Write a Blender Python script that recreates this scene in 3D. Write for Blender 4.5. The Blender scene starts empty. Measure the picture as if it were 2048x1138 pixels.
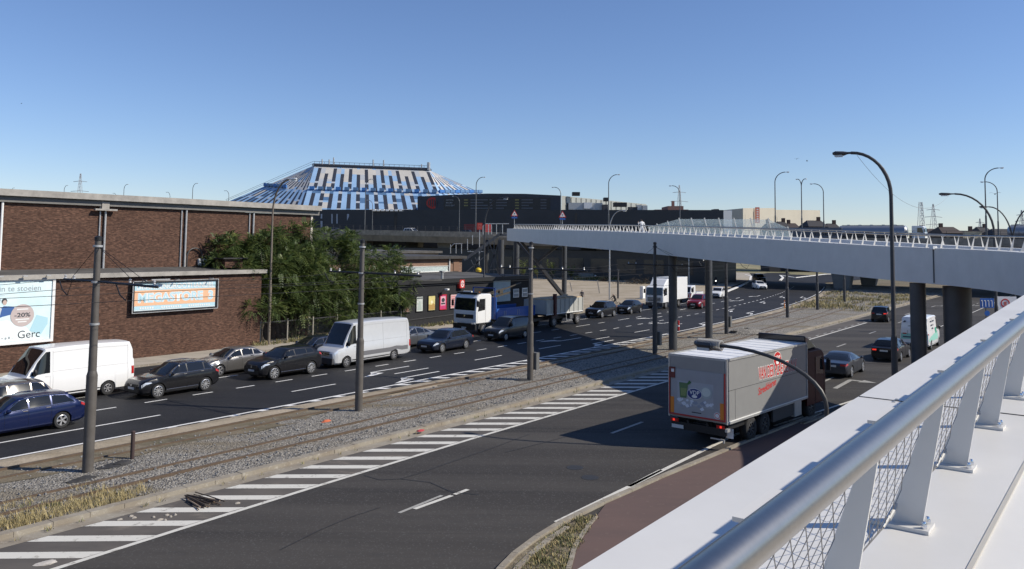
import bpy, bmesh, math, random
from mathutils import Vector, Matrix
R_ = math.radians
random.seed(7)
sc = bpy.context.scene
col = sc.collection

# ------------------------------------------------------------------ camera
F_PX, CX, PY, CAM_H, HORIZON, ROLL = 1657.0, 1024.0, 370.0, 7.8, 486.0, 0.011
pitch = math.atan((HORIZON - PY) / F_PX)
_f = Vector((0, math.cos(pitch), math.sin(pitch)))
_r = Vector((1, 0, 0))
_d = _f.cross(_r)
_c, _s = math.cos(ROLL), math.sin(ROLL)
RIGHT = _c * _r - _s * _d
DOWN = _s * _r + _c * _d
FWD = _f
CAM = Vector((0, 0, CAM_H))
cam_d = bpy.data.cameras.new('camera')
cam = bpy.data.objects.new('camera', cam_d)
col.objects.link(cam)
m = Matrix((RIGHT, -DOWN, -FWD)).transposed().to_4x4()
m.translation = CAM
cam.matrix_world = m
cam_d.sensor_width = 36.0
cam_d.lens = 36.0 * F_PX / 2048.0
cam_d.shift_y = -(569.0 - PY) / 2048.0
cam_d.clip_start = 0.05
cam_d.clip_end = 9000
sc.camera = cam

# ------------------------------------------------------------------ light
SUN_TO = Vector((1.0, -0.15, 0.79)).normalized()
world = bpy.data.worlds.new('World')
sc.world = world
world.use_nodes = True
wn = world.node_tree
sky = wn.nodes.new('ShaderNodeTexSky')
sky.sky_type = 'NISHITA'
sky.sun_disc = False
sky.sun_elevation = math.asin(SUN_TO.z)
sky.sun_rotation = math.atan2(SUN_TO.x, SUN_TO.y)
sky.altitude = 0
sky.air_density = 1.0
sky.dust_density = 0.0
sky.ozone_density = 5.0
bg = wn.nodes['Background']
bg.inputs['Strength'].default_value = 0.116
tint = wn.nodes.new('ShaderNodeMix')
tint.data_type = 'RGBA'
tint.blend_type = 'MULTIPLY'
tint.inputs['Factor'].default_value = 1.0
tint.inputs['B'].default_value = (0.97, 0.955, 1.08, 1)
wn.links.new(sky.outputs['Color'], tint.inputs['A'])
wn.links.new(tint.outputs['Result'], bg.inputs['Color'])
sun_d = bpy.data.lights.new('sun', 'SUN')
sun_d.energy = 5.0
sun_d.angle = R_(0.5)
sun_d.color = (1.0, 0.925, 0.80)
sun = bpy.data.objects.new('sun', sun_d)
sun.rotation_euler = SUN_TO.to_track_quat('Z', 'Y').to_euler()
sun.location = (60, -10, 80)
col.objects.link(sun)
sc.view_settings.view_transform = 'Standard'
sc.view_settings.look = 'None'
sc.view_settings.exposure = 0.0
sc.view_settings.gamma = 1.0
sc.cycles.max_bounces = 6
sc.cycles.glossy_bounces = 3
sc.cycles.transparent_max_bounces = 8
sc.cycles.caustics_reflective = False
sc.cycles.caustics_refractive = False

# ------------------------------------------------------------------ survey of the place
def ray(x, y):
    return RIGHT * ((x - CX) / F_PX) + DOWN * ((y - PY) / F_PX) + FWD
def gp(x, y, z=0.0):
    d = ray(x, y)
    return CAM + d * ((z - CAM_H) / d.z)
def at(x, y, Y):
    d = ray(x, y)
    return CAM + d * (Y / d.y)
UA = math.atan2(0.809, 0.588)
U = Vector((math.cos(UA), math.sin(UA), 0))
N = Vector((-U.y, U.x, 0))
A0 = Vector((-13.3, 36.1, 0))
def W(s, t, z=0.0):
    return A0 + U * s + N * t + Vector((0, 0, z))
def bend(s):
    return 0.0 if s < 40 else 0.00125 * (s - 40) ** 2
def WB(s, t, z=0.0):
    return W(s, t + bend(s), z)
def onwall(x, y, T):
    d = ray(x, y)
    k = (T - (CAM - A0).dot(N)) / d.dot(N)
    p = CAM + d * k
    return (p - A0).dot(U), p.z
def st(p):
    q = p - A0
    return q.dot(U), q.dot(N)

# ------------------------------------------------------------------ materials
MATS = {}
def lin(c):
    return c if len(c) == 4 else (c[0], c[1], c[2], 1.0)
def mat(name, c, rough=0.6, metal=0.0, var=0.0, scale=4.0, c2=None, bump=0.0, bscale=None, coat=0.0, spec=None, emit=None, detail=6):
    if name in MATS:
        return MATS[name]
    m = bpy.data.materials.new(name)
    m.use_nodes = True
    nt = m.node_tree
    b = nt.nodes['Principled BSDF']
    b.inputs['Base Color'].default_value = lin(c)
    b.inputs['Roughness'].default_value = rough
    b.inputs['Metallic'].default_value = metal
    if coat:
        b.inputs['Coat Weight'].default_value = coat
        b.inputs['Coat Roughness'].default_value = 0.04
    if spec is not None:
        b.inputs['Specular IOR Level'].default_value = spec
    if emit:
        b.inputs['Emission Color'].default_value = lin(emit[:3])
        b.inputs['Emission Strength'].default_value = emit[3]
    if var or c2 or bump:
        tc = nt.nodes.new('ShaderNodeTexCoord')
        if var or c2:
            no = nt.nodes.new('ShaderNodeTexNoise')
            no.inputs['Scale'].default_value = scale
            no.inputs['Detail'].default_value = detail
            no.inputs['Roughness'].default_value = 0.65
            nt.links.new(tc.outputs['Object'], no.inputs['Vector'])
            cr = nt.nodes.new('ShaderNodeValToRGB')
            lo = c2 if c2 else tuple(v * (1 - var) for v in c[:3])
            hi = c if c2 else tuple(min(1, v * (1 + var)) for v in c[:3])
            cr.color_ramp.elements[0].position = 0.32
            cr.color_ramp.elements[1].position = 0.68
            cr.color_ramp.elements[0].color = lin(lo)
            cr.color_ramp.elements[1].color = lin(hi)
            nt.links.new(no.outputs['Fac'], cr.inputs['Fac'])
            nt.links.new(cr.outputs['Color'], b.inputs['Base Color'])
        if bump:
            n2 = nt.nodes.new('ShaderNodeTexNoise')
            n2.inputs['Scale'].default_value = bscale or scale * 6
            n2.inputs['Detail'].default_value = 4
            nt.links.new(tc.outputs['Object'], n2.inputs['Vector'])
            bp = nt.nodes.new('ShaderNodeBump')
            bp.inputs['Strength'].default_value = bump
            bp.inputs['Distance'].default_value = 0.02
            nt.links.new(n2.outputs['Fac'], bp.inputs['Height'])
            nt.links.new(bp.outputs['Normal'], b.inputs['Normal'])
    MATS[name] = m
    return m

def layered(name, base, layers, rough=0.85, bump=None):
    """base colour, then a list of (colour, noise scale, low, high, stretch) mixed on top"""
    m = bpy.data.materials.new(name)
    m.use_nodes = True
    nt = m.node_tree
    b = nt.nodes['Principled BSDF']
    b.inputs['Roughness'].default_value = rough
    b.inputs['Specular IOR Level'].default_value = .25
    tc = nt.nodes.new('ShaderNodeTexCoord')
    cur = None
    for (c, scale, lo, hi, stretch) in layers:
        mp = nt.nodes.new('ShaderNodeMapping')
        mp.inputs['Rotation'].default_value = (0, 0, -UA)
        mp.vector_type = 'TEXTURE' if False else 'POINT'
        mp.inputs['Scale'].default_value = (stretch, 1, 1)
        nt.links.new(tc.outputs['Object'], mp.inputs['Vector'])
        if isinstance(scale, tuple):
            no = nt.nodes.new('ShaderNodeTexVoronoi')
            no.inputs['Scale'].default_value = scale[0]
            nt.links.new(mp.outputs['Vector'], no.inputs['Vector'])
            sep = nt.nodes.new('ShaderNodeSeparateColor')
            nt.links.new(no.outputs['Color'], sep.inputs['Color'])
            fac = sep.outputs['Red']
        else:
            no = nt.nodes.new('ShaderNodeTexNoise')
            no.inputs['Scale'].default_value = scale
            no.inputs['Detail'].default_value = 7
            no.inputs['Roughness'].default_value = 0.62
            nt.links.new(mp.outputs['Vector'], no.inputs['Vector'])
            fac = no.outputs['Fac']
        mr = nt.nodes.new('ShaderNodeMapRange')
        mr.inputs['From Min'].default_value = lo
        mr.inputs['From Max'].default_value = hi
        nt.links.new(fac, mr.inputs['Value'])
        mx = nt.nodes.new('ShaderNodeMix')
        mx.data_type = 'RGBA'
        mx.inputs['A'].default_value = lin(base)
        mx.inputs['B'].default_value = lin(c)
        if cur is not None:
            nt.links.new(cur, mx.inputs['A'])
        nt.links.new(mr.outputs['Result'], mx.inputs['Factor'])
        cur = mx.outputs['Result']
    nt.links.new(cur, b.inputs['Base Color'])
    if bump:
        kind, scale, strength, dist = bump
        if kind == 'v':
            n2 = nt.nodes.new('ShaderNodeTexVoronoi')
            out = 'Distance'
        else:
            n2 = nt.nodes.new('ShaderNodeTexNoise')
            n2.inputs['Detail'].default_value = 5
            out = 'Fac'
        n2.inputs['Scale'].default_value = scale
        nt.links.new(tc.outputs['Object'], n2.inputs['Vector'])
        bp = nt.nodes.new('ShaderNodeBump')
        bp.inputs['Strength'].default_value = strength
        bp.inputs['Distance'].default_value = dist
        bp.invert = (kind == 'v')
        nt.links.new(n2.outputs[out], bp.inputs['Height'])
        nt.links.new(bp.outputs['Normal'], b.inputs['Normal'])
    MATS[name] = m
    return m

def brick_mat(name, c1, c2, mortar, scale=1.0, dark=0.6):
    """running bond; local x along the wall, z up"""
    m = bpy.data.materials.new(name)
    m.use_nodes = True
    nt = m.node_tree
    b = nt.nodes['Principled BSDF']
    b.inputs['Roughness'].default_value = 0.9
    b.inputs['Specular IOR Level'].default_value = .2
    tc = nt.nodes.new('ShaderNodeTexCoord')
    sx = nt.nodes.new('ShaderNodeSeparateXYZ')
    nt.links.new(tc.outputs['Object'], sx.inputs[0])
    ad = nt.nodes.new('ShaderNodeMath'); ad.operation = 'ADD'
    nt.links.new(sx.outputs['X'], ad.inputs[0]); nt.links.new(sx.outputs['Y'], ad.inputs[1])
    cb = nt.nodes.new('ShaderNodeCombineXYZ')
    nt.links.new(ad.outputs[0], cb.inputs['X']); nt.links.new(sx.outputs['Z'], cb.inputs['Y'])
    br = nt.nodes.new('ShaderNodeTexBrick')
    br.inputs['Scale'].default_value = scale
    br.inputs['Color1'].default_value = lin(c1)
    br.inputs['Color2'].default_value = lin(c2)
    br.inputs['Mortar'].default_value = lin(mortar)
    br.inputs['Brick Width'].default_value = 0.24
    br.inputs['Row Height'].default_value = 0.075
    br.inputs['Mortar Size'].default_value = 0.008
    br.inputs['Bias'].default_value = -0.2
    nt.links.new(cb.outputs[0], br.inputs['Vector'])
    # patches of different firing, in short courses
    mp = nt.nodes.new('ShaderNodeMapping')
    mp.inputs['Scale'].default_value = (4.2, 13.3, 1)
    nt.links.new(cb.outputs[0], mp.inputs['Vector'])
    no = nt.nodes.new('ShaderNodeTexNoise'); no.inputs['Scale'].default_value = 1.2; no.inputs['Detail'].default_value = 8
    nt.links.new(mp.outputs[0], no.inputs['Vector'])
    mr = nt.nodes.new('ShaderNodeMapRange')
    mr.inputs['From Min'].default_value = 0.3; mr.inputs['From Max'].default_value = 0.72
    mr.inputs['To Min'].default_value = dark; mr.inputs['To Max'].default_value = 1.45
    nt.links.new(no.outputs['Fac'], mr.inputs['Value'])
    n3 = nt.nodes.new('ShaderNodeTexNoise'); n3.inputs['Scale'].default_value = 0.25; n3.inputs['Detail'].default_value = 3
    nt.links.new(cb.outputs[0], n3.inputs['Vector'])
    m3 = nt.nodes.new('ShaderNodeMapRange')
    m3.inputs['To Min'].default_value = 0.72; m3.inputs['To Max'].default_value = 1.28
    nt.links.new(n3.outputs['Fac'], m3.inputs['Value'])
    mu = nt.nodes.new('ShaderNodeMath'); mu.operation = 'MULTIPLY'
    nt.links.new(mr.outputs[0], mu.inputs[0]); nt.links.new(m3.outputs[0], mu.inputs[1])
    mx = nt.nodes.new('ShaderNodeMix'); mx.data_type = 'RGBA'; mx.blend_type = 'MULTIPLY'
    mx.inputs['Factor'].default_value = 1.0
    nt.links.new(br.outputs['Color'], mx.inputs['A'])
    nt.links.new(mu.outputs[0], mx.inputs['B'])
    nt.links.new(mx.outputs['Result'], b.inputs['Base Color'])
    MATS[name] = m
    return m

M_ASPH_NEW = layered('asphalt_new', (0.018, 0.018, 0.020), [((0.030, 0.030, 0.032), 0.5, 0.35, 0.7, 0.12), ((0.012, 0.012, 0.013), 6.0, 0.5, 0.8, 1.0), ((0.05, 0.05, 0.05), (38.0,), 0.93, 0.96, 1.0)], 0.72, ('n', 60, 0.25, 0.01))
M_ASPH_OLD = layered('asphalt_old', (0.046, 0.042, 0.039), [((0.070, 0.064, 0.058), 0.35, 0.42, 0.62, 0.06), ((0.030, 0.028, 0.027), 0.6, 0.54, 0.68, 0.03), ((0.090, 0.087, 0.082), (30.0,), 0.9, 0.96, 1.0), ((0.05, 0.048, 0.046), 3.0, 0.55, 0.8, 0.4)], 0.85, ('n', 50, 0.3, 0.01))
M_HATCH = layered('asphalt_dusty', (0.125, 0.112, 0.100), [((0.088, 0.080, 0.074), 0.8, 0.35, 0.6, 0.4), ((0.23, 0.20, 0.165), 1.3, 0.58, 0.78, 0.6)], 0.9, ('n', 45, 0.3, 0.01))
M_GRAVEL = layered('gravel', (0.30, 0.277, 0.24), [((0.12, 0.112, 0.10), (15.0,), 0.25, 0.75, 1.0), ((0.42, 0.395, 0.35), (21.0,), 0.72, 0.9, 1.0), ((0.21, 0.175, 0.12), 0.30, 0.52, 0.68, 0.25)], 0.95, ('v', 15.0, 1.0, 0.06))
M_SAND = layered('dry_dirt', (0.40, 0.34, 0.26), [((0.29, 0.24, 0.17), 0.35, 0.42, 0.62, 0.6), ((0.17, 0.14, 0.09), 1.7, 0.55, 0.8, 0.7), ((0.42, 0.37, 0.29), 5.0, 0.58, 0.75, 1.0)], 0.95, ('n', 9, 0.6, 0.06))
M_VERGE = layered('verge_soil', (0.20, 0.165, 0.115), [((0.12, 0.105, 0.07), 0.6, 0.42, 0.62, 0.3), ((0.30, 0.27, 0.21), 3.0, 0.55, 0.75, 0.6), ((0.10, 0.10, 0.05), 1.1, 0.58, 0.75, 0.4)], 0.95, ('n', 14, 0.8, 0.06))
M_PAVE = layered('pavement_concrete', (0.40, 0.36, 0.30), [((0.32, 0.29, 0.24), 0.8, 0.4, 0.65, 0.5), ((0.46, 0.43, 0.37), 4.0, 0.55, 0.8, 1.0)], 0.9, ('n', 30, 0.3, 0.01))
M_KERB = layered('kerb_concrete', (0.30, 0.27, 0.22), [((0.24, 0.205, 0.16), 1.2, 0.42, 0.66, 0.5), ((0.46, 0.43, 0.37), 7.0, 0.55, 0.8, 1.0)], 0.9, ('n', 25, 0.4, 0.015))
M_CYCLE = layered('cycle_path_red', (0.135, 0.092, 0.082), [((0.115, 0.082, 0.075), 0.7, 0.4, 0.65, 0.3), ((0.17, 0.125, 0.11), 5.0, 0.6, 0.8, 1.0)], 0.9, ('n', 50, 0.25, 0.01))
M_LAND = layered('far_ground', (0.19, 0.18, 0.11), [((0.30, 0.26, 0.16), 0.05, 0.42, 0.6, 1.0), ((0.10, 0.115, 0.05), 0.13, 0.5, 0.7, 1.0)], 0.95)
def worn_paint(name, c, wear):
    m = bpy.data.materials.new(name); m.use_nodes = True
    nt = m.node_tree; b = nt.nodes['Principled BSDF']; b.inputs['Roughness'].default_value = 0.7
    tc = nt.nodes.new('ShaderNodeTexCoord')
    no = nt.nodes.new('ShaderNodeTexNoise'); no.inputs['Scale'].default_value = 3.5; no.inputs['Detail'].default_value = 9; no.inputs['Roughness'].default_value = 0.72
    nt.links.new(tc.outputs['Object'], no.inputs['Vector'])
    cr = nt.nodes.new('ShaderNodeValToRGB')
    cr.color_ramp.elements[0].position = wear; cr.color_ramp.elements[0].color = (c[0] * .4, c[1] * .38, c[2] * .36, 1)
    cr.color_ramp.elements[1].position = wear + .12; cr.color_ramp.elements[1].color = lin(c)
    nt.links.new(no.outputs['Fac'], cr.inputs['Fac']); nt.links.new(cr.outputs['Color'], b.inputs['Base Color'])
    MATS[name] = m
    return m
M_PAINT = worn_paint('road_paint', (0.74, 0.73, 0.70), 0.22)
M_PAINT_OLD = worn_paint('road_paint_worn', (0.62, 0.60, 0.54), 0.33)
M_PAINT_GREY = worn_paint('road_paint_faded', (0.36, 0.35, 0.32), 0.34)
M_BRICK = brick_mat('brick_purple', (0.082, 0.042, 0.030), (0.165, 0.088, 0.060), (0.068, 0.052, 0.042), dark=0.5)
M_BRICK2 = brick_mat('brick_orange', (0.20, 0.125, 0.09), (0.26, 0.165, 0.12), (0.18, 0.135, 0.11), dark=0.75)
M_BLACKBRICK = brick_mat('brick_black_paint', (0.026, 0.027, 0.030), (0.032, 0.033, 0.036), (0.020, 0.020, 0.022), dark=0.8)
M_CONC = mat('concrete', (0.34, 0.32, 0.29), 0.9, var=0.22, scale=1.5, bump=0.2)
M_CONC_DK = mat('concrete_weathered', (0.36, 0.32, 0.26), 0.9, c2=(0.19, 0.17, 0.14), scale=0.9, bump=0.2)
M_ROOF = mat('bitumen_roof', (0.085, 0.082, 0.078), 0.9, var=0.3, scale=0.8)
M_ROOF_DK = mat('bitumen_roof_dark', (0.045, 0.044, 0.044), 0.9, var=0.3, scale=0.8)
M_WHITE_STEEL = mat('white_painted_steel', (0.68, 0.665, 0.63), 0.45, c2=(0.62, 0.605, 0.57), scale=1.3, detail=9)
M_DECK = mat('cream_deck', (0.52, 0.49, 0.43), 0.6, c2=(0.47, 0.445, 0.39), scale=3.0, bump=0.05)
M_GREY_STEEL = mat('grey_steel', (0.11, 0.115, 0.12), 0.5, 0.2, var=0.15, scale=3)
M_LIGHT_STEEL = mat('galvanised_steel', (0.48, 0.48, 0.47), 0.45, 0.5, var=0.12, scale=5)
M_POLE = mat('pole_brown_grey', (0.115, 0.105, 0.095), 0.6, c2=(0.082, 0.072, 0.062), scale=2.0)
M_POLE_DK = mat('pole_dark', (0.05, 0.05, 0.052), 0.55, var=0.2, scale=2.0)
M_RUST = mat('rusty_steel', (0.145, 0.075, 0.038), 0.85, c2=(0.085, 0.048, 0.03), scale=5)
M_RAIL = mat('rail_rust', (0.13, 0.09, 0.06), 0.5, c2=(0.09, 0.065, 0.045), scale=4)
M_BLACK = mat('black_plastic', (0.014, 0.014, 0.015), 0.5)
M_RUBBER = mat('tyre_rubber', (0.022, 0.022, 0.023), 0.85)
M_DKGREY = mat('dark_grey_plastic', (0.05, 0.05, 0.053), 0.6)
M_GLASS = mat('vehicle_glass', (0.012, 0.014, 0.016), 0.04, spec=0.7)
M_RIM = mat('alloy_rim', (0.62, 0.62, 0.63), 0.28, 0.75)
M_STEELRIM = mat('steel_rim', (0.30, 0.30, 0.31), 0.5, 0.4)
M_CHROME = mat('chrome', (0.75, 0.75, 0.76), 0.12, 1.0)
M_BRUSHED = mat('brushed_steel', (0.37, 0.345, 0.31), 0.31, 1.0, var=0.05, scale=60)
M_LAMPGLASS = mat('headlamp_glass', (0.75, 0.78, 0.80), 0.08, 0.3)
M_TAIL = mat('tail_lamp', (0.42, 0.018, 0.015), 0.2, coat=0.6)
M_BRAKE = mat('lit_brake_lamp', (0.6, 0.02, 0.02), 0.2, emit=(1.0, 0.05, 0.03, .8))
M_PLATE = mat('number_plate', (0.62, 0.62, 0.60), 0.5)
M_WHITEPAINT = mat('white_vehicle_paint', (0.80, 0.80, 0.79), 0.30, coat=0.5, var=0.02, scale=2)
M_RED = mat('red_paint', (0.50, 0.025, 0.020), 0.5)
M_ORANGE = mat('orange_paint', (0.75, 0.24, 0.03), 0.5)
M_BLUE = mat('blue_paint', (0.02, 0.10, 0.38), 0.45, coat=0.3)
M_YELLOW = mat('yellow_paint', (0.72, 0.52, 0.03), 0.6)
M_WHITE = mat('white_matt', (0.78, 0.78, 0.76), 0.7)
M_DARKHOLE = mat('dark_interior', (0.008, 0.008, 0.009), 0.9)

# ------------------------------------------------------------------ mesh building
class MB:
    def __init__(self):
        self.v = []; self.f = []; self.m = []; self.sm = []
    def add(self, verts, faces, mi=0, smooth=False):
        o = len(self.v)
        self.v += [tuple(p) for p in verts]
        for f in faces:
            self.f.append([i + o for i in f]); self.m.append(mi); self.sm.append(smooth)
        return self
    def quad(self, a, b, c, d, mi=0):
        return self.add([a, b, c, d], [(0, 1, 2, 3)], mi)
    def poly(self, pts, mi=0):
        return self.add(pts, [tuple(range(len(pts)))], mi)
    def hexa(self, p, mi=0):
        """8 corners: bottom ring 0-3 (ccw seen from above), top ring 4-7"""
        return self.add(p, [(3, 2, 1, 0), (4, 5, 6, 7), (0, 1, 5, 4), (1, 2, 6, 5), (2, 3, 7, 6), (3, 0, 4, 7)], mi)
    def box(self, c, s, mi=0, rz=0.0, M=None):
        hx, hy, hz = s[0] / 2, s[1] / 2, s[2] / 2
        p = [Vector((x, y, z)) for z in (-hz, hz) for (x, y) in ((-hx, -hy), (hx, -hy), (hx, hy), (-hx, hy))]
        rot = M if M is not None else Matrix.Rotation(rz, 3, 'Z')
        c = Vector(c)
        return self.hexa([rot @ q + c for q in p], mi)
    def beam(self, a, b, w, h, mi=0, up=Vector((0, 0, 1))):
        a = Vector(a); b = Vector(b); d = (b - a).normalized()
        x = d.cross(up)
        if x.length < 1e-4:
            x = d.cross(Vector((1, 0, 0)))
        x.normalize(); y = x.cross(d).normalized()
        o = [(-w / 2, -h / 2), (w / 2, -h / 2), (w / 2, h / 2), (-w / 2, h / 2)]
        return self.hexa([a + x * i + y * j for i, j in o] + [b + x * i + y * j for i, j in o], mi)
    def tube(self, path, r, n=8, mi=0, caps=True):
        path = [Vector(p) for p in path]
        rs = r if isinstance(r, (list, tuple)) else [r] * len(path)
        rings = []
        prev = None
        for i, p in enumerate(path):
            d = (path[min(i + 1, len(path) - 1)] - path[max(i - 1, 0)]).normalized()
            ref = prev if prev is not None else (Vector((0, 0, 1)) if abs(d.z) < 0.9 else Vector((1, 0, 0)))
            x = ref - d * ref.dot(d)
            if x.length < 1e-4:
                x = d.orthogonal()
            x.normalize(); prev = x
            y = d.cross(x)
            rings.append([p + (x * math.cos(2 * math.pi * k / n) + y * math.sin(2 * math.pi * k / n)) * rs[i] for k in range(n)])
        vs = [q for g in rings for q in g]
        fs = []
        for i in range(len(path) - 1):
            for k in range(n):
                a = i * n + k; b = i * n + (k + 1) % n
                fs.append((a, b, b + n, a + n))
        self.add(vs, fs, mi, True)
        if caps:
            self.add(rings[0], [tuple(reversed(range(n)))], mi)
            self.add(rings[-1], [tuple(range(n))], mi)
        return self
    def cyl(self, c, r, h, n=16, mi=0, r2=None, axis='z'):
        c = Vector(c)
        ax = {'x': Vector((1, 0, 0)), 'y': Vector((0, 1, 0)), 'z': Vector((0, 0, 1))}[axis]
        return self.tube([c, c + ax * h], [r, r if r2 is None else r2], n, mi)
    def lathe(self, prof, n=16, mi=0, M=None):
        """prof: list of (radius, height); axis local z, M 4x4"""
        vs = []
        for (r, h) in prof:
            for k in range(n):
                p = Vector((r * math.cos(2 * math.pi * k / n), r * math.sin(2 * math.pi * k / n), h))
                vs.append(M @ p if M is not None else p)
        fs = []
        for i in range(len(prof) - 1):
            for k in range(n):
                a = i * n + k; b = i * n + (k + 1) % n
                fs.append((a, b, b + n, a + n))
        return self.add(vs, fs, mi, True)
    def prism(self, poly, d, mi=0):
        """planar polygon extruded along vector d"""
        k = len(poly); poly = [Vector(p) for p in poly]; d = Vector(d)
        vs = poly + [p + d for p in poly]
        fs = [tuple(reversed(range(k))), tuple(range(k, 2 * k))] + [(i, (i + 1) % k, (i + 1) % k + k, i + k) for i in range(k)]
        return self.add(vs, fs, mi)
    def build(self, name, mats, parent=None, sharp=35, bevel=0.0, recalc=True):
        me = bpy.data.meshes.new(name)
        me.from_pydata(self.v, [], self.f)
        if not isinstance(mats, (list, tuple)):
            mats = [mats]
        for mm in mats:
            me.materials.append(mm)
        me.polygons.foreach_set('material_index', self.m)
        me.polygons.foreach_set('use_smooth', self.sm)
        if recalc:
            bm = bmesh.new(); bm.from_mesh(me)
            bmesh.ops.recalc_face_normals(bm, faces=bm.faces)
            bm.to_mesh(me); bm.free()
        if any(self.sm):
            me.set_sharp_from_angle(angle=R_(sharp))
        me.update()
        o = bpy.data.objects.new(name, me)
        col.objects.link(o)
        if parent is not None:
            o.parent = parent
        if bevel:
            b = o.modifiers.new('bevel', 'BEVEL'); b.width = bevel; b.segments = 2; b.limit_method = 'ANGLE'; b.angle_limit = R_(40)
        return o

def tag(o, label=None, cat=None, group=None, kind=None):
    if label: o['label'] = label
    if cat: o['category'] = cat
    if group: o['group'] = group
    if kind: o['kind'] = kind
    return o
def thing(name, label, cat, loc=(0, 0, 0), rz=0.0, group=None):
    o = bpy.data.objects.new(name, None)
    o.empty_display_size = 0.3
    o.location = loc; o.rotation_euler = (0, 0, rz)
    col.objects.link(o)
    return tag(o, label, cat, group)
def kids(o):
    return [c for c in bpy.data.objects if c.parent == o]
def copy_tree(o, parent=None):
    c = o.copy(); col.objects.link(c); c.parent = parent
    for ch in list(o.children):
        copy_tree(ch, c)
    return c
def struct(o):
    o['kind'] = 'structure'
    return o
_tx = {}
def text_mesh(s, bold=0.0, shear=0.0, res=3):
    cu = bpy.data.curves.new('lettering', 'FONT')
    cu.body = s; cu.size = 1.0; cu.offset = bold; cu.shear = shear; cu.resolution_u = res
    o = bpy.data.objects.new('lettering', cu)
    col.objects.link(o)
    dg = bpy.context.evaluated_depsgraph_get()
    me = bpy.data.meshes.new_from_object(o.evaluated_get(dg))
    bpy.data.objects.remove(o); bpy.data.curves.remove(cu)
    return me
def text(s, M, w, h, mt, parent=None, name='lettering', bold=0.0, shear=0.0):
    """lettering of width w, height h; lower-left corner at the origin of M (4x4), local x along, local y up"""
    me = text_mesh(s, bold, shear)
    xs = [v.co.x for v in me.vertices]; ys = [v.co.y for v in me.vertices]
    x0, x1, y0, y1 = min(xs), max(xs), min(ys), max(ys)
    for v in me.vertices:
        p = Vector(((v.co.x - x0) / (x1 - x0) * w, (v.co.y - y0) / (y1 - y0) * h, 0))
        v.co = M @ p
    me.materials.clear(); me.materials.append(mt)
    for pl in me.polygons:
        pl.material_index = 0
    o = bpy.data.objects.new(name, me); col.objects.link(o)
    if parent is not None: o.parent = parent
    return o
def frame_m(o, x, y):
    """4x4 from origin and the two in-plane axes"""
    o = Vector(o); x = Vector(x).normalized(); y = Vector(y).normalized(); z = x.cross(y)
    mm = Matrix((x, y, z)).transposed().to_4x4(); mm.translation = o
    return mm
# ================================================================== GROUND AND ROADS
def strip(name, mt, left, right, z, parent=None):
    """sheet between two polylines (lists of world points, same length)"""
    b = MB()
    vs = [Vector((p.x, p.y, z)) for p in left] + [Vector((p.x, p.y, z)) for p in right]
    k = len(left)
    b.add(vs, [(i, i + 1, k + i + 1, k + i) for i in range(k - 1)])
    o = b.build(name, mt, parent)
    for p in o.data.polygons:
        if p.normal.z < 0: p.flip()
    return o
def rng(a, b, step):
    k = max(1, int(round((b - a) / step)))
    return [a + (b - a) * i / k for i in range(k + 1)]
b = MB(); b.quad((-3500, -600, -.12), (3500, -600, -.12), (3500, 6500, -.12), (-3500, 6500, -.12))
struct(b.build('ground', M_LAND))
# broad dusty apron under everything near
S = rng(-60, 190, 5)
struct(strip('dirt_apron', M_VERGE, [WB(s, 70) for s in S], [W(s, -60) for s in S], -.05))
SL = rng(-60, 210, 3)
def edge_w(s):
    if s < -4: return 0.0
    if s < 8: return 0.32 * (s + 4) / 12
    if s < 24: return 0.32 + 0.75 * (s - 8) / 16
    if s < 34: return 1.07
    if s < 52: return 1.07 - .85 * (s - 34) / 18
    return 0.2
left_road = struct(strip('left_road', M_ASPH_NEW, [WB(s, 16.4) for s in SL], [WB(s, -edge_w(s) - .12) for s in SL], 0.0))
# far side branch of the left road, beyond the viaduct
def edgeR(s):
    if s < 10: return -19.45
    if s < 34: return -19.45 - 3.4 * (s - 10) / 24
    return -22.85
SR = rng(-60, 210, 3)
right_road = struct(strip('right_road', M_ASPH_OLD, [W(s, -9.0) for s in SR], [W(s, edgeR(s) - .25) for s in SR], -0.004))
SH = rng(-60, 75, 3)
struct(strip('hatched_margin', M_HATCH, [W(s, -8.95) for s in SH], [W(s, -11.0 if s > 5 else -11.0 - (5 - s) * .03) for s in SH], 0.0))
# markings -----------------------------------------------------------
def mark_quad(b, pts, z=.005):
    vs = [Vector((p.x, p.y, z)) for p in pts]
    n = (vs[1] - vs[0]).cross(vs[2] - vs[0])
    b.poly(vs if n.z > 0 else vs[::-1])
def line(b, s0, s1, t, w=.13, fn=WB, step=3):
    xs = rng(s0, s1, step)
    for i in range(len(xs) - 1):
        mark_quad(b, [fn(xs[i], t - w / 2), fn(xs[i + 1], t - w / 2), fn(xs[i + 1], t + w / 2), fn(xs[i], t + w / 2)])
def pline(b, p0, p1, w=.14):
    a = gp(*p0); c = gp(*p1); d = (c - a).normalized(); q = Vector((-d.y, d.x, 0)) * w / 2
    mark_quad(b, [a - q, c - q, c + q, a + q])
b = MB()
XV = Vector((1, 0.05, 0))
def tx_stripe(b, fn, s, t0, t1, w, step=None):
    """stripe running along world X from the line t0 to the line t1, w measured in depth"""
    p = fn(s, t0)
    L = (t0 - t1) / 0.809
    a = p; c = p + XV * L
    q = U * (w / .809)
    mark_quad(b, [a, c, c + q, a + q])
line(b, -60, 145, 0.08, .16)
s = -9.0
while s < 46:
    w = edge_w(s + .4)
    if w > .06:
        tx_stripe(b, WB, s, 0.0, -w, .34)
    s += 1.5
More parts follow.
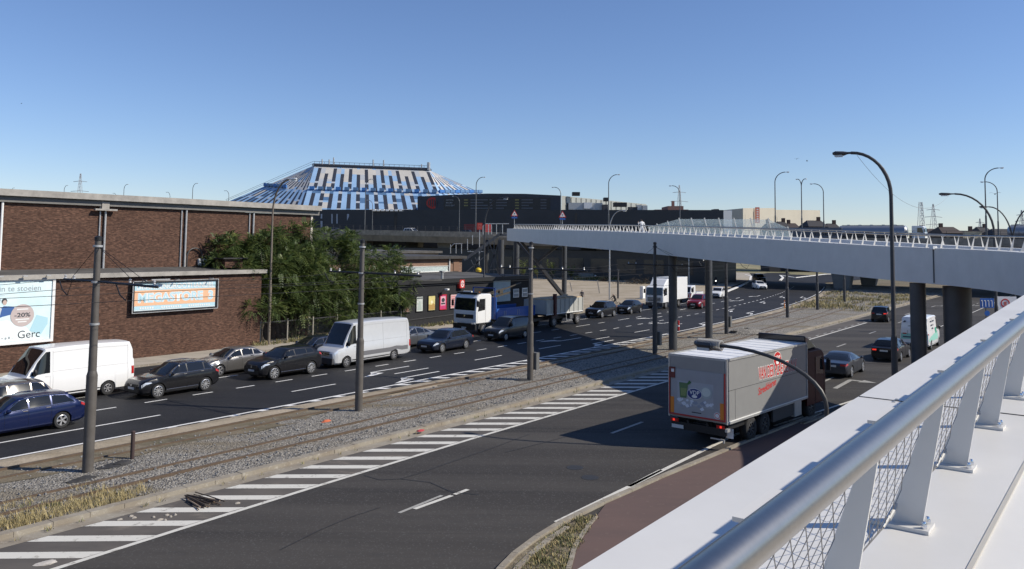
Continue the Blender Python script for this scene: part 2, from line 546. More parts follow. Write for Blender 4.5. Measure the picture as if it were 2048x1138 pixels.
# lane lines of the left road
line(b, -40, -0.2, 2.6, .13)
s = 7.2
while s < 60:
    line(b, s, s + 3.0, 2.75, .13); s += 7.6
for k in range(-10, 56):
    s0 = .9 + 2.55 * k
    line(b, s0, s0 + 1.15, 5.75 if s0 < 40 else 5.75 + .0, .13)
for k in range(-6, 34):
    s0 = 7.4 + 4.3 * k
    if s0 < 100: line(b, s0, s0 + 2.6 if k % 2 else s0 + 1.3, 9.35, .13)
line(b, 40, 92, 12.7, .1)
def left_arrow(b, s, t, fn=WB, L=4.6, turn=1, k=-1):
    """lane arrow pointing along k*u, with a head bent to the side"""
    def P(x, y): return fn(s + k * x, t + y)
    mark_quad(b, [P(0, -.075), P(L * .72, -.075), P(L * .72, .075), P(0, .075)])
    hx = L * .62
    mark_quad(b, [P(hx, 0), P(hx + .5, 0), P(hx + 1.0, turn * .55), P(hx + .5, turn * .55)])
    mark_quad(b, [P(hx + .35, turn * .28), P(hx + 2.0, turn * .95), P(hx + 1.2, turn * .98), P(hx + .1, turn * .7)])
for (s, t, turn) in ((-8.5, 1.35, -1), (17.2, 1.35, -1), (17.6, 4.2, -1), (38.5, 4.25, 1), (38.8, 1.35, -1), (58, 4.3, 1), (60, 1.3, -1), (62, 7.6, 1), (76, 1.4, -1), (78, 4.4, -1), (94, 1.4, -1), (95, 4.5, -1), (96, 7.8, 1), (108, 7.7, 1), (109, 4.3, -1), (110, 1.3, -1)):
    left_arrow(b, s, t, turn=turn)
tag(b.build('lane_marking', M_PAINT, left_road), kind='structure')
# right road markings
b = MB()
HT = [(-60, -13.2), (-12, -11.5), (-8, -11.32), (-3, -11.15), (5, -11.0), (70, -11.0)]
def ht(s):
    for (a, va), (c, vc) in zip(HT, HT[1:]):
        if s <= c: return va + (vc - va) * (s - a) / (c - a)
    return -11.0
for (s0, s1) in zip(rng(-60, 69, 1), rng(-59, 70, 1)):
    mark_quad(b, [W(s0, ht(s0) - .085), W(s1, ht(s1) - .085), W(s1, ht(s1) + .085), W(s0, ht(s0) + .085)])
s = -40.35
while s < 34:
    tx_stripe(b, W, s, -9.1, ht(s + 1.4) + .05, .44); s += 1.47
pline(b, (829, 1018), (904, 991), .15); pline(b, (909, 989), (936, 979), .15)
tag(b.build('hatch_marking', M_PAINT_OLD, right_road), kind='structure')
b = MB()
for seq in ([(728, 951), (760, 960), (800, 958), (835, 948), (900, 925), (980, 898), (1060, 868)], [(800, 958), (860, 965), (905, 985), (960, 990)], [(560, 1100), (640, 1060), (700, 1035), (760, 1015)], [(1010, 905), (1090, 885), (1150, 868)]):
    for p0, p1 in zip(seq, seq[1:]): pline(b, p0, p1, .035)
tag(b.build('sealed_crack', mat('tar_seal', (.022, .021, .021), .6), right_road), kind='structure')
b = MB()
for (x, y) in ((1180, 955), (1150, 935)):
    c = gp(x, y); b.poly([Vector((c.x + .3 * math.cos(a), c.y + .3 * math.sin(a), .003)) for a in [2 * math.pi * k / 20 for k in range(20)]])
tag(b.build('manhole_cover', mat('cast_iron', (.03, .029, .028), .6, var=.3, scale=20), right_road), kind='structure')
b = MB()
line(b, -1.3, 15, -19.05, .17, W); 
pline(b, (1258, 973), (1322, 940), .15)
for (s0, s1) in zip(rng(15, 42, 1)[:-1], rng(15, 42, 1)[1:]):
    mark_quad(b, [W(s0, edgeR(s0) + .33), W(s1, edgeR(s1) + .33), W(s1, edgeR(s1) + .48), W(s0, edgeR(s0) + .48)])
line(b, 64, 150, -17.75, .12, W)
tag(b.build('edge_line', M_PAINT_OLD, right_road), kind='structure')
b = MB()
pline(b, (798, 1026), (884, 991), .12); line(b, 9.3, 12.1, -14.9, .15, W)
line(b, 28.0, 30.6, -18.1, .15, W); line(b, 46.4, 49.0, -14.2, .15, W); line(b, 58.7, 61.3, -13.8, .15, W); line(b, 72, 74.6, -13.6, .15, W); line(b, 86, 88.6, -13.5, .15, W)
for k in range(14):
    line(b, 51 + k * 2.4, 51.9 + k * 2.4, -10.6, .14, W)
for k in range(14):
    line(b, 84 + k * 4, 86 + k * 4, -16.0 - .0 * k, .12, W)
# faded right turn arrow
a = gp(1670, 777); c = gp(1701, 760); e = gp(1722, 762.5)
d = (c - a).normalized(); q = Vector((-d.y, d.x, 0)) * .13
mark_quad(b, [a - q, c - q, c + q, a + q])
d2 = (e - c).normalized(); q2 = Vector((-d2.y, d2.x, 0)) * .16
mark_quad(b, [c - q2 - d2 * .1, e - q2, e + q2, c + q2 - d2 * .1], .006)
mark_quad(b, [e - q2 * 3.2, e + d2 * .9, e + q2 * 3.2], .007)
for (s, t) in ((84, -12), (88, -15.6), (100, -12.2), (104, -15.8)):
    left_arrow(b, s, t, fn=W, k=1, turn=-1)
tag(b.build('lane_marking', M_PAINT_GREY, right_road), kind='structure')

# tram bed ------------------------------------------------------------
GS = rng(-60, 150, 1.2)
def tR(s):  # right edge of the bed
    return -8.35
b = MB()
rows = []
TS = [0, .08, .2, .35, .55, .75, .92, 1.0]
for s in GS:
    tl = -edge_w(s) - .55 + bend(s); tr = tR(s)
    r = []
    for k in TS:
        t = tl + (tr - tl) * k
        h = .02 + .09 * math.sin(math.pi * k) + random.uniform(-.02, .02) * (0 < k < 1)
        r.append(W(s, t, h))
    rows.append(r)
k = len(TS)
b.add([p for r in rows for p in r], [(i * k + j, (i + 1) * k + j, (i + 1) * k + j + 1, i * k + j + 1) for i in range(len(rows) - 1) for j in range(k - 1)], 0, True)
tram_bed = struct(b.build('tram_gravel_bed', M_GRAVEL))
# dusty edge strip along the left road
b = MB()
k = 3
vs = []
for s in GS:
    for j, (t, h) in enumerate(((-edge_w(s) - .1, .012), (-edge_w(s) - .7 + random.uniform(-.15, .1), .075), (-edge_w(s) - (1.9 if s < 14 else 1.1) + random.uniform(-.35, .3), .055))):
        vs.append(WB(s, t, h))
b.add(vs, [(i * k + j, (i + 1) * k + j, (i + 1) * k + j + 1, i * k + j + 1) for i in range(len(GS) - 1) for j in range(k - 1)])
struct(b.build('road_verge', M_SAND))
b = MB(); vs = []
for s in GS:
    e = 1.0 if s < 2 else max(0, 1 - (s - 2) / 9)
    for (t, h) in ((-edge_w(s) - 1.4, .07), (-edge_w(s) - 1.5 - 2.0 * e + random.uniform(-.3, .3), .113 if e > .02 else .03)):
        vs.append(WB(s, t, h))
b.add(vs, [(i * 2, i * 2 + 2, i * 2 + 3, i * 2 + 1) for i in range(len(GS) - 1) if GS[i] < 11])
struct(b.build('soil_strip', M_VERGE))
# rails: metre gauge, two tracks
def rail_path(t, conv):
    return [WB(s, t(s), .115) for s in rng(-60, 140, 2)]
for tr_i, tc_ in enumerate((-2.35, -6.15)):
    r = thing('tram_track', 'rusty tram track nearest the black asphalt road, half buried in soil' if tr_i == 0 else 'rusty tram track nearest the hatched road margin', 'track', W(0, tc_), UA, group='tram tracks')
    for g in (-.53, .53):
        bb = MB()
        pts = [W(s, tc_ + g + (bend(s) if True else 0) * (1 if tr_i == 0 else .75), .125) - W(0, tc_) for s in rng(-58, 140, 2)]
        loc = [Vector((p.dot(U), p.dot(N), p.z)) for p in pts]
        vs = []
        for p in loc:
            vs += [(p.x, p.y - .034, p.z - .11), (p.x, p.y - .034, p.z + .03), (p.x, p.y + .034, p.z + .03), (p.x, p.y + .034, p.z - .11)]
        fs = []
        for i in range(len(loc) - 1):
            for j in range(3):
                fs.append((i * 4 + j, (i + 1) * 4 + j, (i + 1) * 4 + j + 1, i * 4 + j + 1))
        bb.add(vs, fs)
        bb.build('rail', M_RAIL, r)
# kerbs ---------------------------------------------------------------
def kerb(name, fn, s0, s1, t, w, h, seg=1.0, mt=None, z0=-.1):
    b = MB()
    s = s0
    while s < s1 - .01:
        e = min(s + seg - .012, s1)
        dz = random.uniform(-.008, .008); dt = random.uniform(-.012, .012)
        p = [fn(s, t + dt), fn(e, t + dt), fn(e, t + w + dt), fn(s, t + w + dt)]
        b.hexa([q + Vector((0, 0, z0)) for q in p] + [q + Vector((0, 0, h + dz)) for q in p])
        s += seg
    return struct(b.build(name, mt or M_KERB))
kerb('median_kerb', W, -60, 130, -8.5, .3, .14)
struct(strip('gutter', M_KERB, [W(s, -8.5) for s in S], [W(s, -9.08) for s in S], .004))
kerb('pavement_kerb', WB, -60, 130, 16.35, .18, .12, seg=1.0)
struct(strip('pavement', M_PAVE, [WB(s, 21.2) for s in SL], [WB(s, 16.5) for s in SL], .11))
# right hand kerb with its rounded end, cycle path and verge
def kerb_poly(name, pts, w, h, mt=M_KERB):
    b = MB()
    for i in range(len(pts) - 1):
        a, c = pts[i], pts[i + 1]
        d = (c - a).normalized(); q = Vector((-d.y, d.x, 0)) * w / 2
        c2 = c - d * .015
        b.hexa([a - q + Vector((0, 0, -.1)), c2 - q + Vector((0, 0, -.1)), c2 + q + Vector((0, 0, -.1)), a + q + Vector((0, 0, -.1)), a - q + Vector((0, 0, h)), c2 - q + Vector((0, 0, h)), c2 + q + Vector((0, 0, h)), a + q + Vector((0, 0, h))])
    return struct(b.build(name, mt))
kp = [gp(x, y) for x, y in ((985, 1165), (1003, 1140), (1030, 1112), (1075, 1078), (1120, 1050), (1160, 1030), (1205, 1008), (1260, 984), (1320, 957), (1380, 932), (1440, 907), (1500, 882), (1570, 855), (1640, 828))]
for q in (16, 24, 34, 50, 90, 150): kp.append(W(q, edgeR(q) - .35))
kerb_poly('right_kerb', kp, .17, .09)
inner = [gp(x, y) for x, y in ((1020, 1170), (1035, 1140), (1060, 1115), (1095, 1085), (1135, 1058))]
kerb_poly('kerb_second_row', inner, .15, .08)
b = MB()
cp = [gp(x, y) for x, y in ((1128, 1190), (1138, 1138), (1150, 1095), (1172, 1060), (1192, 1036))]
cp2 = [p + Vector((0, 0, .03)) for p in cp]
outer = [W(-2.6, -31), W(-20, -31)]
edge = [p + (Vector((p - q).to_tuple()) * 0) for p, q in zip(kp, kp)]
pts = [gp(1128, 1190), gp(1138, 1138), gp(1150, 1095), gp(1172, 1060), gp(1192, 1036)] + [p + N * -.12 for p in kp[6:]] + [W(150, -60), W(-20, -60), W(-20, -25)]
b.add([Vector((p.x, p.y, .035)) for p in pts], [tuple(range(len(pts)))])
o = struct(b.build('cycle_path', M_CYCLE))
for p in o.data.polygons:
    if p.normal.z < 0: p.flip()
struct(strip('grass_corner', M_VERGE, [gp(1000, 1190), gp(1012, 1138), gp(1050, 1100), gp(1100, 1068), gp(1180, 1030)], [gp(1128, 1190), gp(1138, 1138), gp(1150, 1095), gp(1172, 1060), gp(1192, 1036)], .03))
kerb_poly('path_edging', [p + Vector((0, 0, 0)) for p in cp], .12, .06)
# dirt lot on the left, beyond the black building
b = MB()
pl = [WB(39, 16.6), WB(60, 16.6), WB(95, 16.7), WB(128, 17), WB(150, 40), WB(150, 90), WB(40, 90)]
b.add([Vector((p.x, p.y, .112)) for p in pl[:1]] + [Vector((p.x, p.y, .118)) for p in pl[1:]], [tuple(range(len(pl)))])
o = struct(b.build('dirt_lot', M_SAND))
for p in o.data.polygons:
    if p.normal.z < 0: p.flip()
# slip road and grass beyond the viaduct
b = MB()
def sheet(name, mt, pts, z):
    b = MB(); b.add([Vector((p.x, p.y, z)) for p in pts], [tuple(range(len(pts)))])
    o = struct(b.build(name, mt))
    for p in o.data.polygons:
        if p.normal.z < 0: p.flip()
    return o
sheet('far_slip_road', M_ASPH_NEW, [gp(1486, 553), gp(1535, 546), (gp(1580, 546)), gp(1566, 556), gp(1560, 562), gp(1480, 566)], .02)
sheet('far_slip_road', M_ASPH_NEW, [gp(1568, 560), gp(1600, 554), gp(1650, 549), gp(1760, 546), gp(1760, 556), gp(1640, 566)], .024)
kerb_poly('far_kerb', [gp(x, y) for x, y in ((1440, 589), (1455, 583), (1480, 573), (1500, 562), (1502, 553), (1490, 550))], .5, .15, M_PAINT)
kerb_poly('far_kerb', [gp(x, y) for x, y in ((1560, 562), (1566, 556), (1560, 551), (1590, 556), (1650, 549), (1760, 545))], .5, .15, M_PAINT)
GRASS_DRY = mat('dry_grass', (0.40, 0.33, 0.165), 0.9, c2=(0.26, 0.215, 0.10), scale=2.0)
GRASS_DRY2 = mat('straw_grass', (0.52, 0.42, 0.22), 0.9, c2=(0.36, 0.29, 0.14), scale=2.0)
GRASS_GREEN = mat('green_grass', (0.10, 0.125, 0.045), 0.9, c2=(0.17, 0.165, 0.07), scale=2.0)
def tufts(name, spots, hmin, hmax, mt, per=9, spread=.16, w=.012):
    b = MB()
    for p in spots:
        for k in range(per):
            a = random.uniform(0, 6.28); r = random.uniform(0, spread)
            q = p + Vector((math.cos(a) * r, math.sin(a) * r, 0))
            h = random.uniform(hmin, hmax); l = random.uniform(.15, 1.1) * h; a2 = random.uniform(0, 6.28)
            tip = q + Vector((math.cos(a2) * l, math.sin(a2) * l, h))
            sd = Vector((-math.sin(a2), math.cos(a2), 0)) * w * random.uniform(.7, 1.5)
            mid = q.lerp(tip, .55) + Vector((0, 0, h * .1))
            b.add([q - sd, q + sd, mid + sd * .7, mid - sd * .7, tip], [(0, 1, 2, 3), (3, 2, 4)], random.choice((0, 0, 1, len(mt) - 1)) if isinstance(mt, list) else 0)
    return tag(b.build(name, mt, recalc=False), kind='stuff')
sp = []
clus = [(random.uniform(-18.5, -9.4) if random.random() < .8 else random.uniform(-9.4, -7), random.uniform(-8.1, -6.0)) for _ in range(75)]
for (cs, ct) in clus:
    for _ in range(random.randint(5, 22)):
        t = ct + random.gauss(0, .22)
        if -8.15 < t: sp.append(W(cs + random.gauss(0, .35), t, .06))
for _ in range(250):
    s = random.uniform(-18.5, -7.0)
    dens = 1 if s < -9.6 else .3
    t = -8.1 + abs(random.gauss(0, .8 if s < -9.6 else .25))
    if random.random() < dens and t < -6.8 + (0.8 if s < -10.5 else 0): sp.append(W(s, t, .06))
tufts('dry_grass_tufts', sp, .04, .26, [GRASS_DRY, GRASS_DRY2], 9, .3, .006)
sp = [W(random.uniform(-18, -7.5), random.uniform(-8.1, -6.2), .07) for _ in range(60)]
tufts('green_weeds', sp, .05, .16, [GRASS_GREEN, GRASS_DRY], 14, .2, .014)
sp = [W(s, t, .03) for s, t in ((random.uniform(-60, 130), -8.9 + abs(random.gauss(0, .12))) for _ in range(260))]
tufts('kerb_weeds', sp, .03, .14, [GRASS_GREEN, GRASS_DRY], 5, .1)
sp = []
for _ in range(420):
    y = random.uniform(1034, 1165); x0 = 1035 + max(0, (1138 - y)) * 1.15; x1 = 1132 + max(0, (1120 - y)) * .62
    if x0 < x1: sp.append(gp(random.uniform(x0 - 5, x1 + 6), y, .03))
tufts('corner_grass', sp, .02, .11, [GRASS_GREEN, GRASS_DRY, GRASS_DRY2], 9, .16, .008)
sp = []
for _ in range(110):
    s = random.uniform(84, 126)
    t = random.uniform(-7.5, bend(s) - 1.5)
    for q in range(random.randint(3, 18)): sp.append(W(s + random.gauss(0, .9), t + random.gauss(0, .6), .1))
tufts('median_grass', sp, .08, .38, [GRASS_DRY, GRASS_DRY2, GRASS_GREEN], 7, .6, .03)
sp = []
for _ in range(1100):
    sp.append(gp(random.uniform(1150, 1330), random.uniform(556, 561)))
tufts('lot_weeds', sp, .3, 1.0, [GRASS_GREEN, GRASS_DRY], 7, .6, .06)
sp = [W(random.uniform(-30, 17.5), 21 - random.random() ** 2 * 1.6, .11) for _ in range(50)] + [W(random.uniform(17, 40), 19.3 - random.random() ** 2 * .8, .11) for _ in range(180)]
tufts('pavement_weeds', sp, .08, .4, [GRASS_GREEN, GRASS_DRY], 8, .2, .02)
# ================================================================== FOOTBRIDGE
GB = Vector((0.6155, 0.7873, 0)).normalized()
GR = Vector((GB.y, -GB.x, 0))                        # to the right when walking up the ramp
def edge_near(s):                                    # outer left edge of the ramp we stand on
    p = GB * s - GR * 1.41
    return Vector((p.x, p.y, 6.75 + .0362 * s))
def face_x(y):
    return 18.3 - .266 * (y - 36) - 1.1 * math.sin(math.pi * min(1, max(0, (y - 36) / 71)))
zt = [(36, 7.78), (39.5, 7.86), (48, 8.2), (54, 8.4), (58.5, 8.56), (69, 8.85), (83, 9.15), (103, 9.58), (107, 9.66)]
def interp(tab, x):
    if x <= tab[0][0]: return tab[0][1]
    for (a, va), (c, vc) in zip(tab, tab[1:]):
        if x <= c: return va + (vc - va) * (x - a) / (c - a)
    return tab[-1][1]
path = [edge_near(s) for s in rng(-9, 19.7, .61)]
p0 = edge_near(19.7); p3 = Vector((face_x(36), 36, 7.78))
d0 = GB.copy(); d3 = Vector((face_x(37) - face_x(36), 1, 0)).normalized()
c1 = p0 + d0 * 8.6; c2 = p3 - d3 * 5.5
for i in range(1, 38):
    k = i / 38
    q = p0 * (1 - k) ** 3 + c1 * 3 * k * (1 - k) ** 2 + c2 * 3 * k * k * (1 - k) + p3 * k ** 3
    q.z = p0.z + (p3.z - p0.z) * (k * .9 + .1 * k * k)
    path.append(q)
path += [Vector((face_x(y), y, interp(zt, y))) for y in rng(36, 107, 1.2)]
# arc length
SL_ = [0.0]
for a, c in zip(path, path[1:]): SL_.append(SL_[-1] + (c - a).length)
LEN = SL_[-1]
def bframe(l):
    l = max(0, min(LEN, l))
    lo, hi = 0, len(SL_) - 1
    while hi - lo > 1:
        mdl = (lo + hi) // 2
        if SL_[mdl] <= l: lo = mdl
        else: hi = mdl
    k = (l - SL_[lo]) / (SL_[hi] - SL_[lo])
    p = path[lo].lerp(path[hi], k)
    def tg(i):
        a = path[max(0, i - 1)]; c = path[min(len(path) - 1, i + 1)]
        return (c - a).normalized()
    t = tg(lo).lerp(tg(hi), k).normalized()
    r = Vector((t.y, -t.x, 0)).normalized()
    return p, t, r
BW = 7.0
bridge = thing('footbridge', 'white steel footbridge curving across both roads, with steel handrail and leaning posts', 'footbridge', (0, 0, 0))
def bridge_sheet(name, o0, z0, o1, z1, mt, ls, parent=bridge):
    b = MB(); vs = []
    for l in ls:
        p, t, r = bframe(l)
        vs += [p + r * o0 + Vector((0, 0, z0)), p + r * o1 + Vector((0, 0, z1))]
    b.add(vs, [(i * 2, i * 2 + 1, i * 2 + 3, i * 2 + 2) for i in range(len(ls) - 1)], 0, True)
    return b.build(name, mt, parent)
def bridge_solid(name, prof, mt, ls, parent=bridge, smooth=False):
    """closed profile [(offset, z)] swept along the bridge"""
    b = MB(); vs = []; k = len(prof)
    for l in ls:
        p, t, r = bframe(l)
        vs += [p + r * o + Vector((0, 0, z)) for o, z in prof]
    fs = [(i * k + j, i * k + (j + 1) % k, (i + 1) * k + (j + 1) % k, (i + 1) * k + j) for i in range(len(ls) - 1) for j in range(k)]
    fs += [tuple(range(k)), tuple((len(ls) - 1) * k + j for j in reversed(range(k)))]
    b.add(vs, fs, 0, smooth)
    return b.build(name, mt, parent)
LS = rng(0, LEN, 1.0)
bridge_solid('edge_girder', [(0, 0), (0, -1.55), (.35, -1.58), (1.3, -.8), (1.3, -.05), (.935, -.004), (.92, 0)], M_WHITE_STEEL, LS)
bridge_solid('edge_girder', [(BW, 0), (BW - .92, 0), (BW - 1.3, -.6), (BW - 1.3, -.8), (BW - .35, -1.58), (BW, -1.55)], M_WHITE_STEEL, LS)
bridge_solid('deck', [(1.302, -.55), (1.302, -.78), (BW - 1.302, -.78), (BW - 1.302, -.55)], M_DECK, LS)
bridge_solid('soffit', [(.36, -1.56), (BW - .36, -1.56), (BW - 1.32, -.82), (1.32, -.82)], M_GREY_STEEL, LS)
bridge_solid('deck_joint', [(.925, .004), (.925, -.03), (.94, -.03), (.94, .004)], M_DECK, LS)
# handrails
HR = (.90, .55)
def rail_at(l, left=True):
    p, t, r = bframe(l)
    o = HR[0] if left else BW - HR[0]
    return p + r * o + Vector((0, 0, HR[1]))
b = MB(); b.tube([rail_at(l) for l in rng(0, LEN, .8)], .032, 24)
b.build('handrail', M_BRUSHED, bridge, sharp=80)
b = MB(); b.tube([rail_at(l, False) for l in rng(0, LEN, .8)], .033, 10)
b.build('handrail', M_BRUSHED, bridge, sharp=80)
# posts: leaning plates; l of the camera position is 9 (path starts at s = -9)
first = 9 + 2.948 * 1.05 - 6 * .82
sp_ = .82
def post_mb(b, l, left=True, near=False):
    p, t, r = bframe(l)
    sg = 1 if left else -1
    bo = 0 if left else BW
    def Q(o, dl, z): return p + r * (bo + sg * o) + t * dl + Vector((0, 0, z))
    th = .005
    prof = [(.645, .012), (.752, .012), (.836, .48), (.872, .518), (.868, .54), (.835, .535), (.815, .505)]
    b.prism([Q(o, -th, z) for o, z in prof], t * th * 2)
    return Q
n_left = int((LEN - first) / sp_)
rest = MB()
for i in range(n_left):
    l = first + i * sp_
    if i < 99:
        b = MB(); Q = post_mb(b, l)
        if i < 60:  # bracket under the rail
            p, t, r = bframe(l)
            b.hexa([Q(.826, -.09, .538), Q(.868, -.09, .538), Q(.868, .09, .538), Q(.826, .09, .538), Q(.826, -.09, .546), Q(.868, -.09, .546), Q(.868, .09, .546), Q(.826, .09, .546)])
        po = b.build('post', M_WHITE_STEEL, bridge)
        b = MB()
        b.hexa([Q(.60, -.05, .001), Q(.78, -.05, .001), Q(.78, .05, .001), Q(.60, .05, .001), Q(.60, -.05, .013), Q(.78, -.05, .013), Q(.78, .05, .013), Q(.60, .05, .013)])
        pl = b.build('base_plate', M_WHITE_STEEL, po)
        if i < 16:
            for (o, dl) in ((.762, -.028), (.762, .028)):
                c = Q(o, dl, .012)
                b = MB(); b.tube([c, c + Vector((0, 0, .011))], .0105, 6); b.lathe([(.008, .011), (.0077, .019), (.005, .024), (0, .025)], 8, 0, Matrix.Translation(c))
                b.build('bolt', M_CHROME, po)
    else:
        post_mb(rest, l)
if rest.v:
    tag(rest.build('post', M_WHITE_STEEL, bridge), kind='stuff')
rest = MB()
for i in range(n_left):
    l = first + i * sp_ * 1.0 + .55
    if l < LEN - .3: 
        p, t, r = bframe(l)
        if (p - CAM).length > 18 or True: post_mb(rest, l, False)
tag(rest.build('post', M_WHITE_STEEL, bridge), kind='stuff')
# stretched wire mesh in the near bays, leaning with the posts
MESHWIRE = mat('mesh_wire', (0.20, 0.19, 0.18), 0.4, 0.7)
for i in range(0, 20):
    l0 = first + i * sp_ + .02; l1 = l0 + sp_ - .04
    b = MB()
    def MQ(a, v):  # a along, v 0..1 up the slope
        p, t, r = bframe(l0 + (l1 - l0) * a)
        return p + r * (.665 + .14 * v) + Vector((0, 0, .03 + .465 * v))
    nx, nv = 8, 5
    rad = .0013
    n = 4 if i < 8 else 3
    for k in range(-nv, nx + 1):
        for sgn in (1, -1):
            # zigzag line from bottom to top
            a0 = k / nx; a1 = (k + nv) / nx
            v0, v1 = 0.0, 1.0
            if a0 < 0: v0 = (0 - a0) / (a1 - a0)
            if a1 > 1: v1 = (1 - a0) / (a1 - a0)
            if v1 - v0 < .02: continue
            q0 = a0 + (a1 - a0) * v0; q1 = a0 + (a1 - a0) * v1
            if sgn < 0: q0, q1 = 1 - q0, 1 - q1
            b.tube([MQ(q0, v0), MQ(q1, v1)], rad, n, caps=False)
    for v in (0, 1):
        b.tube([MQ(0, v), MQ(1, v)], .0025, 5)
    b.build('wire_mesh', MESHWIRE, bridge)
    if i < 8:
        b = MB()
        a = MQ(.93, .0); c = MQ(.99, .1)
        b.tube([MQ(.84, .0), MQ(.99, .1)], .0045, 6); b.tube([MQ(.9, .03), MQ(.98, .085)], .009, 6)
        b.build('mesh_tensioner', M_LIGHT_STEEL, bridge)
# plate joint with screws on the girder top, by the third bay
ljoint = 9 + 4.9 * 1.05 - .05
p, t, r = bframe(ljoint)
b = MB()
def JQ(o, dl, z): return p + r * o + t * dl + Vector((0, 0, z))
b.hexa([JQ(.003, -.004, -.03), JQ(.90, -.004, -.03), JQ(.90, .004, -.03), JQ(.003, .004, -.03), JQ(.003, -.004, .0035), JQ(.90, -.004, .0035), JQ(.90, .004, .0035), JQ(.003, .004, .0035)])
b.build('plate_joint', M_BLACK, bridge)
b = MB()
for o in (.2, .42, .6):
    for dl in (-.035, .035):
        b = MB(); b.lathe([(.010, 0), (.0095, .004), (.004, .006), (0, .006)], 10, 0, Matrix.Translation(JQ(o, dl, .001))); b.build('screw', M_LIGHT_STEEL, bridge)
# drain pipe on the far face, with its white spout box, and small cleats below
lf = min(range(len(path)), key=lambda i: (path[i] - Vector((face_x(36.2), 36.2, 7.8))).length)
p, t, r = path[lf], None, None
p, t, r = bframe(SL_[lf])
b = MB(); b.beam(p - r * .02 + Vector((0, 0, -.06)), p - r * .02 + Vector((0, 0, -1.5)), .05, .04); b.build('face_joint', M_GREY_STEEL, bridge)
b = MB(); b.box(p - r * .02 + Vector((0, 0, .02)), (.22, .22, .13), rz=.3); b.build('light_fitting', M_WHITE, bridge)
# columns
def column(pt, dia, ztop, splay=0.0):
    b = MB(); z = [0, ztop * .25, ztop * .5, ztop * .75, ztop]
    b.tube([Vector((pt.x, pt.y, q - .1)) for q in z], [dia / 2 * (1 + splay * (1 - q / ztop)) for q in z], 28)
    return b.build('column', M_COL, bridge)
M_COL = mat('column_dark_paint', (0.062, 0.064, 0.068), 0.45, var=0.12, scale=2)
column(Vector((11.95, 61.5, 0)), .62, 7.1)
q = gp(1418, 678); column(q, .60, 6.95)
column(Vector((18.35, 37.6, 0)), .66, 6.3)
column(Vector((19.75, 36.9, 0)), 1.14, 6.2)
column(Vector((26.5, 33.5, 0)), .66, 6.0)
column(Vector((6.75, 105.5, 0)), .62, 8.3)
# inclined props at the far end
b = MB()
for (a, z0, c, z1, w) in ((Vector((6.75, 105, 0)), 1.2, Vector((1.2, 104, 0)), 8.0, .32), (Vector((7.0, 105.6, 0)), .6, Vector((.8, 108.2, 0)), 8.0, .3), (Vector((2.8, 104.6, 0)), 5.1, Vector((6.4, 104, 0)), 8.0, .3)):
    b.beam(Vector((a.x, a.y, z0)), Vector((c.x, c.y, z1)), w, w)
b.build('inclined_prop', M_COL, bridge)
b = MB(); b.tube([(-1.4, 112, -.1), (-1.4, 112, 8.2)], .42, 20); b.build('column', M_COL, bridge)
b = MB(); b.tube([(.7, 113, -.1), (.7, 113, 8.2)], .40, 20); b.build('column', M_COL, bridge)
b = MB(); b.tube([(-3.4, 113.5, -.1), (-3.4, 113.5, 8.2)], .36, 20); b.build('column', M_COL, bridge)
# glass wind screens on the far side of the crossing
M_SCREEN = bpy.data.materials.new('screen_glass'); M_SCREEN.use_nodes = True
bs = M_SCREEN.node_tree.nodes['Principled BSDF']
bs.inputs['Base Color'].default_value = (0.75, 0.86, 0.88, 1); bs.inputs['Roughness'].default_value = 0.05
bs.inputs['Alpha'].default_value = 0.30
def l_at_y(y):
    return SL_[min(range(len(path)), key=lambda i: abs(path[i].y - y) + (1000 if SL_[i] < 45 else 0))]
la, lb = l_at_y(53.5), l_at_y(76)
b = MB(); f = MB()
k = 10
for i in range(k):
    q0, q1 = la + (lb - la) * i / k, la + (lb - la) * (i + 1) / k
    h0 = 1.15 if 0 < i else .6; h1 = 1.15 if i < k - 3 else (1.15 - .25 * (i - k + 4))
    h0 = h0 if i <= k - 3 else 1.15 - .25 * (i - k + 3)
    (pa, ta, ra), (pb, tb, rb) = bframe(q0 + .04), bframe(q1 - .04)
    A = pa + ra * (BW - .5); B = pb + rb * (BW - .5)
    b.hexa([A + Vector((0, 0, .02)), B + Vector((0, 0, .02)), B + rb * .02 + Vector((0, 0, .02)), A + ra * .02 + Vector((0, 0, .02)),
            A - ra * .35 + Vector((0, 0, h0)), B - rb * .35 + Vector((0, 0, h1)), B - rb * .33 + Vector((0, 0, h1)), A - ra * .33 + Vector((0, 0, h0))])
    f = MB(); f.beam(pa + ra * (BW - .5), pa + ra * (BW - .86) + Vector((0, 0, h0 + .1)), .05, .09); f.build('screen_post', M_LIGHT_STEEL, bridge)
b.build('glass_screen', M_SCREEN, bridge)
# ================================================================== BUILDINGS
def root_st(name, label, cat, s=0, t=0, group=None):
    return thing(name, label, cat, W(s, t), UA, group)
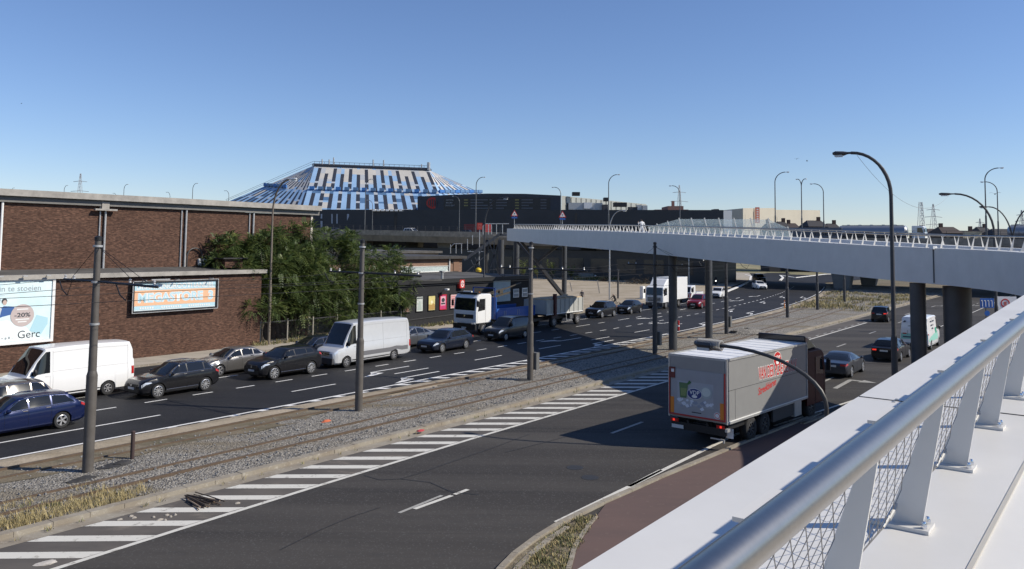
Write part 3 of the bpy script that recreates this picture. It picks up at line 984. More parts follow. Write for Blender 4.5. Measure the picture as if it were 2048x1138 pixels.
# ---- brick warehouse on the left; local x along the road, local y away from it
bw = thing('brick_building', 'long purple brick warehouse with a lower front range, concrete copings and drainpipes', 'building', A0, UA)
T1, T2 = 19.4, 22.9
b = MB(); b.hexa([(-60, T1, -.1), (17.8, T1, -.1), (17.8, T2, -.1), (-60, T2, -.1), (-60, T1, 5.36), (17.8, T1, 5.36), (17.8, T2, 5.36), (-60, T2, 5.36)])
b.build('wall', M_BRICK, bw)
b = MB(); b.hexa([(-60, T2, -.1), (25.3, T2, -.1), (25.3, 60, -.1), (-60, 60, -.1), (-60, T2, 9.95), (25.3, T2, 9.95), (25.3, 60, 9.95), (-60, 60, 9.95)])
b.build('wall', M_BRICK, bw)
b = MB(); b.hexa([(-60, T1 - .28, 5.365), (18.1, T1 - .28, 5.365), (18.1, T1 + .1, 5.365), (-60, T1 + .1, 5.365), (-60, T1 - .28, 5.64), (18.1, T1 - .28, 5.64), (18.1, T1 + .1, 5.64), (-60, T1 + .1, 5.64)])
b.build('gutter', M_CONC, bw)
b = MB(); b.hexa([(-60, T1 + .11, 5.37), (17.9, T1 + .11, 5.37), (17.9, T2 - .004, 5.37), (-60, T2 - .004, 5.37), (-60, T1 + .11, 5.6), (17.9, T1 + .11, 5.6), (17.9, T2 - .004, 5.82), (-60, T2 - .004, 5.82)])
b.build('roof', M_ROOF, bw)
b = MB(); b.box((-17.5, T2 - .13, 10.15), (87, .22, .38)); b.build('fascia', mat('fascia_grey', (.17, .165, .155), .8, var=.15, scale=1.2), bw)
b = MB(); b.hexa([(-61, T2 - .55, 10.345), (26.0, T2 - .55, 10.345), (26.0, 60, 10.345), (-61, 60, 10.345), (-61, T2 - .55, 10.75), (26.0, T2 - .55, 10.75), (26.0, 60, 10.75), (-61, 60, 10.75)])
b.build('coping', M_CONC, bw)
b = MB(); b.box((25.36, T2 + .25, 4.9), (.2, .62, 10.1)); b.build('corner_pier', mat('pale_render', (.50, .46, .40), .9, var=.15, scale=1.5), bw)
for sx in (1.2, 7.6, 13.6, 19.45):
    b = MB(); b.tube([(sx, T2 - .11, 5.7), (sx, T2 - .11, 10.0)], .075, 10); b.build('drainpipe', M_LIGHT_STEEL if sx != 1.2 else M_WHITE, bw)
    if sx != 1.2:
        b = MB(); b.tube([(sx - .34, T2 - .06, 5.7), (sx - .34, T2 - .06, 9.95)], .055, 8); b.build('drainpipe', M_LIGHT_STEEL, bw)
b = MB(); b.box((7.5, T2 - .2, 10.0), (.5, .2, .5)); b.box((7.5, T2 - .3, 9.72), (1.5, .26, .12)); b.build('ledge_bracket', M_CONC, bw)
b = MB(); b.tube([(13.75, T2 - .14, 5.7)] + [(13.75 + .62 - .62 * math.cos(a), T2 - .16, 6.55 + .62 * math.sin(a)) for a in [i * math.pi / 10 for i in range(11)]] + [(14.99, T2 - .14, 5.8)], .05, 8)
b.build('vent_pipe', M_POLE_DK, bw)
b = MB(); b.box((16.0, T1 + 1.5, 6.1), (1.5, 1.2, .62)); b.build('chimney', M_BRICK, bw)
b = MB(); b.box((16.0, T1 + 1.5, 6.455), (2.1, 1.7, .08)); b.build('chimney_cap', M_ROOF_DK, bw)
b = MB(); b.box((15.05, T2 - .1, 6.15), (.7, .1, .5)); b.build('white_panel', M_WHITE, bw)
# ---- billboards on the brick wall
XS = lambda s, z, t: (s, t, z)
def sign_frame(root, s0, s1, z0, z1, t, fr, mt, depth=.16):
    b = MB()
    for (a0, a1, c0, c1) in ((s0 - fr, s1 + fr, z1, z1 + fr), (s0 - fr, s1 + fr, z0 - fr, z0), (s0 - fr, s0, z0, z1), (s1, s1 + fr, z0, z1)):
        b.box(((a0 + a1) / 2, t - depth / 2, (c0 + c1) / 2), (a1 - a0, depth, c1 - c0))
    b.build('frame', mt, root)
def flat(root, name, pts, t, mt, sub=None):
    """flat decoration: polygon in wall coordinates (s, z) lying on the wall plane t (viewer on the low-t side)"""
    b = MB(); b.poly([(s, t, z) for s, z in pts])
    return b.build(name, mt, root, recalc=False)
def rect(s0, s1, z0, z1): return [(s0, z0), (s1, z0), (s1, z1), (s0, z1)]
def ell(s, z, rs, rz_, n=24): return [(s + rs * math.cos(2 * math.pi * k / n), z + rz_ * math.sin(2 * math.pi * k / n)) for k in range(n)]
def wall_text(root, txt, s, z, w, h, t, mt, **kw):
    return text(txt, frame_m((s, t, z), (1, 0, 0), (0, 0, 1)), w, h, mt, root, **kw)
T_ = T1
bb = thing('poster_billboard', 'white framed pale blue advertising poster on the brick wall, reading Gerc and -20%', 'billboard', A0, UA)
P_CYAN = mat('poster_pale_blue', (.60, .80, .84), .6, c2=(.76, .87, .88), scale=.9)
P_CYAN2 = mat('poster_blue', (.42, .66, .74), .6)
P_TXT = mat('poster_dark_ink', (.03, .04, .05), .6)
P_GREYTX = mat('poster_grey_ink', (.32, .36, .38), .6)
P_TAUPE = mat('poster_taupe', (.52, .44, .42), .6)
sign_frame(bb, -4.2, 2.72, 1.85, 5.3, T_ - .002, .16, M_WHITE, .2)
b = MB(); b.box((-.74, T_ - .07, 3.575), (6.9, .12, 3.43)); b.build('panel', P_CYAN, bb)
tt = T_ - .136
flat(bb, 'poster_picture', [(-2, 1.9), (1.9, 1.9), (1.4, 2.6), (.3, 3.1), (-1.5, 2.9)], tt, mat('poster_white', (.82, .88, .89), .6))
flat(bb, 'poster_picture', [(1.55, 2.4), (2.2, 2.15), (2.55, 2.75), (2.55, 3.1), (1.9, 3.3)], tt - .002, P_CYAN2)
flat(bb, 'poster_picture', [(-.6, 3.05), (.05, 3.3), (.72, 3.45), (.66, 3.85), (.1, 3.9), (-.4, 3.55)], tt - .004, mat('poster_denim', (.04, .12, .33), .6))
flat(bb, 'poster_picture', [(-1.0, 2.95), (-.1, 3.3), (-.2, 3.42), (-.6, 3.4), (-1.1, 3.15)], tt - .006, P_TXT)
flat(bb, 'poster_picture', [(-.5, 3.4), (-.1, 3.3), (0, 3.75), (-.2, 4.0), (-.45, 3.9)], tt - .007, mat('poster_shirt', (.55, .6, .62), .6))
for (x, z) in ((-.25, 4.18), (.12, 4.12)):
    flat(bb, 'poster_picture', ell(x, z + .06, .15, .16), tt - .008, P_TXT)
    flat(bb, 'poster_picture', ell(x + .02, z - .02, .11, .14), tt - .010, mat('poster_skin', (.55, .42, .36), .6))
flat(bb, 'poster_badge', ell(1.12, 3.32, .64, .64, 32), tt - .012, P_TAUPE)
wall_text(bb, '-20%', .68, 3.22, .88, .25, tt - .016, P_TXT, bold=.02)
for (x0, x1, z) in ((.8, 1.42, 3.64), (.75, 1.5, 3.06), (.88, 1.36, 2.92)):
    flat(bb, 'poster_lettering', rect(x0, x1, z, z + .07), tt - .016, M_WHITE)
wall_text(bb, 'om in te stoeien', -.9, 4.72, 2.98, .3, tt - .004, P_GREYTX)
wall_text(bb, 'Gerc', .92, 2.0, 1.22, .44, tt - .006, P_TXT)
flat(bb, 'poster_lettering', rect(-1.2, .12, 4.48, 4.5), tt - .004, P_GREYTX)
for k in range(9):
    flat(bb, 'poster_lettering', rect(-.85 + k * .18, -.75 + k * .18, 2.0 + .02 * (k % 3), 2.06 + .03 * (k % 4)), tt - .004, P_GREYTX)
for k in range(4):
    b = MB(); b.tube([(-1.6 + k * 1.3, T_ - .1, 5.5), (-1.6 + k * 1.3, T_ - .5, 5.62)], .02, 6); b.box((-1.6 + k * 1.3, T_ - .52, 5.6), (.25, .1, .07)); b.build('spotlight', M_LIGHT_STEEL, bb)
mg = thing('shop_sign', 'wide blue and orange illuminated box sign reading MEGASTORE 3 on the brick wall', 'sign', A0, UA)
sign_frame(mg, 7.78, 13.8, 3.14, 4.94, T_ - .002, .09, mat('sign_frame_black', (.02, .02, .022), .4), .3)
b = MB()
for (a0, a1, c0, c1) in ((7.66, 13.92, 5.035, 5.075), (7.66, 13.92, 3.005, 3.045)): b.box(((a0 + a1) / 2, T_ - .3, (c0 + c1) / 2), (a1 - a0, .06, c1 - c0))
for x in (7.66, 13.92): b.box((x, T_ - .3, 4.04), (.05, .05, 2.06))
b.build('outer_frame', M_LIGHT_STEEL, mg)
S_BLUE = mat('sign_light_blue', (.48, .70, .78), .4); S_OR = mat('sign_orange', (.80, .48, .29), .4); S_WH = mat('sign_white', (.80, .80, .78), .4)
b = MB(); b.box((10.79, T_ - .12, 4.04), (6.0, .2, 1.79)); b.build('panel', S_BLUE, mg)
tt = T_ - .226
flat(mg, 'panel_band', rect(7.82, 13.76, 3.46, 4.46), tt, S_OR)
flat(mg, 'panel_band', rect(7.82, 13.76, 3.16, 3.2), tt, S_WH)
wall_text(mg, 'DRANKENGROOTHANDEL', 7.95, 4.52, 5.7, .34, tt - .004, S_WH, bold=.02)
wall_text(mg, 'MEGASTORE', 8.05, 3.64, 4.75, .66, tt - .004, S_WH, bold=.075)
wall_text(mg, 'MEGASTORE', 8.08, 3.67, 4.69, .6, tt - .008, S_BLUE, bold=.012)
wall_text(mg, '3', 13.18, 3.64, .42, .66, tt - .004, S_WH, bold=.075)
wall_text(mg, '3', 13.21, 3.67, .36, .6, tt - .008, S_BLUE, bold=.012)
for k, (x0, x1) in enumerate(((8.2, 9.3), (9.7, 11.3), (11.7, 13.4))):
    n = int((x1 - x0) / .17)
    for q in range(n):
        flat(mg, 'small_lettering', rect(x0 + q * .17, x0 + q * .17 + .11, 3.25, 3.37), tt - .004, S_WH)
b = MB()
for x in (8.3, 10.6, 13.2): b.box((x, T_ - .5, 5.13), (.05, .5, .05))
b.box((9.3, T_ - .7, 5.16), (1.3, .12, .07)); b.build('lamp_bracket', M_LIGHT_STEEL, mg)
# ---- black painted hall with posters
bh = thing('black_building', 'low black painted brick building with flat roof and a row of posters', 'building', A0, UA)
TB = 19.6
b = MB(); b.hexa([(32.6, TB, -.1), (53, TB, -.1), (53, 30.5, -.1), (32.6, 30.5, -.1), (32.6, TB, 3.98), (53, TB, 3.98), (53, 30.5, 3.98), (32.6, 30.5, 3.98)]); b.build('wall', M_BLACKBRICK, bh)
b = MB(); b.hexa([(32.2, TB - .3, 3.99), (53.2, TB - .3, 3.99), (53.2, 30.7, 3.99), (32.2, 30.7, 3.99), (32.2, TB - .3, 4.32), (53.2, TB - .3, 4.32), (53.2, 30.7, 4.42), (32.2, 30.7, 4.42)]); b.build('roof', M_ROOF, bh)
b = MB(); b.hexa([(32.19, TB - .33, 3.97), (38.2, TB - .33, 3.97), (38.2, TB - .305, 3.97), (32.19, TB - .305, 3.97), (32.19, TB - .33, 4.35), (38.2, TB - .33, 4.2), (38.2, TB - .305, 4.2), (32.19, TB - .305, 4.35)])
b.box((45.7, TB - .318, 4.16), (15, .025, .4)); b.build('roof_edge', mat('black_edge', (.012, .012, .013), .6), bh)
b = MB(); b.tube([(38.4, TB - .1, 4.3), (38.4, TB - .1, 5.0)], .13, 10); b.box((38.4, TB - .1, 5.04), (.42, .4, .14)); b.build('roof_vent', M_LIGHT_STEEL, bh)
b = MB(); b.box((47.93, TB - .05, 2.83), (2.9, .08, 2.14)); b.build('light_panel', mat('pale_blue_panel', (.40, .47, .48), .6, var=.08, scale=1.5), bh)
for (x, z0, z1) in ((50.5, 2.05, 2.95), (52.1, 2.05, 3.0)):
    f = MB(); f.box((x, TB - .03, (z0 + z1) / 2), (1.0, .05, z1 - z0)); fo = f.build('window', M_WHITE, bh)
    for q in (0, 1):
        g = MB(); g.box((x, TB - .06, z0 + .24 + q * .44), (.82, .02, .34)); g.build('pane', mat('grey_pane', (.30, .33, .35), .15), fo)
b = MB(); b.tube([(40.5, TB, .9), (32.8, TB - .04, .75)], .05, 6); b.build('pipe', M_POLE_DK, bh)
# posters on the black wall: each a thing of its own
posters = [(33.2, 34.15, (.20, .16, .15), 'framed poster with a brown figure'), (34.95, 35.8, (.62, .66, .62), 'framed poster with a pale grey picture'), (36.58, 37.5, (.72, .62, .25), 'framed poster with a yellow landscape'), (38.2, 39.08, (.62, .05, .18), 'framed poster with a crimson border'), (39.72, 40.62, (.72, .48, .47), 'framed poster with pink lettering blocks')]
for i, (s0, s1, c, lab) in enumerate(posters):
    pr = thing('wall_poster', lab + ' on the black brick wall', 'poster', A0, UA, group='posters on the black building')
    sign_frame(pr, s0, s1, 1.5, 2.82, TB - .002, .05, M_RED if i == 3 else M_BLACK, .09)
    b = MB(); b.box(((s0 + s1) / 2, TB - .035, 2.16), (s1 - s0 - .004, .06, 1.31)); b.build('sheet', mat('poster_sheet_%d' % i, c, .6, c2=tuple(v * .75 for v in c), scale=3), pr)
    t = TB - .07; w = s1 - s0; cm = (s0 + s1) / 2
    if i == 0:
        flat(pr, 'picture', [(cm - .25, 1.55), (cm + .3, 1.55), (cm + .22, 2.2), (cm, 2.55), (cm - .2, 2.2)], t, mat('poster_brown', (.32, .19, .15), .6)); flat(pr, 'picture', ell(cm, 2.5, .13, .16), t - .003, mat('poster_tan', (.5, .36, .3), .6))
    if i == 1:
        flat(pr, 'picture', [(cm - .32, 1.6), (cm + .32, 1.6), (cm + .1, 2.4), (cm - .1, 2.4)], t, mat('poster_greygreen', (.40, .46, .42), .6))
        for q in range(5): flat(pr, 'lettering', rect(s0 + .08 + q * .15, s0 + .19 + q * .15, 2.6, 2.74), t - .003, P_TXT)
    if i == 2:
        flat(pr, 'picture', [(s0 + .03, 1.55), (s1 - .03, 1.55), (s1 - .03, 2.0), (cm + .2, 2.15), (cm, 2.0), (s0 + .03, 2.05)], t, mat('poster_ochre', (.42, .26, .08), .6)); flat(pr, 'picture', ell(cm, 2.25, .15, .15), t - .003, mat('poster_cream', (.8, .74, .5), .6))
    if i == 3:
        flat(pr, 'picture', rect(s0 + .1, s1 - .1, 1.85, 2.7), t, mat('poster_pink', (.70, .40, .46), .6)); flat(pr, 'picture', ell(cm, 2.35, .25, .2), t - .003, P_TXT); flat(pr, 'picture', rect(s0 + .15, s1 - .15, 1.95, 2.1), t - .003, P_TXT)
    if i == 4:
        for q in range(6): flat(pr, 'lettering', rect(s0 + .1, s1 - .1 - .1 * (q % 2), 1.65 + q * .18, 1.75 + q * .18), t, mat('poster_redink', (.62, .22, .22), .6))
ls = thing('logo_sign', 'small square red sign with a white ring emblem on the black wall', 'sign', A0, UA)
b = MB(); b.box((41.1, TB - .2, 3.8), (.72, .3, .8)); b.build('box', M_RED, ls)
flat(ls, 'emblem', ell(41.14, 3.8, .24, .33), TB - .353, M_WHITE); flat(ls, 'emblem', ell(41.14, 3.8, .15, .23), TB - .356, M_RED); flat(ls, 'emblem', ell(41.13, 3.83, .05, .14), TB - .359, M_WHITE)
fl = thing('wall_floodlight', 'white floodlight on a bracket arm above the posters', 'floodlight', A0, UA)
b = MB(); b.tube([(37.9, TB, 3.0), (38.3, TB - .5, 3.35)], .03, 6); b.build('arm', M_POLE_DK, fl)
b = MB(); b.box((38.55, TB - .6, 3.38), (.45, .3, .14), rz=.3); b.build('lamp_housing', M_WHITE, fl)
# ---- small brick house behind the black building
def stl(x, y, z): return st(gp(x, y, z))
s0, t0 = stl(805, 551, 4.42); s1, t1 = stl(925, 546.5, 4.42)
t0 = 30.0
h2 = thing('brick_house', 'low orange brick house with glass block strip behind the black flat roof', 'house', A0, UA)
sa, _ = onwall(803, 551, 30.6); sb, _ = onwall(897, 547, 30.6); sc_, _ = onwall(925, 546, 30.6); _, zt2 = onwall(860, 518, 30.6); _, zb2 = onwall(860, 548, 30.6)
b = MB(); b.hexa([(sa - 12, 30.72, -.1), (sc_, 30.72, -.1), (sc_, 42, -.1), (sa - 12, 42, -.1), (sa - 12, 30.72, zt2), (sc_, 30.72, zt2), (sc_, 42, zt2), (sa - 12, 42, zt2)]); b.build('wall', M_BRICK2, h2)
b = MB(); b.hexa([(sa - 12.4, 30.2, zt2 + .004), (sc_ + .3, 30.2, zt2 + .004), (sc_ + .3, 43, zt2 + .004), (sa - 12.4, 43, zt2 + .004), (sa - 12.4, 30.2, zt2 + .32), (sc_ + .3, 30.2, zt2 + .32), (sc_ + .3, 43, zt2 + .42), (sa - 12.4, 43, zt2 + .42)]); b.build('roof', M_ROOF_DK, h2)
b = MB(); b.box(((sa + sb) / 2, 30.69, 4.75), (sb - sa - .1, .04, .55)); o = b.build('glass_block_window', brick_mat('glass_blocks', (.38, .45, .45), (.24, .31, .32), (.50, .50, .47), dark=.9), h2)
b = MB(); b.box(((sa + sb) / 2, 30.66, 4.46), (sb - sa + .1, .08, .07)); b.box(((sa + sb) / 2, 30.66, 5.08), (sb - sa + .1, .08, .05)); b.box((sa, 30.66, 5.3), (.08, .08, 1.7)); b.build('window_frame', M_WHITE, o)
b = MB(); b.tube([(sb + .15, 30.6, 4.4), (sb + .15, 30.6, zt2)], .09, 10); b.build('drainpipe', M_WHITE, h2)
b = MB(); b.box((sc_ - 1.1, 30.68, 5.1), (1.0, .07, 1.3)); b.build('door', mat('door_brown', (.20, .115, .075), .7), h2)
b = MB(); b.box((sb + .75, 30.68, 5.6), (.35, .06, .45)); b.build('vent_grille', M_BLACK, h2)
# roof further back, with light posts of a stair rail
wr = thing('flat_roof_shed', 'grey flat roofed shed lying below the concrete viaduct', 'shed', A0, UA)
b = MB(); b.hexa([(30, 44, -.1), (66, 44, -.1), (66, 70, -.1), (30, 70, -.1), (30, 44, 6.3), (66, 44, 6.3), (66, 70, 6.4), (30, 70, 6.4)]); b.build('wall', M_CONC_DK, wr)
b = MB(); b.hexa([(29.6, 43.6, 6.305), (66.4, 43.6, 6.305), (66.4, 70.4, 6.405), (29.6, 70.4, 6.405), (29.6, 43.6, 6.6), (66.4, 43.6, 6.6), (66.4, 70.4, 6.75), (29.6, 70.4, 6.75)]); b.build('roof', M_ROOF, wr)
# ================================================================== VIADUCT
via = thing('concrete_viaduct', 'weathered concrete motorway viaduct crossing behind the brick buildings', 'viaduct', W(134, 0), UA)
def vz(t): return 9.4 + max(0, t - 20) * .0135
VT = rng(-160, 230, 5)
def vsweep(prof, mt, name, ts=VT):
    b = MB(); k = len(prof); vs = [(x, t, vz(t) + z) for t in ts for x, z in prof]
    fs = [(i * k + j, i * k + (j + 1) % k, (i + 1) * k + (j + 1) % k, (i + 1) * k + j) for i in range(len(ts) - 1) for j in range(k)] + [tuple(range(k)), tuple((len(ts) - 1) * k + j for j in range(k))]
    b.add(vs, fs); return b.build(name, mt, via)
vsweep([(0, 0), (0, -1.3), (.35, -1.3), (.35, 0)], M_CONC_DK, 'parapet')
vsweep([(30.65, 0), (30.65, -1.3), (31, -1.3), (31, 0)], M_CONC_DK, 'parapet')
vsweep([(.1, -1.305), (.1, -1.45), (.8, -2.9), (30.2, -2.9), (30.9, -1.45), (30.9, -1.305)], mat('viaduct_beam', (.27, .24, .195), .9, c2=(.15, .135, .11), scale=.35), 'deck_beam')
vsweep([(.36, -1.2), (.36, -1.303), (30.6, -1.303), (30.6, -1.2)], M_ASPH_OLD, 'carriageway')
b = MB()
for t in rng(-160, 230, 2.6):
    b.box((.17, t, vz(t) + .62), (.06, .06, 1.25))
for q in (.35, .75, 1.22):
    b.tube([(.17, t, vz(t) + q) for t in VT], .025, 4)
tag(b.build('fence_rail', M_POLE_DK, via), kind='stuff')
for t in (-95, -60, -24, 9, 45, 75, 105, 135, 165):
    for x in (5.5, 26):
        b = MB(); z = vz(t) - 2.9
        b.hexa([(x - 1.0, t - 1.3, -.1), (x + 1.0, t - 1.3, -.1), (x + 1.0, t + 1.3, -.1), (x - 1.0, t + 1.3, -.1), (x - 1.2, t - 2.4, z), (x + 1.2, t - 2.4, z), (x + 1.2, t + 2.4, z), (x - 1.2, t + 2.4, z)])
        b.build('pier', mat('pier_concrete', (.17, .165, .155), .8, var=.15, scale=.6), via)
# closed black front under the viaduct
ub = thing('dark_building', 'dark glazed building tucked under the concrete viaduct', 'building', W(137.6, 0), UA)
b = MB(); b.hexa([(0, 34, -.1), (14, 34, -.1), (14, 200, -.1), (0, 200, -.1), (0, 34, 6.3), (14, 34, 6.3), (14, 200, 6.3), (0, 200, 6.3)]); b.build('wall', mat('dark_cladding', (.022, .024, .028), .5, var=.3, scale=.4), ub)
for k in range(8):
    b = MB(); b.box((-.03, 40 + k * 6.5, 3.1), (.06, 4.6, 3.0)); b.build('window', mat('dark_window', (.03, .034, .04), .15), ub)
# ================================================================== ARENA
ar = thing('arena_dome', 'huge hipped arena roof clad in blue, white and dark panels', 'arena', (0, 0, 0))
BL, BR, TR, TL = at(604, 418, 285), at(893, 424, 285), at(858, 341, 303), at(629, 332, 303)
B7, TL2, B3, TR2 = at(452, 405, 303), at(626.5, 331.6, 309), at(1040, 420, 335), at(861, 341.5, 330)
B6, B4, TL3, TR3 = at(545, 418, 400), at(985, 423, 400), at(655, 338, 350), at(838, 345, 350)
A_W = mat('arena_white_panel', (.56, .53, .48), .5, var=.08, scale=.3)
A_W2 = mat('arena_grey_panel', (.46, .48, .50), .5)
A_B = mat('arena_light_blue_panel', (.30, .46, .66), .45, var=.08, scale=.3)
A_B2 = mat('arena_mid_blue_panel', (.10, .19, .33), .4)
A_D = mat('arena_dark_panel', (.045, .05, .065), .35)
A_DB = mat('arena_dormer_blue', (.045, .16, .42), .4)
AM = [A_W, A_W2, A_B, A_B2, A_D]
def facet(name, bl, br, tr, tl, ncol, seed, bluebias=0.0):
    rnd = random.Random(seed)
    b = MB()
    rows = [0, .04, .17, .3, .36, .40, .48, .52, .58, .64, .72, .80, .84, .97, 1.0]
    th = [rnd.uniform(.12, .55) for _ in range(ncol + 1)]
    nrm = (br - bl).cross(tl - bl).normalized()
    def P(u, v): return (tl.lerp(tr, u)).lerp(bl.lerp(br, u), v)
    for i in range(ncol):
        w = .57
        for half in (0, 1):
            u0 = (i + (0 if half == 0 else w)) / ncol; u1 = (i + (w if half == 0 else 1)) / ncol
            for r in range(len(rows) - 1):
                v0, v1 = rows[r], rows[r + 1]; vm = (v0 + v1) / 2
                tri = None
                if half == 1:
                    if i % 2 == 0: mi = 4 if (.04 < vm < .36 or .40 < vm < .52) else (1 if vm < .58 else (4 if .64 < vm < .97 else 3))
                    else: mi = 4 if (.17 < vm < .40 or .40 < vm < .58) else ((0 if rnd.random() < .6 else 2) if vm < .17 else (4 if (.64 < vm < .80 or .84 < vm < .97) else 1))
                else:
                    t = th[i] - bluebias
                    mi = ((0 if rnd.random() < .7 else 1) if rnd.random() < .88 else 2) if vm < t else (2 if rnd.random() < .9 else 1)
                    if vm > .6: mi = 2 if rnd.random() < .85 else (0 if rnd.random() < .5 else 3)
                b.quad(P(u0, v1), P(u1, v1), P(u1, v0), P(u0, v0), mi)
    b.build(name, AM, ar, recalc=False)
    for i in range(ncol):          # row of dormers
        u = (i + .5) / ncol
        if seed == 2 and i > 6: continue
        d = MB(); c = P(u, .57); wd = (br - bl) / ncol * .5
        q = Vector((0, 0, 1.25)); o = nrm * .8 if nrm.y < 0 else -nrm * .8
        o = Vector((o.x, o.y, .3))
        base = [c - wd / 2, c + wd / 2]
        d.hexa([base[0] + o, base[1] + o, base[1] - o * .5, base[0] - o * .5, base[0] + o * .75 + q * .9, base[1] + o * .75 + q * .9, base[1] - o * .5 + q, base[0] - o * .5 + q])
        d.build('dormer', A_B2 if i % 3 else A_DB, ar)
facet('roof_face', BL, BR, TR, TL, 15, 1)
facet('roof_face', B7, BL, TL, TL2, 13, 2, -.45)
facet('roof_face', BR, B3, TR2, TR, 9, 3, -.1)
b = MB(); b.quad(TL, TR, TR2, TL2, 0); b.poly([TL2, TR2, TR3, TL3], 0); b.quad(B3, B4, TR3, TR2, 0); b.quad(B4, B6, TL3, TR3, 0); b.quad(B6, B7, TL2, TL3, 0); b.build('back_roof', A_D, ar)
b = MB()
b.tube([TL2 + Vector((0, 0, .35)), TL + Vector((0, 0, .35)), TR + Vector((0, 0, .35)), TR2 + Vector((0, 0, .35))], .55, 6); b.build('ridge_trim', A_D, ar)
b = MB()
for q in (.9, 1.7):
    b.tube([TL2 + Vector((0, 0, q)), TL + Vector((0, 0, q)), TR + Vector((0, 0, q))], .07, 4)
    b.tube([B7.lerp(TL2, .0) + Vector((0, -.5, q * .6)), TL2 + Vector((0, 0, q))], .05, 4)
for k in range(24):
    p = TL.lerp(TR, k / 23); b.tube([p, p + Vector((0, 0, 1.7))], .06, 4)
tag(b.build('roof_railing', M_GREY_STEEL, ar), kind='stuff')
for (x, hh) in ((644, 2.6), (658, 2.6), (667, 3.4), (746, 3.2), (767, 3.2), (843, 2.2), (857, 3.0)):
    b = MB(); p = TL.lerp(TR, (x - 629) / 229); b.tube([p, p + Vector((0, 0, hh))], .25 if x != 857 else .6, 6); b.build('antenna', M_LIGHT_STEEL, ar)
# dark base and hall
ha = thing('event_hall', 'large black clad event hall with a red roundel and lettered display board', 'hall', (0, 0, 0))
H_DARK = mat('hall_dark_cladding', (.030, .032, .037), .45, var=.15, scale=.15)
H_DARK2 = mat('hall_upper_cladding', (.038, .042, .052), .5, var=.12, scale=.2)
def gpoly(pts, Yf, dy, mt, name, par):
    """front polygon given by image points surveyed at the distance Yf(x), run back by dy"""
    b = MB(); pp = [at(x, y, Yf(x)) for x, y in pts]
    b.prism(pp, Vector((0, dy, 0))); return b.build(name, mt, par)
YH = lambda x: 262 - (x - 620) * .024
zb = lambda x: at(x, 600, YH(x))
def wall_front(x0, x1, y0, y1, mt, name, par, dy=60, Yf=YH, zbot=-.1):
    a, c = at(x0, y0, Yf(x0)), at(x1, y1, Yf(x1))
    b = MB(); b.hexa([(a.x, a.y, zbot), (c.x, c.y, zbot), (c.x, c.y + dy, zbot), (a.x, a.y + dy, zbot), a, c, (c.x, c.y + dy, c.z), (a.x, a.y + dy, a.z)]); return b.build(name, mt, par)
wall_front(560, 1447, 419, 420, H_DARK, 'lower_wall', ha, 20)
YU = lambda x: YH(x) + 3
pts = [(835, 430), (1122, 430), (1122, 391), (1050, 387.5), (975, 387), (900, 389.5), (835, 393)]
gpoly(pts, YU, 60, H_DARK2, 'upper_wall', ha)
H_CORR = mat('corrugated_sheet', (.36, .37, .34), .5, 0.1, var=.1, scale=.3)
b = MB()
for k in range(34):
    x0 = 1123 + k * 5; x1 = x0 + 5; f = lambda x: 391.5 + (x - 1123) * .1
    Y0 = 255 + k * 1.6
    a0, a1 = at(x0, f(x0), YU(x0) + k * 1.6 + (k % 2) * .5), at(x1, f(x1), YU(x1) + (k + 1) * 1.6 + (k % 2) * .5)
    b.quad((a0.x, a0.y, 15), (a1.x, a1.y, 15), a1, a0)
b.build('side_wall', H_CORR, ha)
for (x0, x1, y0, y1, mt) in ((1137, 1205, 406, 419, M_LIGHT_STEEL), (1168, 1184, 405, 417, M_WHITE), (1205, 1216, 409, 420, M_DKGREY), (1228, 1254, 405, 413, M_BLACK), (1258, 1276, 414, 420, M_DKGREY), (1275, 1284, 410, 420, M_LIGHT_STEEL), (1285, 1295, 411, 420, M_LIGHT_STEEL), (1145, 1160, 384, 391, M_BLACK), (1208, 1217, 395, 402, M_BLACK)):
    a, c = at(x0, y1, YU(x0) + 3), at(x1, y0, YU(x0) + 3)
    b = MB(); b.box(((a.x + c.x) / 2, a.y + 1.5, (a.z + c.z) / 2), (c.x - a.x, 3, c.z - a.z)); b.build('roof_unit', mt, ha)
fy = lambda x: YU(x) - .15
def hflat(x0, x1, y0, y1, mt, name='display_lettering', off=0.0):
    b = MB(); a = [at(x, y, fy(x) - off) for x, y in ((x0, y1), (x1, y1), (x1, y0), (x0, y0))]; b.poly(a); return b.build(name, mt, ha, recalc=False)
hflat(888, 1100, 395, 420.5, mat('display_black', (.010, .011, .015), .3), 'display_board')
b = MB(); b.poly([at(865.5 + 13 * math.cos(2 * math.pi * k / 24), 406 + 11.5 * math.sin(2 * math.pi * k / 24), fy(865)) for k in range(24)][::-1]); b.build('red_roundel', mat('hall_red', (.20, .012, .012), .6), ha, recalc=False)
for k in range(5):
    hflat(856 + k * 4, 858 + k * 4, 398 + abs(k - 2) * 1.5, 414 - abs(k - 2) * 1.5, H_DARK2, 'red_roundel', .3)
D_W = mat('display_white', (.30, .30, .30), .6); D_Y = mat('display_yellow', (.28, .24, .09), .6); D_G = mat('display_grey', (.13, .13, .14), .6)
def hline(txt, x, y, w, mt):
    a, c = at(x, y, fy(x) - .3), at(x + w, y, fy(x + w) - .3)
    text(txt, frame_m(a, c - a, (0, 0, 1)), (c - a).length, .5, mt, ha, 'display_lettering', bold=.02)
hline('SANTANA', 892, 401.5, 15, D_W); hline('MALUMA', 892, 407, 13, D_W); hline('DAVID GRAY', 891, 412.5, 18, D_W)
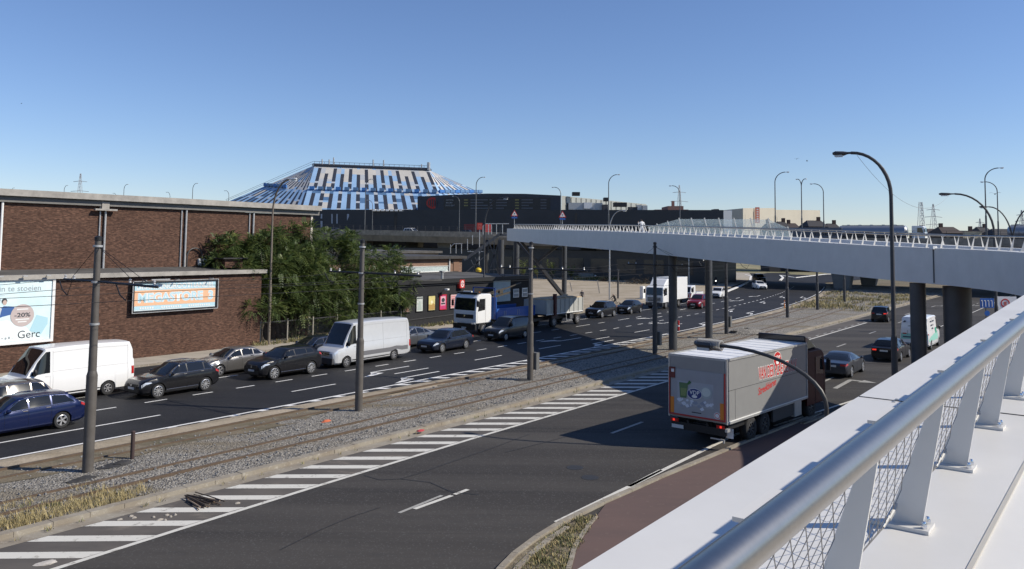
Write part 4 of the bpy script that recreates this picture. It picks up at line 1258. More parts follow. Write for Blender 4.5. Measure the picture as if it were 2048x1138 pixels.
for k in range(4):
    y = 400.5 + k * 5.6
    if k < 3: hflat(928, 936, y - 2, y + .5, D_Y, 'display_lettering', .3)
    hflat(941, 976 - 9 * (k == 1), y - 2, y + .3, D_G, 'display_lettering', .3); hflat(979, 985, y - 2, y + .3, D_G, 'display_lettering', .3)
    hflat(992, 1014 - 6 * (k == 3), y - 2, y + .3, D_G, 'display_lettering', .3)
    hflat(1030, 1038, y - 2, y + .5, D_Y, 'display_lettering', .3)
    hflat(1043, 1066 - 8 * (k == 2), y - 2, y + .3, D_G, 'display_lettering', .3); hflat(1081, 1093, y - 2, y + .3, D_G, 'display_lettering', .3)
for (x, y0, y1, w) in ((643, 428, 437, 3), (643, 442, 455, 4), (664, 428, 447, 2.5), (674, 428, 447, 2.5), (696, 428, 452, 4), (712, 428, 449, 4), (719, 428, 451, 2)):
    b = MB(); f_ = lambda xx: YH(xx) - .25; b.poly([at(q, r, f_(q)) for q, r in ((x - w / 2, y1), (x + w / 2, y1), (x + w / 2, y0), (x - w / 2, y0))]); b.build('pale_window', mat('base_window', (.42, .44, .47), .4), ha, recalc=False)  # plain pale panes on the dark base wall
b = MB()
for q in range(9): 
    p = at(748 + q * 9, 420.5, YH(750) - 1); b.box(p, (1.0, 1.5, .6))
tag(b.build('roof_lights', M_WHITE, ha), kind='stuff')
for (x0, x1) in ((1150, 1172), (789, 799)):
    a, c = at(x0, 426, YH(x0) - .3), at(x1, 456, YH(x1) - .3); b = MB(); b.box(((a.x + c.x) / 2, a.y, (a.z + c.z) / 2), (abs(c.x - a.x), .4, a.z - c.z)); b.build('loading_door', M_BLACK, ha)
# ---- distant buildings on the right
wh = thing('beige_warehouse', 'pale beige corrugated warehouse with a vertical red sign in the distance', 'warehouse', (0, 0, 0))
YW = lambda x: 405 + (x - 1486) * .45
B_BEI = mat('beige_cladding', (.48, .44, .36), .6, var=.06, scale=.1)
wall_front(1486, 1552, 416.5, 416, B_BEI, 'wall', wh, 50, YW)
wall_front(1552, 1640, 419.5, 420.5, B_BEI, 'wall', wh, 50, lambda x: 436 + (x - 1552) * .45)
wall_front(1450, 1486, 420, 416.6, mat('beige_cladding_shade', (.36, .34, .30), .6), 'wall', wh, 8, lambda x: 455 - (x - 1450) * .69)  # darker cladding copy: shade on this side is put into the colour
b = MB(); a, c = at(1511, 446, 414), at(1519, 414.5, 414); b.box(((a.x + c.x) / 2, 414.2, (a.z + c.z) / 2), (c.x - a.x, .6, c.z - a.z)); so = b.build('sign_board', mat('sign_salmon', (.62, .20, .14), .6), wh)
for k in range(6):
    b = MB(); p = at(1515, 419 + k * 4.6, 413.5); b.box(p, (.9, .3, .65)); b.build('letter_block', M_WHITE, so)
b = MB()
for k in range(22):
    x_ = 1490 + k * 6.4; Y_ = (YW(x_) if x_ < 1552 else 436 + (x_ - 1552) * .45) - .15; p = at(x_, 433, Y_); b.box((p.x, Y_, 14), (.16, .12, 18))
tag(b.build('cladding_rib', mat('beige_rib', (.34, .31, .26), .6), wh), kind='stuff')
br3 = thing('brick_block', 'distant reddish brick block rising behind the black hall', 'building', (0, 0, 0))
B_FAR = mat('far_brick', (.23, .13, .11), .9)
wall_front(1310, 1377, 419, 419, B_FAR, 'wall', br3, 25, lambda x: 470); wall_front(1336, 1367, 412, 412, B_FAR, 'tower_wall', br3, 20, lambda x: 468)
b = MB(); p = at(1348, 412, 470); b.box(p + Vector((0, 3, 1)), (1.5, 1.5, 4)); b.build('chimney', B_FAR, br3)
w2 = thing('white_shed', 'white flat roofed shed beside the distant beige warehouse', 'shed', (0, 0, 0))
wall_front(1430, 1464, 421, 421, M_WHITE, 'wall', w2, 20, lambda x: 300); wall_front(1429, 1438, 418, 418, M_DKGREY, 'roof_unit', w2, 5, lambda x: 299)
HC = [(.055, .052, .055), (.075, .06, .055), (.09, .07, .06), (.10, .10, .105)]
def house(x0, x1, y, Y, lab, ci, gable=True, wc=None):
    h = thing('town_house', lab, 'house', (0, 0, 0), group='distant town houses')
    a, c = at(x0, y, Y), at(x1, y, Y)
    wm = mat('house_wall_%d' % ci, wc or HC[ci % 4], .9, var=.1, scale=.3)
    b = MB(); b.hexa([(a.x, Y, -.1), (c.x, Y, -.1), (c.x, Y + 9, -.1), (a.x, Y + 9, -.1), (a.x, Y, a.z), (c.x, Y, a.z), (c.x, Y + 9, a.z), (a.x, Y + 9, a.z)]); b.build('wall', wm, h)
    r = MB(); rh = 2.0 if gable else .35
    m_ = (c.x - a.x) * .12
    r.add([(a.x - .2, Y - .3, a.z + .01), (c.x + .2, Y - .3, a.z + .01), (c.x + .2, Y + 9.3, a.z + .01), (a.x - .2, Y + 9.3, a.z + .01), (a.x + m_, Y + 4, a.z + rh), (c.x - m_, Y + 4, a.z + rh)], [(0, 1, 5, 4), (2, 3, 4, 5), (1, 2, 5), (3, 0, 4), (3, 2, 1, 0)])
    ro = r.build('roof', mat('house_roof_%d' % (ci % 2), (.045, .043, .045) if ci % 2 else (.06, .045, .04), .8), h)
    k = MB(); cx_ = a.x + (c.x - a.x) * (.25 + .5 * (ci % 2)); k.box((cx_, Y + 4, a.z + rh * .8 + .6), (1.0, .8, 1.8)); k.build('chimney', mat('chimney_brick', (.07, .045, .04), .9), ro)
    n = max(1, int((c.x - a.x) / 3))
    for q in range(n):
        wx = a.x + (c.x - a.x) * (q + .5) / n
        g = MB(); g.box((wx, Y - .03, a.z - 1.7), (1.1, .06, 1.5)); g.build('window', mat('house_window', (.05, .06, .07), .1), h)
specs = [(1538, 1560, 458, 0, 'dark house with two chimneys left of the distant lamp post'), (1560, 1580, 455, 1, 'dark mansard house just left of the forked lamp post'), (1580, 1602, 458, 2, 'dark narrow house behind the forked lamp post'), (1618, 1656, 453, 1, 'brown steep roofed house behind the parked blue trailer'), (1660, 1684, 459, 3, 'grey low house right of the steep brown roof'), (1845, 1885, 469, 0, 'dark terrace house right of the white lorry cab'), (1885, 1926, 466, 2, 'dark terrace house left of the cream house'), (1926, 1964, 463, 5, 'cream balconied house on the far right skyline'), (1964, 1990, 466, 1, 'dark terrace house behind the twin lamp posts'), (1990, 2060, 470, 3, 'grey terrace house behind the silver tank lorry')]
for i, (x0, x1, y, ci, lab) in enumerate(specs):
    house(x0, x1, y, 255 + (i % 3) * 6, lab, ci, ci != 5, (.62, .56, .42) if ci == 5 else None)
    if ci == 5:
        pass
# ---- pylons and mast
def pylon(x, ytop, Y, lab, w=7.0, kind=0):
    t = thing('lattice_pylon' if not kind else 'lattice_mast', lab, 'pylon' if not kind else 'mast', (at(x, 480, Y).x, Y, 0), group=None)
    Hh = at(x, ytop, Y).z
    b = MB(); r = .16 if Y < 700 else .26
    def hw(z): return (w / 2) * (1 - z / Hh * .93) if not kind else w / 2 * (1 - .75 * z / Hh)
    lv = rng(0, Hh, Hh / 12)
    for i in range(len(lv) - 1):
        a, c = hw(lv[i]), hw(lv[i + 1])
        for (sx, sy) in ((-1, -1), (1, -1), (1, 1), (-1, 1)):
            b.tube([(sx * a, sy * a, lv[i]), (sx * c, sy * c, lv[i + 1])], r, 3, caps=False)
        b.tube([(-a, -a, lv[i]), (c, -c, lv[i + 1])], r * .6, 3, caps=False); b.tube([(a, -a, lv[i]), (-c, -c, lv[i + 1])], r * .6, 3, caps=False)
        b.tube([(a, -a, lv[i]), (c, c, lv[i + 1])], r * .6, 3, caps=False)
    b.build('lattice', PYL, t)
    if not kind:
        for q, l in ((.62, 1.5), (.76, 1.7), (.89, 1.3)):
            m_ = MB(); m_.tube([(-w * l / 2, 0, Hh * q), (0, 0, Hh * q + .6), (w * l / 2, 0, Hh * q)], r * 1.1, 4); m_.build('cross_arm', PYL, t)
PYL = mat('pylon_steel', (.34, .36, .39), .6)
pylon(155, 347, 620, 'lattice power pylon above the brick warehouse roof', 8)
pylon(1359, 370, 640, 'lattice power pylon behind the middle lamp post', 8)
pylon(1843, 404, 420, 'tall narrow lattice mast right of the tank lorry', 4.5, 1)
pylon(1868, 408, 560, 'lattice power pylon right of the narrow mast', 7)
pylon(1961, 437, 900, 'faint small lattice pylon above the cream house', 7)
pylon(2045, 420, 720, 'lattice power pylon at the right edge of the skyline', 7)
# ================================================================== VEHICLES
def paint(name, c, metal=0.0, rough=0.28):
    return mat(name, c, rough, metal, coat=.55, var=.03, scale=3, spec=.3)
def plin(tab, x):
    """smooth-ish piecewise interpolation"""
    if x <= tab[0][0]: return tab[0][1]
    for (a, va), (c, vc) in zip(tab, tab[1:]):
        if x <= c:
            k = (x - a) / (c - a) if c > a else 1
            return va + (vc - va) * k
    return tab[-1][1]
class Car:
    """local frame: x forward, y left, z up, origin on the ground midway between the axles"""
    def __init__(s, L, Wd, H, wb, of, wr=.32, hood=.95, cowl=.78, roof0=-.05, roof1=None, tail=None, belt=.95, deck=None, clear=.19, wt=.74, nose=.62, kind='hatch', boxy=0.0, tailz=None, beltrise=.08):
        s.L, s.W, s.H, s.wb = L, Wd, H, wb
        s.f = wb / 2 + of; s.r = s.f - L
        s.wr = wr; s.clear = clear; s.hw = Wd / 2; s.wt = wt * Wd / 2
        s.cowl, s.roof0 = cowl, roof0
        s.roof1 = roof1 if roof1 is not None else s.r + .55
        s.tail = tail if tail is not None else s.r + .12
        s.belt = belt; s.nose = nose; s.hood = hood; s.boxy = boxy
        deck = deck if deck is not None else belt + beltrise
        s.deckz = deck
        # top line
        s.top = [(s.r, deck - .22 if tailz is None else tailz), (s.r + .06, deck - .08 if tailz is None else tailz + .1), (s.tail, deck)]
        s.top += [(s.tail + (s.roof1 - s.tail) * .5, deck + (H - .06 - deck) * .56), (s.roof1, H - .06), (s.roof1 + (s.roof0 - s.roof1) * .33, H - .005), (s.roof1 + (s.roof0 - s.roof1) * .7, H), (s.roof0, H - .05)]
        s.top += [(s.roof0 + (s.cowl - s.roof0) * .5, hood + (H - .05 - hood) * .55), (s.cowl, hood), (s.cowl + (s.f - s.cowl) * .55, hood - .05), (s.f - .22, nose + (hood - nose) * .55), (s.f - .06, nose + .04), (s.f, nose - .08)]
        s.bl = [(s.r, belt + beltrise - .16), (s.tail, belt + beltrise), (s.cowl, belt), (s.f - .25, min(belt, nose + .12)), (s.f, nose - .1)]
        s.wid = [(s.r, .86), (s.r + .12, .935), (s.r + .5, .985), (-.2, 1.0), (wb / 2 + .1, .985), (s.f - .35, .945), (s.f - .12, .86), (s.f, .74)]
        if boxy:
            s.wid = [(s.r, .95), (s.r + .08, .985), (s.r + .5, 1.0), (wb / 2 - .4, 1.0), (wb / 2 + .2, .985), (s.f - .3, .93), (s.f - .1, .86), (s.f, .76)]
        s.bot = [(s.r, clear + .14), (s.r + .25, clear + .03), (s.r + .6, clear), (s.f - .5, clear), (s.f - .15, clear + .02), (s.f, clear + .1)]
    def section(s, x):
        w = s.hw * plin(s.wid, x); top = plin(s.top, x); bl = plin(s.bl, x)
        zb = plin(s.bot, x)
        arch = 0
        for ax in (s.wb / 2, -s.wb / 2):
            d = abs(x - ax); ra = s.wr + .055
            if d < ra: arch = max(arch, s.wr + math.sqrt(max(0, ra * ra - d * d)))
        bl = min(bl, top - .015)
        inner = s.wt * plin(s.wid, x) if top > bl + .12 else w * .93
        k = min(1, max(0, (top - bl - .02) / .28))
        yt = w * .93 * (1 - k) + s.wt * (.97 + .03 * plin(s.wid, x)) * k if top > bl + .02 else w * .93
        if s.boxy and x < s.roof0: yt = yt
        zm = .48 + (.1 if s.boxy else 0)
        er = min(.10, max(.012, (top - bl) * .3))
        pts = [(w * .88, zb), (w * .975, zb + .09), (w, zm), (w * .992, max(zm + .04, bl - .16)), (w * .955, bl), (yt + (w * .955 - yt) * .12, bl + (top - bl) * .80 if top - bl > .12 else bl + .004), (yt, top - er), (yt * .90, top - er * .32), (yt * .5, top - er * .04), (0, top)]
        if top - bl <= .12:
            pts[5] = (w * .945, bl + (top - bl) * .2); pts[6] = (w * .92, bl + (top - bl) * .45); pts[7] = (w * .80, bl + (top - bl) * .75); pts[8] = (w * .45, top - .004)
        if arch:
            pts = [(y, max(z, arch)) if i < 4 else (y, max(z, arch + .01 * (i - 3))) for i, (y, z) in enumerate(pts)]
        return pts
    def surf(s, x, v, side=1, off=0.0):
        p = s.section(x); i = min(int(v), len(p) - 2); k = v - i
        y = p[i][0] + (p[i + 1][0] - p[i][0]) * k; z = p[i][1] + (p[i + 1][1] - p[i][1]) * k
        if off:
            e = .02
            def raw(x_, v_):
                q = s.section(x_); i_ = min(int(v_), len(q) - 2); k_ = v_ - i_
                return Vector((x_, q[i_][0] + (q[i_ + 1][0] - q[i_][0]) * k_, q[i_][1] + (q[i_ + 1][1] - q[i_][1]) * k_))
            dx = raw(x + e, v) - raw(x - e, v); dv = raw(x, min(v + .05, len(p) - 1.001)) - raw(x, max(0, v - .05))
            n = dx.cross(dv)
            if n.length > 1e-9:
                n.normalize()
                if n.y < 0 and n.z < 0: n = -n
                if n.dot(Vector((0, y, z - .6))) < 0 and v < 6: n = -n
                if v >= 6 and n.z < 0: n = -n
                return Vector((x + n.x * off, (y + n.y * off) * side, z + n.z * off))
        return Vector((x, y * side, z))
    def body(s, b):
        xs = set()
        for t in (s.top, s.bl, s.wid, s.bot):
            for a, _ in t: xs.add(round(a, 3))
        for ax in (s.wb / 2, -s.wb / 2):
            ra = s.wr + .055
            for k in range(13): xs.add(round(ax + ra * math.cos(math.pi * k / 12) * .9999, 3))
        xs = sorted(xs); out = [xs[0]]
        for a in xs[1:]:
            while a - out[-1] > .3: out.append(out[-1] + .2)
            if a - out[-1] > .012: out.append(a)
        xs = out
        secs = [s.section(x) for x in xs]; n = len(secs[0]); m = 2 * n - 1
        vs = []
        for x, p in zip(xs, secs):
            vs += [(x, y, z) for y, z in p] + [(x, -y, z) for y, z in reversed(p[:-1])]
        fs = [(i * m + j, i * m + j + 1, (i + 1) * m + j + 1, (i + 1) * m + j) for i in range(len(xs) - 1) for j in range(m - 1)]
        b.add(vs, fs, 0, True)
        for i in (0, len(xs) - 1):
            b.add([vs[i * m + j] for j in range(m)], [tuple(range(m))], 0)
        # floor pan and inner tub
        b.box(((s.f + s.r) / 2, 0, .42), (s.L - .5, s.W - .56, .42), 1)
    def patch(s, xr, vr, side=1, off=.006, nx=6, nv=3, skew=None):
        """patch of the body surface; skew: function (x fraction, v fraction) -> (x, v)"""
        b = MB(); vs = []
        for i in range(nx + 1):
            for j in range(nv + 1):
                if skew: x, v = skew(i / nx, j / nv)
                else: x = xr[0] + (xr[1] - xr[0]) * i / nx; v = vr[0] + (vr[1] - vr[0]) * j / nv
                vs.append(s.surf(x, v, side, off))
        b.add(vs, [(i * (nv + 1) + j, (i + 1) * (nv + 1) + j, (i + 1) * (nv + 1) + j + 1, i * (nv + 1) + j + 1) for i in range(nx) for j in range(nv)], 0, True)
        return b
    def full_patch(s, x0, x1, v0, off=.006, nx=6):
        """patch across the centre line (screens, grille)"""
        b = MB(); vs = []; vv = [v0 + (8.999 - v0) * k / 5 for k in range(6)]
        cols = [(v, 1) for v in vv] + [(v, -1) for v in reversed(vv[:-1])]
        for i in range(nx + 1):
            x = x0 + (x1 - x0) * i / nx
            for v, sd in cols: vs.append(s.surf(x, v, sd, off))
        k = len(cols)
        b.add(vs, [(i * k + j, (i + 1) * k + j, (i + 1) * k + j + 1, i * k + j + 1) for i in range(nx) for j in range(k - 1)], 0, True)
        return b
def wheel(parent, x, y, r, side, rim=M_RIM, spokes=5, w=.21, rimr=.68):
    """wheel with its outer face towards side*y"""
    Mx = Matrix.Translation((x, y, r)) @ Matrix.Rotation(-side * math.pi / 2, 4, 'X')
    t = MB(); rr = r * rimr
    t.lathe([(rr, -w / 2), (r * .93, -w / 2), (r, -w / 2 + .03), (r, w / 2 - .03), (r * .93, w / 2), (rr, w / 2 - .01), (rr * .97, w / 2 - .05), (rr * .97, -w / 2)], 28, 0, Mx)
    wo = t.build('wheel', M_RUBBER, parent, sharp=50)
    q = MB()
    q.lathe([(rr * .98, w / 2 - .012), (rr * .9, w / 2 - .005), (rr * .86, w / 2 - .05)], 28, 0, Mx)
    q.lathe([(rr * .87, w / 2 - .09), (0, w / 2 - .09)], 20, 1, Mx)
    q.lathe([(rr * .22, w / 2 - .05), (rr * .2, w / 2 - .012), (0, w / 2 - .008)], 12, 0, Mx)
    for k in range(spokes):
        a = 2 * math.pi * k / spokes; ca, sa = math.cos(a), math.sin(a); hw_ = rr * (1.55 / spokes) * .62
        def P(rad, tn, h): return Mx @ Vector((ca * rad - sa * tn, sa * rad + ca * tn, h))
        z1, z0 = w / 2 - .014, w / 2 - .07
        q.hexa([P(rr * .12, -hw_ * .6, z0), P(rr * .89, -hw_, z0), P(rr * .89, hw_, z0), P(rr * .12, hw_ * .6, z0), P(rr * .12, -hw_ * .6, z1), P(rr * .89, -hw_, z1 + .004), P(rr * .89, hw_, z1 + .004), P(rr * .12, hw_ * .6, z1)])
    q.build('rim', [rim, M_BLACK], wo, sharp=40)
    return wo
def lattice_text_plate(root, x, z, facing, w=.50, h=.11):
    b = MB(); b.box((x, 0, z), (.02, w, h)); return b.build('number_plate', M_PLATE, root)
def make_car(name, label, cat, car, pos, heading, body_mt, side_wins, spokes=5, rim=M_RIM, rails=None, chrome=False, sill=None, brake=False, group='vehicles queueing', wheel_w=.21, rimr=.68, roofbox=None, hatchglass=True, back_glass=None, panels=None, dark_sill=False, grille=True, taillamp=None, driver=None):
    root = thing(name, label, cat, pos, heading, group)
    c = car
    b = MB(); c.body(b); b.build('body', [body_mt, M_BLACK], root, sharp=28)
    # screens
    dx = c.cowl - c.roof0
    c.full_patch(c.roof0 + dx * .06, c.cowl - dx * .10, 6.95, .006, 8).build('windscreen', M_GLASS, root)
    if back_glass is None:
        dx = c.roof1 - c.tail
        c.full_patch(c.tail + dx * .12, c.roof1 - dx * .08, 6.95, .006, 6).build('rear_window', M_GLASS, root)
    for (xa, xb, fa, fb) in side_wins:      # xa rear lower, xb front lower, fa/fb rear/front upper x
        for sd in (1, -1):
            def sk(i, j, xa=xa, xb=xb, fa=fa, fb=fb):
                lo = xa + (xb - xa) * i; hi = fa + (fb - fa) * i
                return lo + (hi - lo) * j, 4.10 + (5.55 - 4.10) * j
            c.patch(None, None, sd, .005, 6, 3, sk).build('side_window', M_GLASS, root)
    # trim line round the glass
    if chrome and side_wins:
        x0 = min(w[0] for w in side_wins); x1 = max(w[1] for w in side_wins); u0 = min(w[2] for w in side_wins); u1 = max(w[3] for w in side_wins)
        for sd in (1, -1):
            t = MB()
            t.tube([c.surf(x0 + (x1 - x0) * k / 8, 4.03, sd, .008) for k in range(9)], .012, 5)
            t.tube([c.surf(x1, 4.05, sd, .008)] + [c.surf(u1 + (u0 - u1) * k / 8, 5.64, sd, .008) for k in range(9)] + [c.surf(x0, 4.05, sd, .008)], .012, 5)
            t.build('window_trim', M_CHROME, root)
    # lamps
    for sd in (1, -1):
        c.patch((c.f - .50, c.f - .07), (3.35, 4.1), sd, .008, 5, 2, lambda i, j: (c.f - .55 + .47 * i + .06 * j * (1 - i), 3.2 + .9 * j * (.35 + .65 * i))).build('headlight', M_LAMPGLASS, root)
        tl = taillamp or ((c.r + .03, c.r + .26), (3.3, 3.95))
        c.patch(tl[0], tl[1], sd, .012, 4, 2).build('taillight', M_TAIL, root)
        q = MB(); q.box((c.r + .01, sd * c.hw * .66, plin(c.bl, c.r + .1) - .10), (.05, c.hw * .28, .09)); q.build('taillight', M_BRAKE if (brake and sd == (1 if 'estate' in name else -1)) else M_TAIL, root)
    # grille and plates
    if grille:
        q = MB(); q.box((c.f - .03, 0, c.nose - .1), (.10, c.hw * .95, .2)); q.box((c.f - .05, 0, c.clear + .2), (.12, c.hw * 1.25, .17)); g = q.build('grille', M_BLACK, root)
        q = MB(); q.box((c.f + .025, 0, c.nose - .09), (.02, .13, .11)); q.build('badge', M_CHROME, g)
    lattice_text_plate(root, c.f + .035, c.clear + .30, 1)
    lattice_text_plate(root, c.r - .012, c.deckz - .26 if not c.boxy else .72, -1)
    # mirrors, handles
    for sd in (1, -1):
        mx = c.cowl - (.28 if not c.boxy else .38)
        p = c.surf(mx, 4.1, sd)
        q = MB(); q.lathe([(0, -.09), (.06, -.08), (.085, -.02), (.085, .03), (.05, .07), (0, .08)], 10, 0, Matrix.Translation(p + Vector((0, sd * .11, .05 if not c.boxy else .14))) @ Matrix.Rotation(math.pi / 2, 4, 'Y') @ Matrix.Diagonal((1.0 if not c.boxy else 2.0, 1.1, 1, 1)))
        q.beam(p, p + Vector((0, sd * .1, .04)), .05, .03); q.build('mirror', M_BLACK if c.boxy else body_mt, root)
    for (xa, xb, fa, fb) in side_wins[-2:]:
        for sd in (1, -1):
            q = MB(); p = c.surf(xa + .12, 3.75, sd, .012); q.beam(p - Vector((.09, 0, 0)), p + Vector((.09, 0, 0)), .025, .03); q.build('door_handle', M_CHROME if chrome else body_mt, root)
    if rails:
        for sd in (1, -1):
            t = MB(); x0, x1 = rails
            t.tube([c.surf(x0, 6.5, sd, .004)] + [c.surf(x0 + (x1 - x0) * (k + .5) / 6, 6.5, sd, .045) for k in range(6)] + [c.surf(x1, 6.5, sd, .004)], .017, 6)
            t.build('roof_rail', M_CHROME, root)
    if dark_sill:
        for sd in (1, -1):
            c.patch((-c.wb / 2 + c.wr + .06, c.wb / 2 - c.wr - .06), (.05, 1.25), sd, .01, 6, 2).build('sill_trim', M_DKGREY, root)
    if sill:
        for sd in (1, -1):
            t = MB(); t.tube([c.surf(-c.wb / 2 + c.wr + .08 + (c.wb - 2 * c.wr - .16) * k / 4, 1.35, sd, .01) for k in range(5)], .016, 5); t.build('sill_strip', M_CHROME, root)
    for ax in (c.wb / 2, -c.wb / 2):
        for sd in (1, -1):
            wheel(root, ax, sd * (c.hw - wheel_w / 2 - .012), c.wr, sd, rim, spokes, wheel_w, rimr)
    # door seams
    xs_ = sorted(set([round(w[0], 2) for w in side_wins[-2:]] + [round(side_wins[-1][1], 2)])) if side_wins else []
    for sd in (1, -1):
        for x in (panels or xs_):
            if abs(x - c.wb / 2) < .36 or abs(x + c.wb / 2) < .3: continue
            t = MB(); t.tube([c.surf(x, v, sd, .0015) for v in (1.2, 2, 3, 3.9)], .004, 4); t.build('door_seam', M_BLACK, root)
    if driver:
        pass
    return root
HEAD_L = UA + math.pi; HEAD_R = UA
def place_from_wheels(front, rear=None, wb=2.65, Wd=1.8, heading=None, side=1):
    """ground pixel of the visible front/rear wheel contact -> pose; side +1: the car's left wheels are the visible ones"""
    F = gp(*front)
    h = heading
    if h is None:
        Rr = gp(*rear); d = F - Rr; h = math.atan2(d.y, d.x)
    d = Vector((math.cos(h), math.sin(h), 0)); l = Vector((-d.y, d.x, 0))
    return F - d * wb / 2 - l * side * (Wd / 2 - .12), h
def pose_rear(rear, wb, Wd, h, side=1):
    Rr = gp(*rear); d = Vector((math.cos(h), math.sin(h), 0)); l = Vector((-d.y, d.x, 0))
    return Rr + d * wb / 2 - l * side * (Wd / 2 - .12), h
BLACKP = paint('black_car_paint', (.008, .008, .010)); NAVY = paint('blue_car_paint', (.006, .014, .066), .3); GREYP = paint('grey_car_paint', (.27, .26, .25), .75); SILV = paint('silver_car_paint', (.66, .665, .67), .35, .34)
GREY2 = paint('bluegrey_car_paint', (.20, .21, .23), .7); REDP = paint('crimson_car_paint', (.20, .012, .022), .3); WHP = paint('white_car_paint', (.78, .78, .77)); DKBLUE = paint('midnight_car_paint', (.012, .016, .030), .2); CHARC = paint('charcoal_car_paint', (.035, .037, .042), .5); BROWN = paint('taupe_car_paint', (.19, .17, .155), .75)
def sw(c, xs, rake_f=.62, rake_r=.0):
    """side windows from a list of boundaries (rear to front); last one slants with the screen"""
    out = []
    n = len(xs) - 1
    for i in range(n):
        a, e = xs[i] + .03, xs[i + 1] - .03
        fa, fe = a, e
        if i == n - 1: fe = e - rake_f
        if i == 0: fa = a + rake_r
        out.append((a, e, fa, fe))
    return out
GQ = 'vehicles queueing on the black asphalt road'
# 1 blue estate
def estate(L=4.75, W_=1.84, H=1.47, wb=2.82, of=.9): return Car(L, W_, H, wb, of, .33, .93, .98, .22, -1.72, -2.12 - .0, .93, None, .18, .70, .62)
c = estate(); p, h = pose_rear((121, 856), c.wb, c.W, HEAD_L)
make_car('estate_car', 'dark blue estate car at the lower left, nearest in the queue', 'car', c, p, h, NAVY, sw(c, [-1.95, -1.0, -.12, .82], .62, .35), 5, chrome=True, group=GQ, rails=(-1.6, .0))
# 2 grey people carrier between blue car and white van
c = Car(4.6, 1.83, 1.56, 2.84, .95, .33, 1.0, 1.25, .2, -1.6, -1.98, .98, None, .18, .70, .66)
p = W(-5.0, 7.3); make_car('estate_car', 'taupe grey car squeezed between the blue estate and the white van', 'car', c, p, HEAD_L, BROWN, sw(c, [-1.85, -1.05, -.1, 1.0], .8, .2), 5, group=GQ, chrome=True)
# 3 white high roof van
def van(L=5.98, W_=2.04, H=2.6, wb=3.64, of=1.0, wr=.345, roof0=None, cowl=None, hood=1.28, belt=1.32, nose=.98):
    cowl = cowl if cowl is not None else wb / 2 + .28
    c = Car(L, W_, H, wb, of, wr, hood, cowl, roof0 if roof0 is not None else wb / 2 - .62, wb / 2 + of - L + .22, wb / 2 + of - L + .04, belt, H - .5, .24, .86, nose, boxy=1.0, tailz=H - .9, beltrise=0.0)
    c.bl = [(c.r, belt), (c.cowl, belt), (c.f - .25, nose + .1), (c.f, nose - .12)]
    return c
def van_details(root, c, body_mt, dark=True, lampw=.12, backdoors=True, winx=(.0, .0)):
    for sd in (1, -1):
        # cargo panels: swage lines
        for v, z in ((4.15, 0), (5.2, 0)):
            t = MB(); x0, x1 = c.r + .35, c.wb / 2 - .95
            t.tube([c.surf(x0 + (x1 - x0) * k / 6, v, sd, .001) for k in range(7)], .006, 4); t.build('body_line', mat('panel_gap', (.30, .30, .30), .6), root)
        for x in (c.wb / 2 - .95, (c.r + c.wb / 2) / 2 - .3, c.r + .35):
            t = MB(); t.tube([c.surf(x, v, sd, .001) for v in (2, 3, 4, 5, 5.6)], .006, 4); t.build('door_seam', mat('panel_gap', (.30, .30, .30), .6), root)
        c.patch((-c.wb / 2 + c.wr + .07, c.wb / 2 - c.wr - .07), (.05, 1.5), sd, .012, 6, 2).build('sill_trim', M_DKGREY if dark else body_mt, root)
    q = MB(); q.box((c.f - .02, 0, c.clear + .22), (.22, c.W * .80, .34)); q.build('bumper', M_DKGREY, root)
    q = MB(); q.box((c.r - .02, 0, c.clear + .2), (.2, c.W * .9, .16)); q.build('bumper', M_DKGREY, root)
    if backdoors:
        q = MB(); q.box((c.r - .004, 0, 1.5), (.012, .012, 1.9)); q.build('door_seam', M_BLACK, root)
VW = lambda c: [(c.wb / 2 - .82, c.wb / 2 + .12, c.wb / 2 - .82, c.wb / 2 - .42)]
c = van(6.0, 2.04, 2.62, 3.64, 1.0); p, h = pose_rear((213, 789.5), c.wb, c.W, HEAD_L)
r = make_car('delivery_van', 'white high roofed van on the far left, in front of the poster billboard', 'van', c, p, h, M_WHITEPAINT, VW(c), 6, M_STEELRIM, group=GQ, back_glass=False, rimr=.6, panels=[], taillamp=((c.r + .02, c.r + .16), (2.6, 3.95)))
van_details(r, c, M_WHITEPAINT)
# 4 black crossover
c = Car(4.38, 1.81, 1.60, 2.65, .88, .35, 1.03, .92, .12, -1.45, -1.86, 1.03, None, .22, .70, .72)
p, h = place_from_wheels((314, 796), (409, 781), 2.65, 1.81)
make_car('crossover_car', 'black crossover with chrome roof rails and two tone wheels behind the blue estate', 'car', c, p, h, BLACKP, sw(c, [-1.72, -1.25, -.28, .78], .62, .18), 10, chrome=True, rails=(-1.4, .05), group=GQ, sill=True, rimr=.72, dark_sill=True)
# 5 taupe hatch
c = Car(4.37, 1.81, 1.48, 2.66, .93, .33, .95, .98, .1, -1.2, -1.92, .96, None, .18, .70, .62)
p, h = place_from_wheels((437, 752.5), None, 2.66, 1.81, HEAD_L)
make_car('hatchback_car', 'taupe grey hatchback with bright window line beside the brick wall', 'car', c, p, h, GREYP, sw(c, [-1.62, -1.0, -.2, .85], .66, .3), 5, chrome=True, group=GQ, rimr=.72)
# 6 black suv
c = Car(4.37, 1.90, 1.64, 2.66, .85, .37, 1.12, .86, .18, -1.5, -1.90, 1.13, None, .23, .70, .82, beltrise=.14)
p, h = place_from_wheels((546.6, 759), (620.4, 747.5), 2.66, 1.90)
make_car('suv_car', 'black sport utility car with low sloping roof and bright silver wheels', 'car', c, p, h, BLACKP, sw(c, [-1.55, -1.0, -.15, .72], .5, .2), 10, group=GQ, sill=True, rimr=.74)
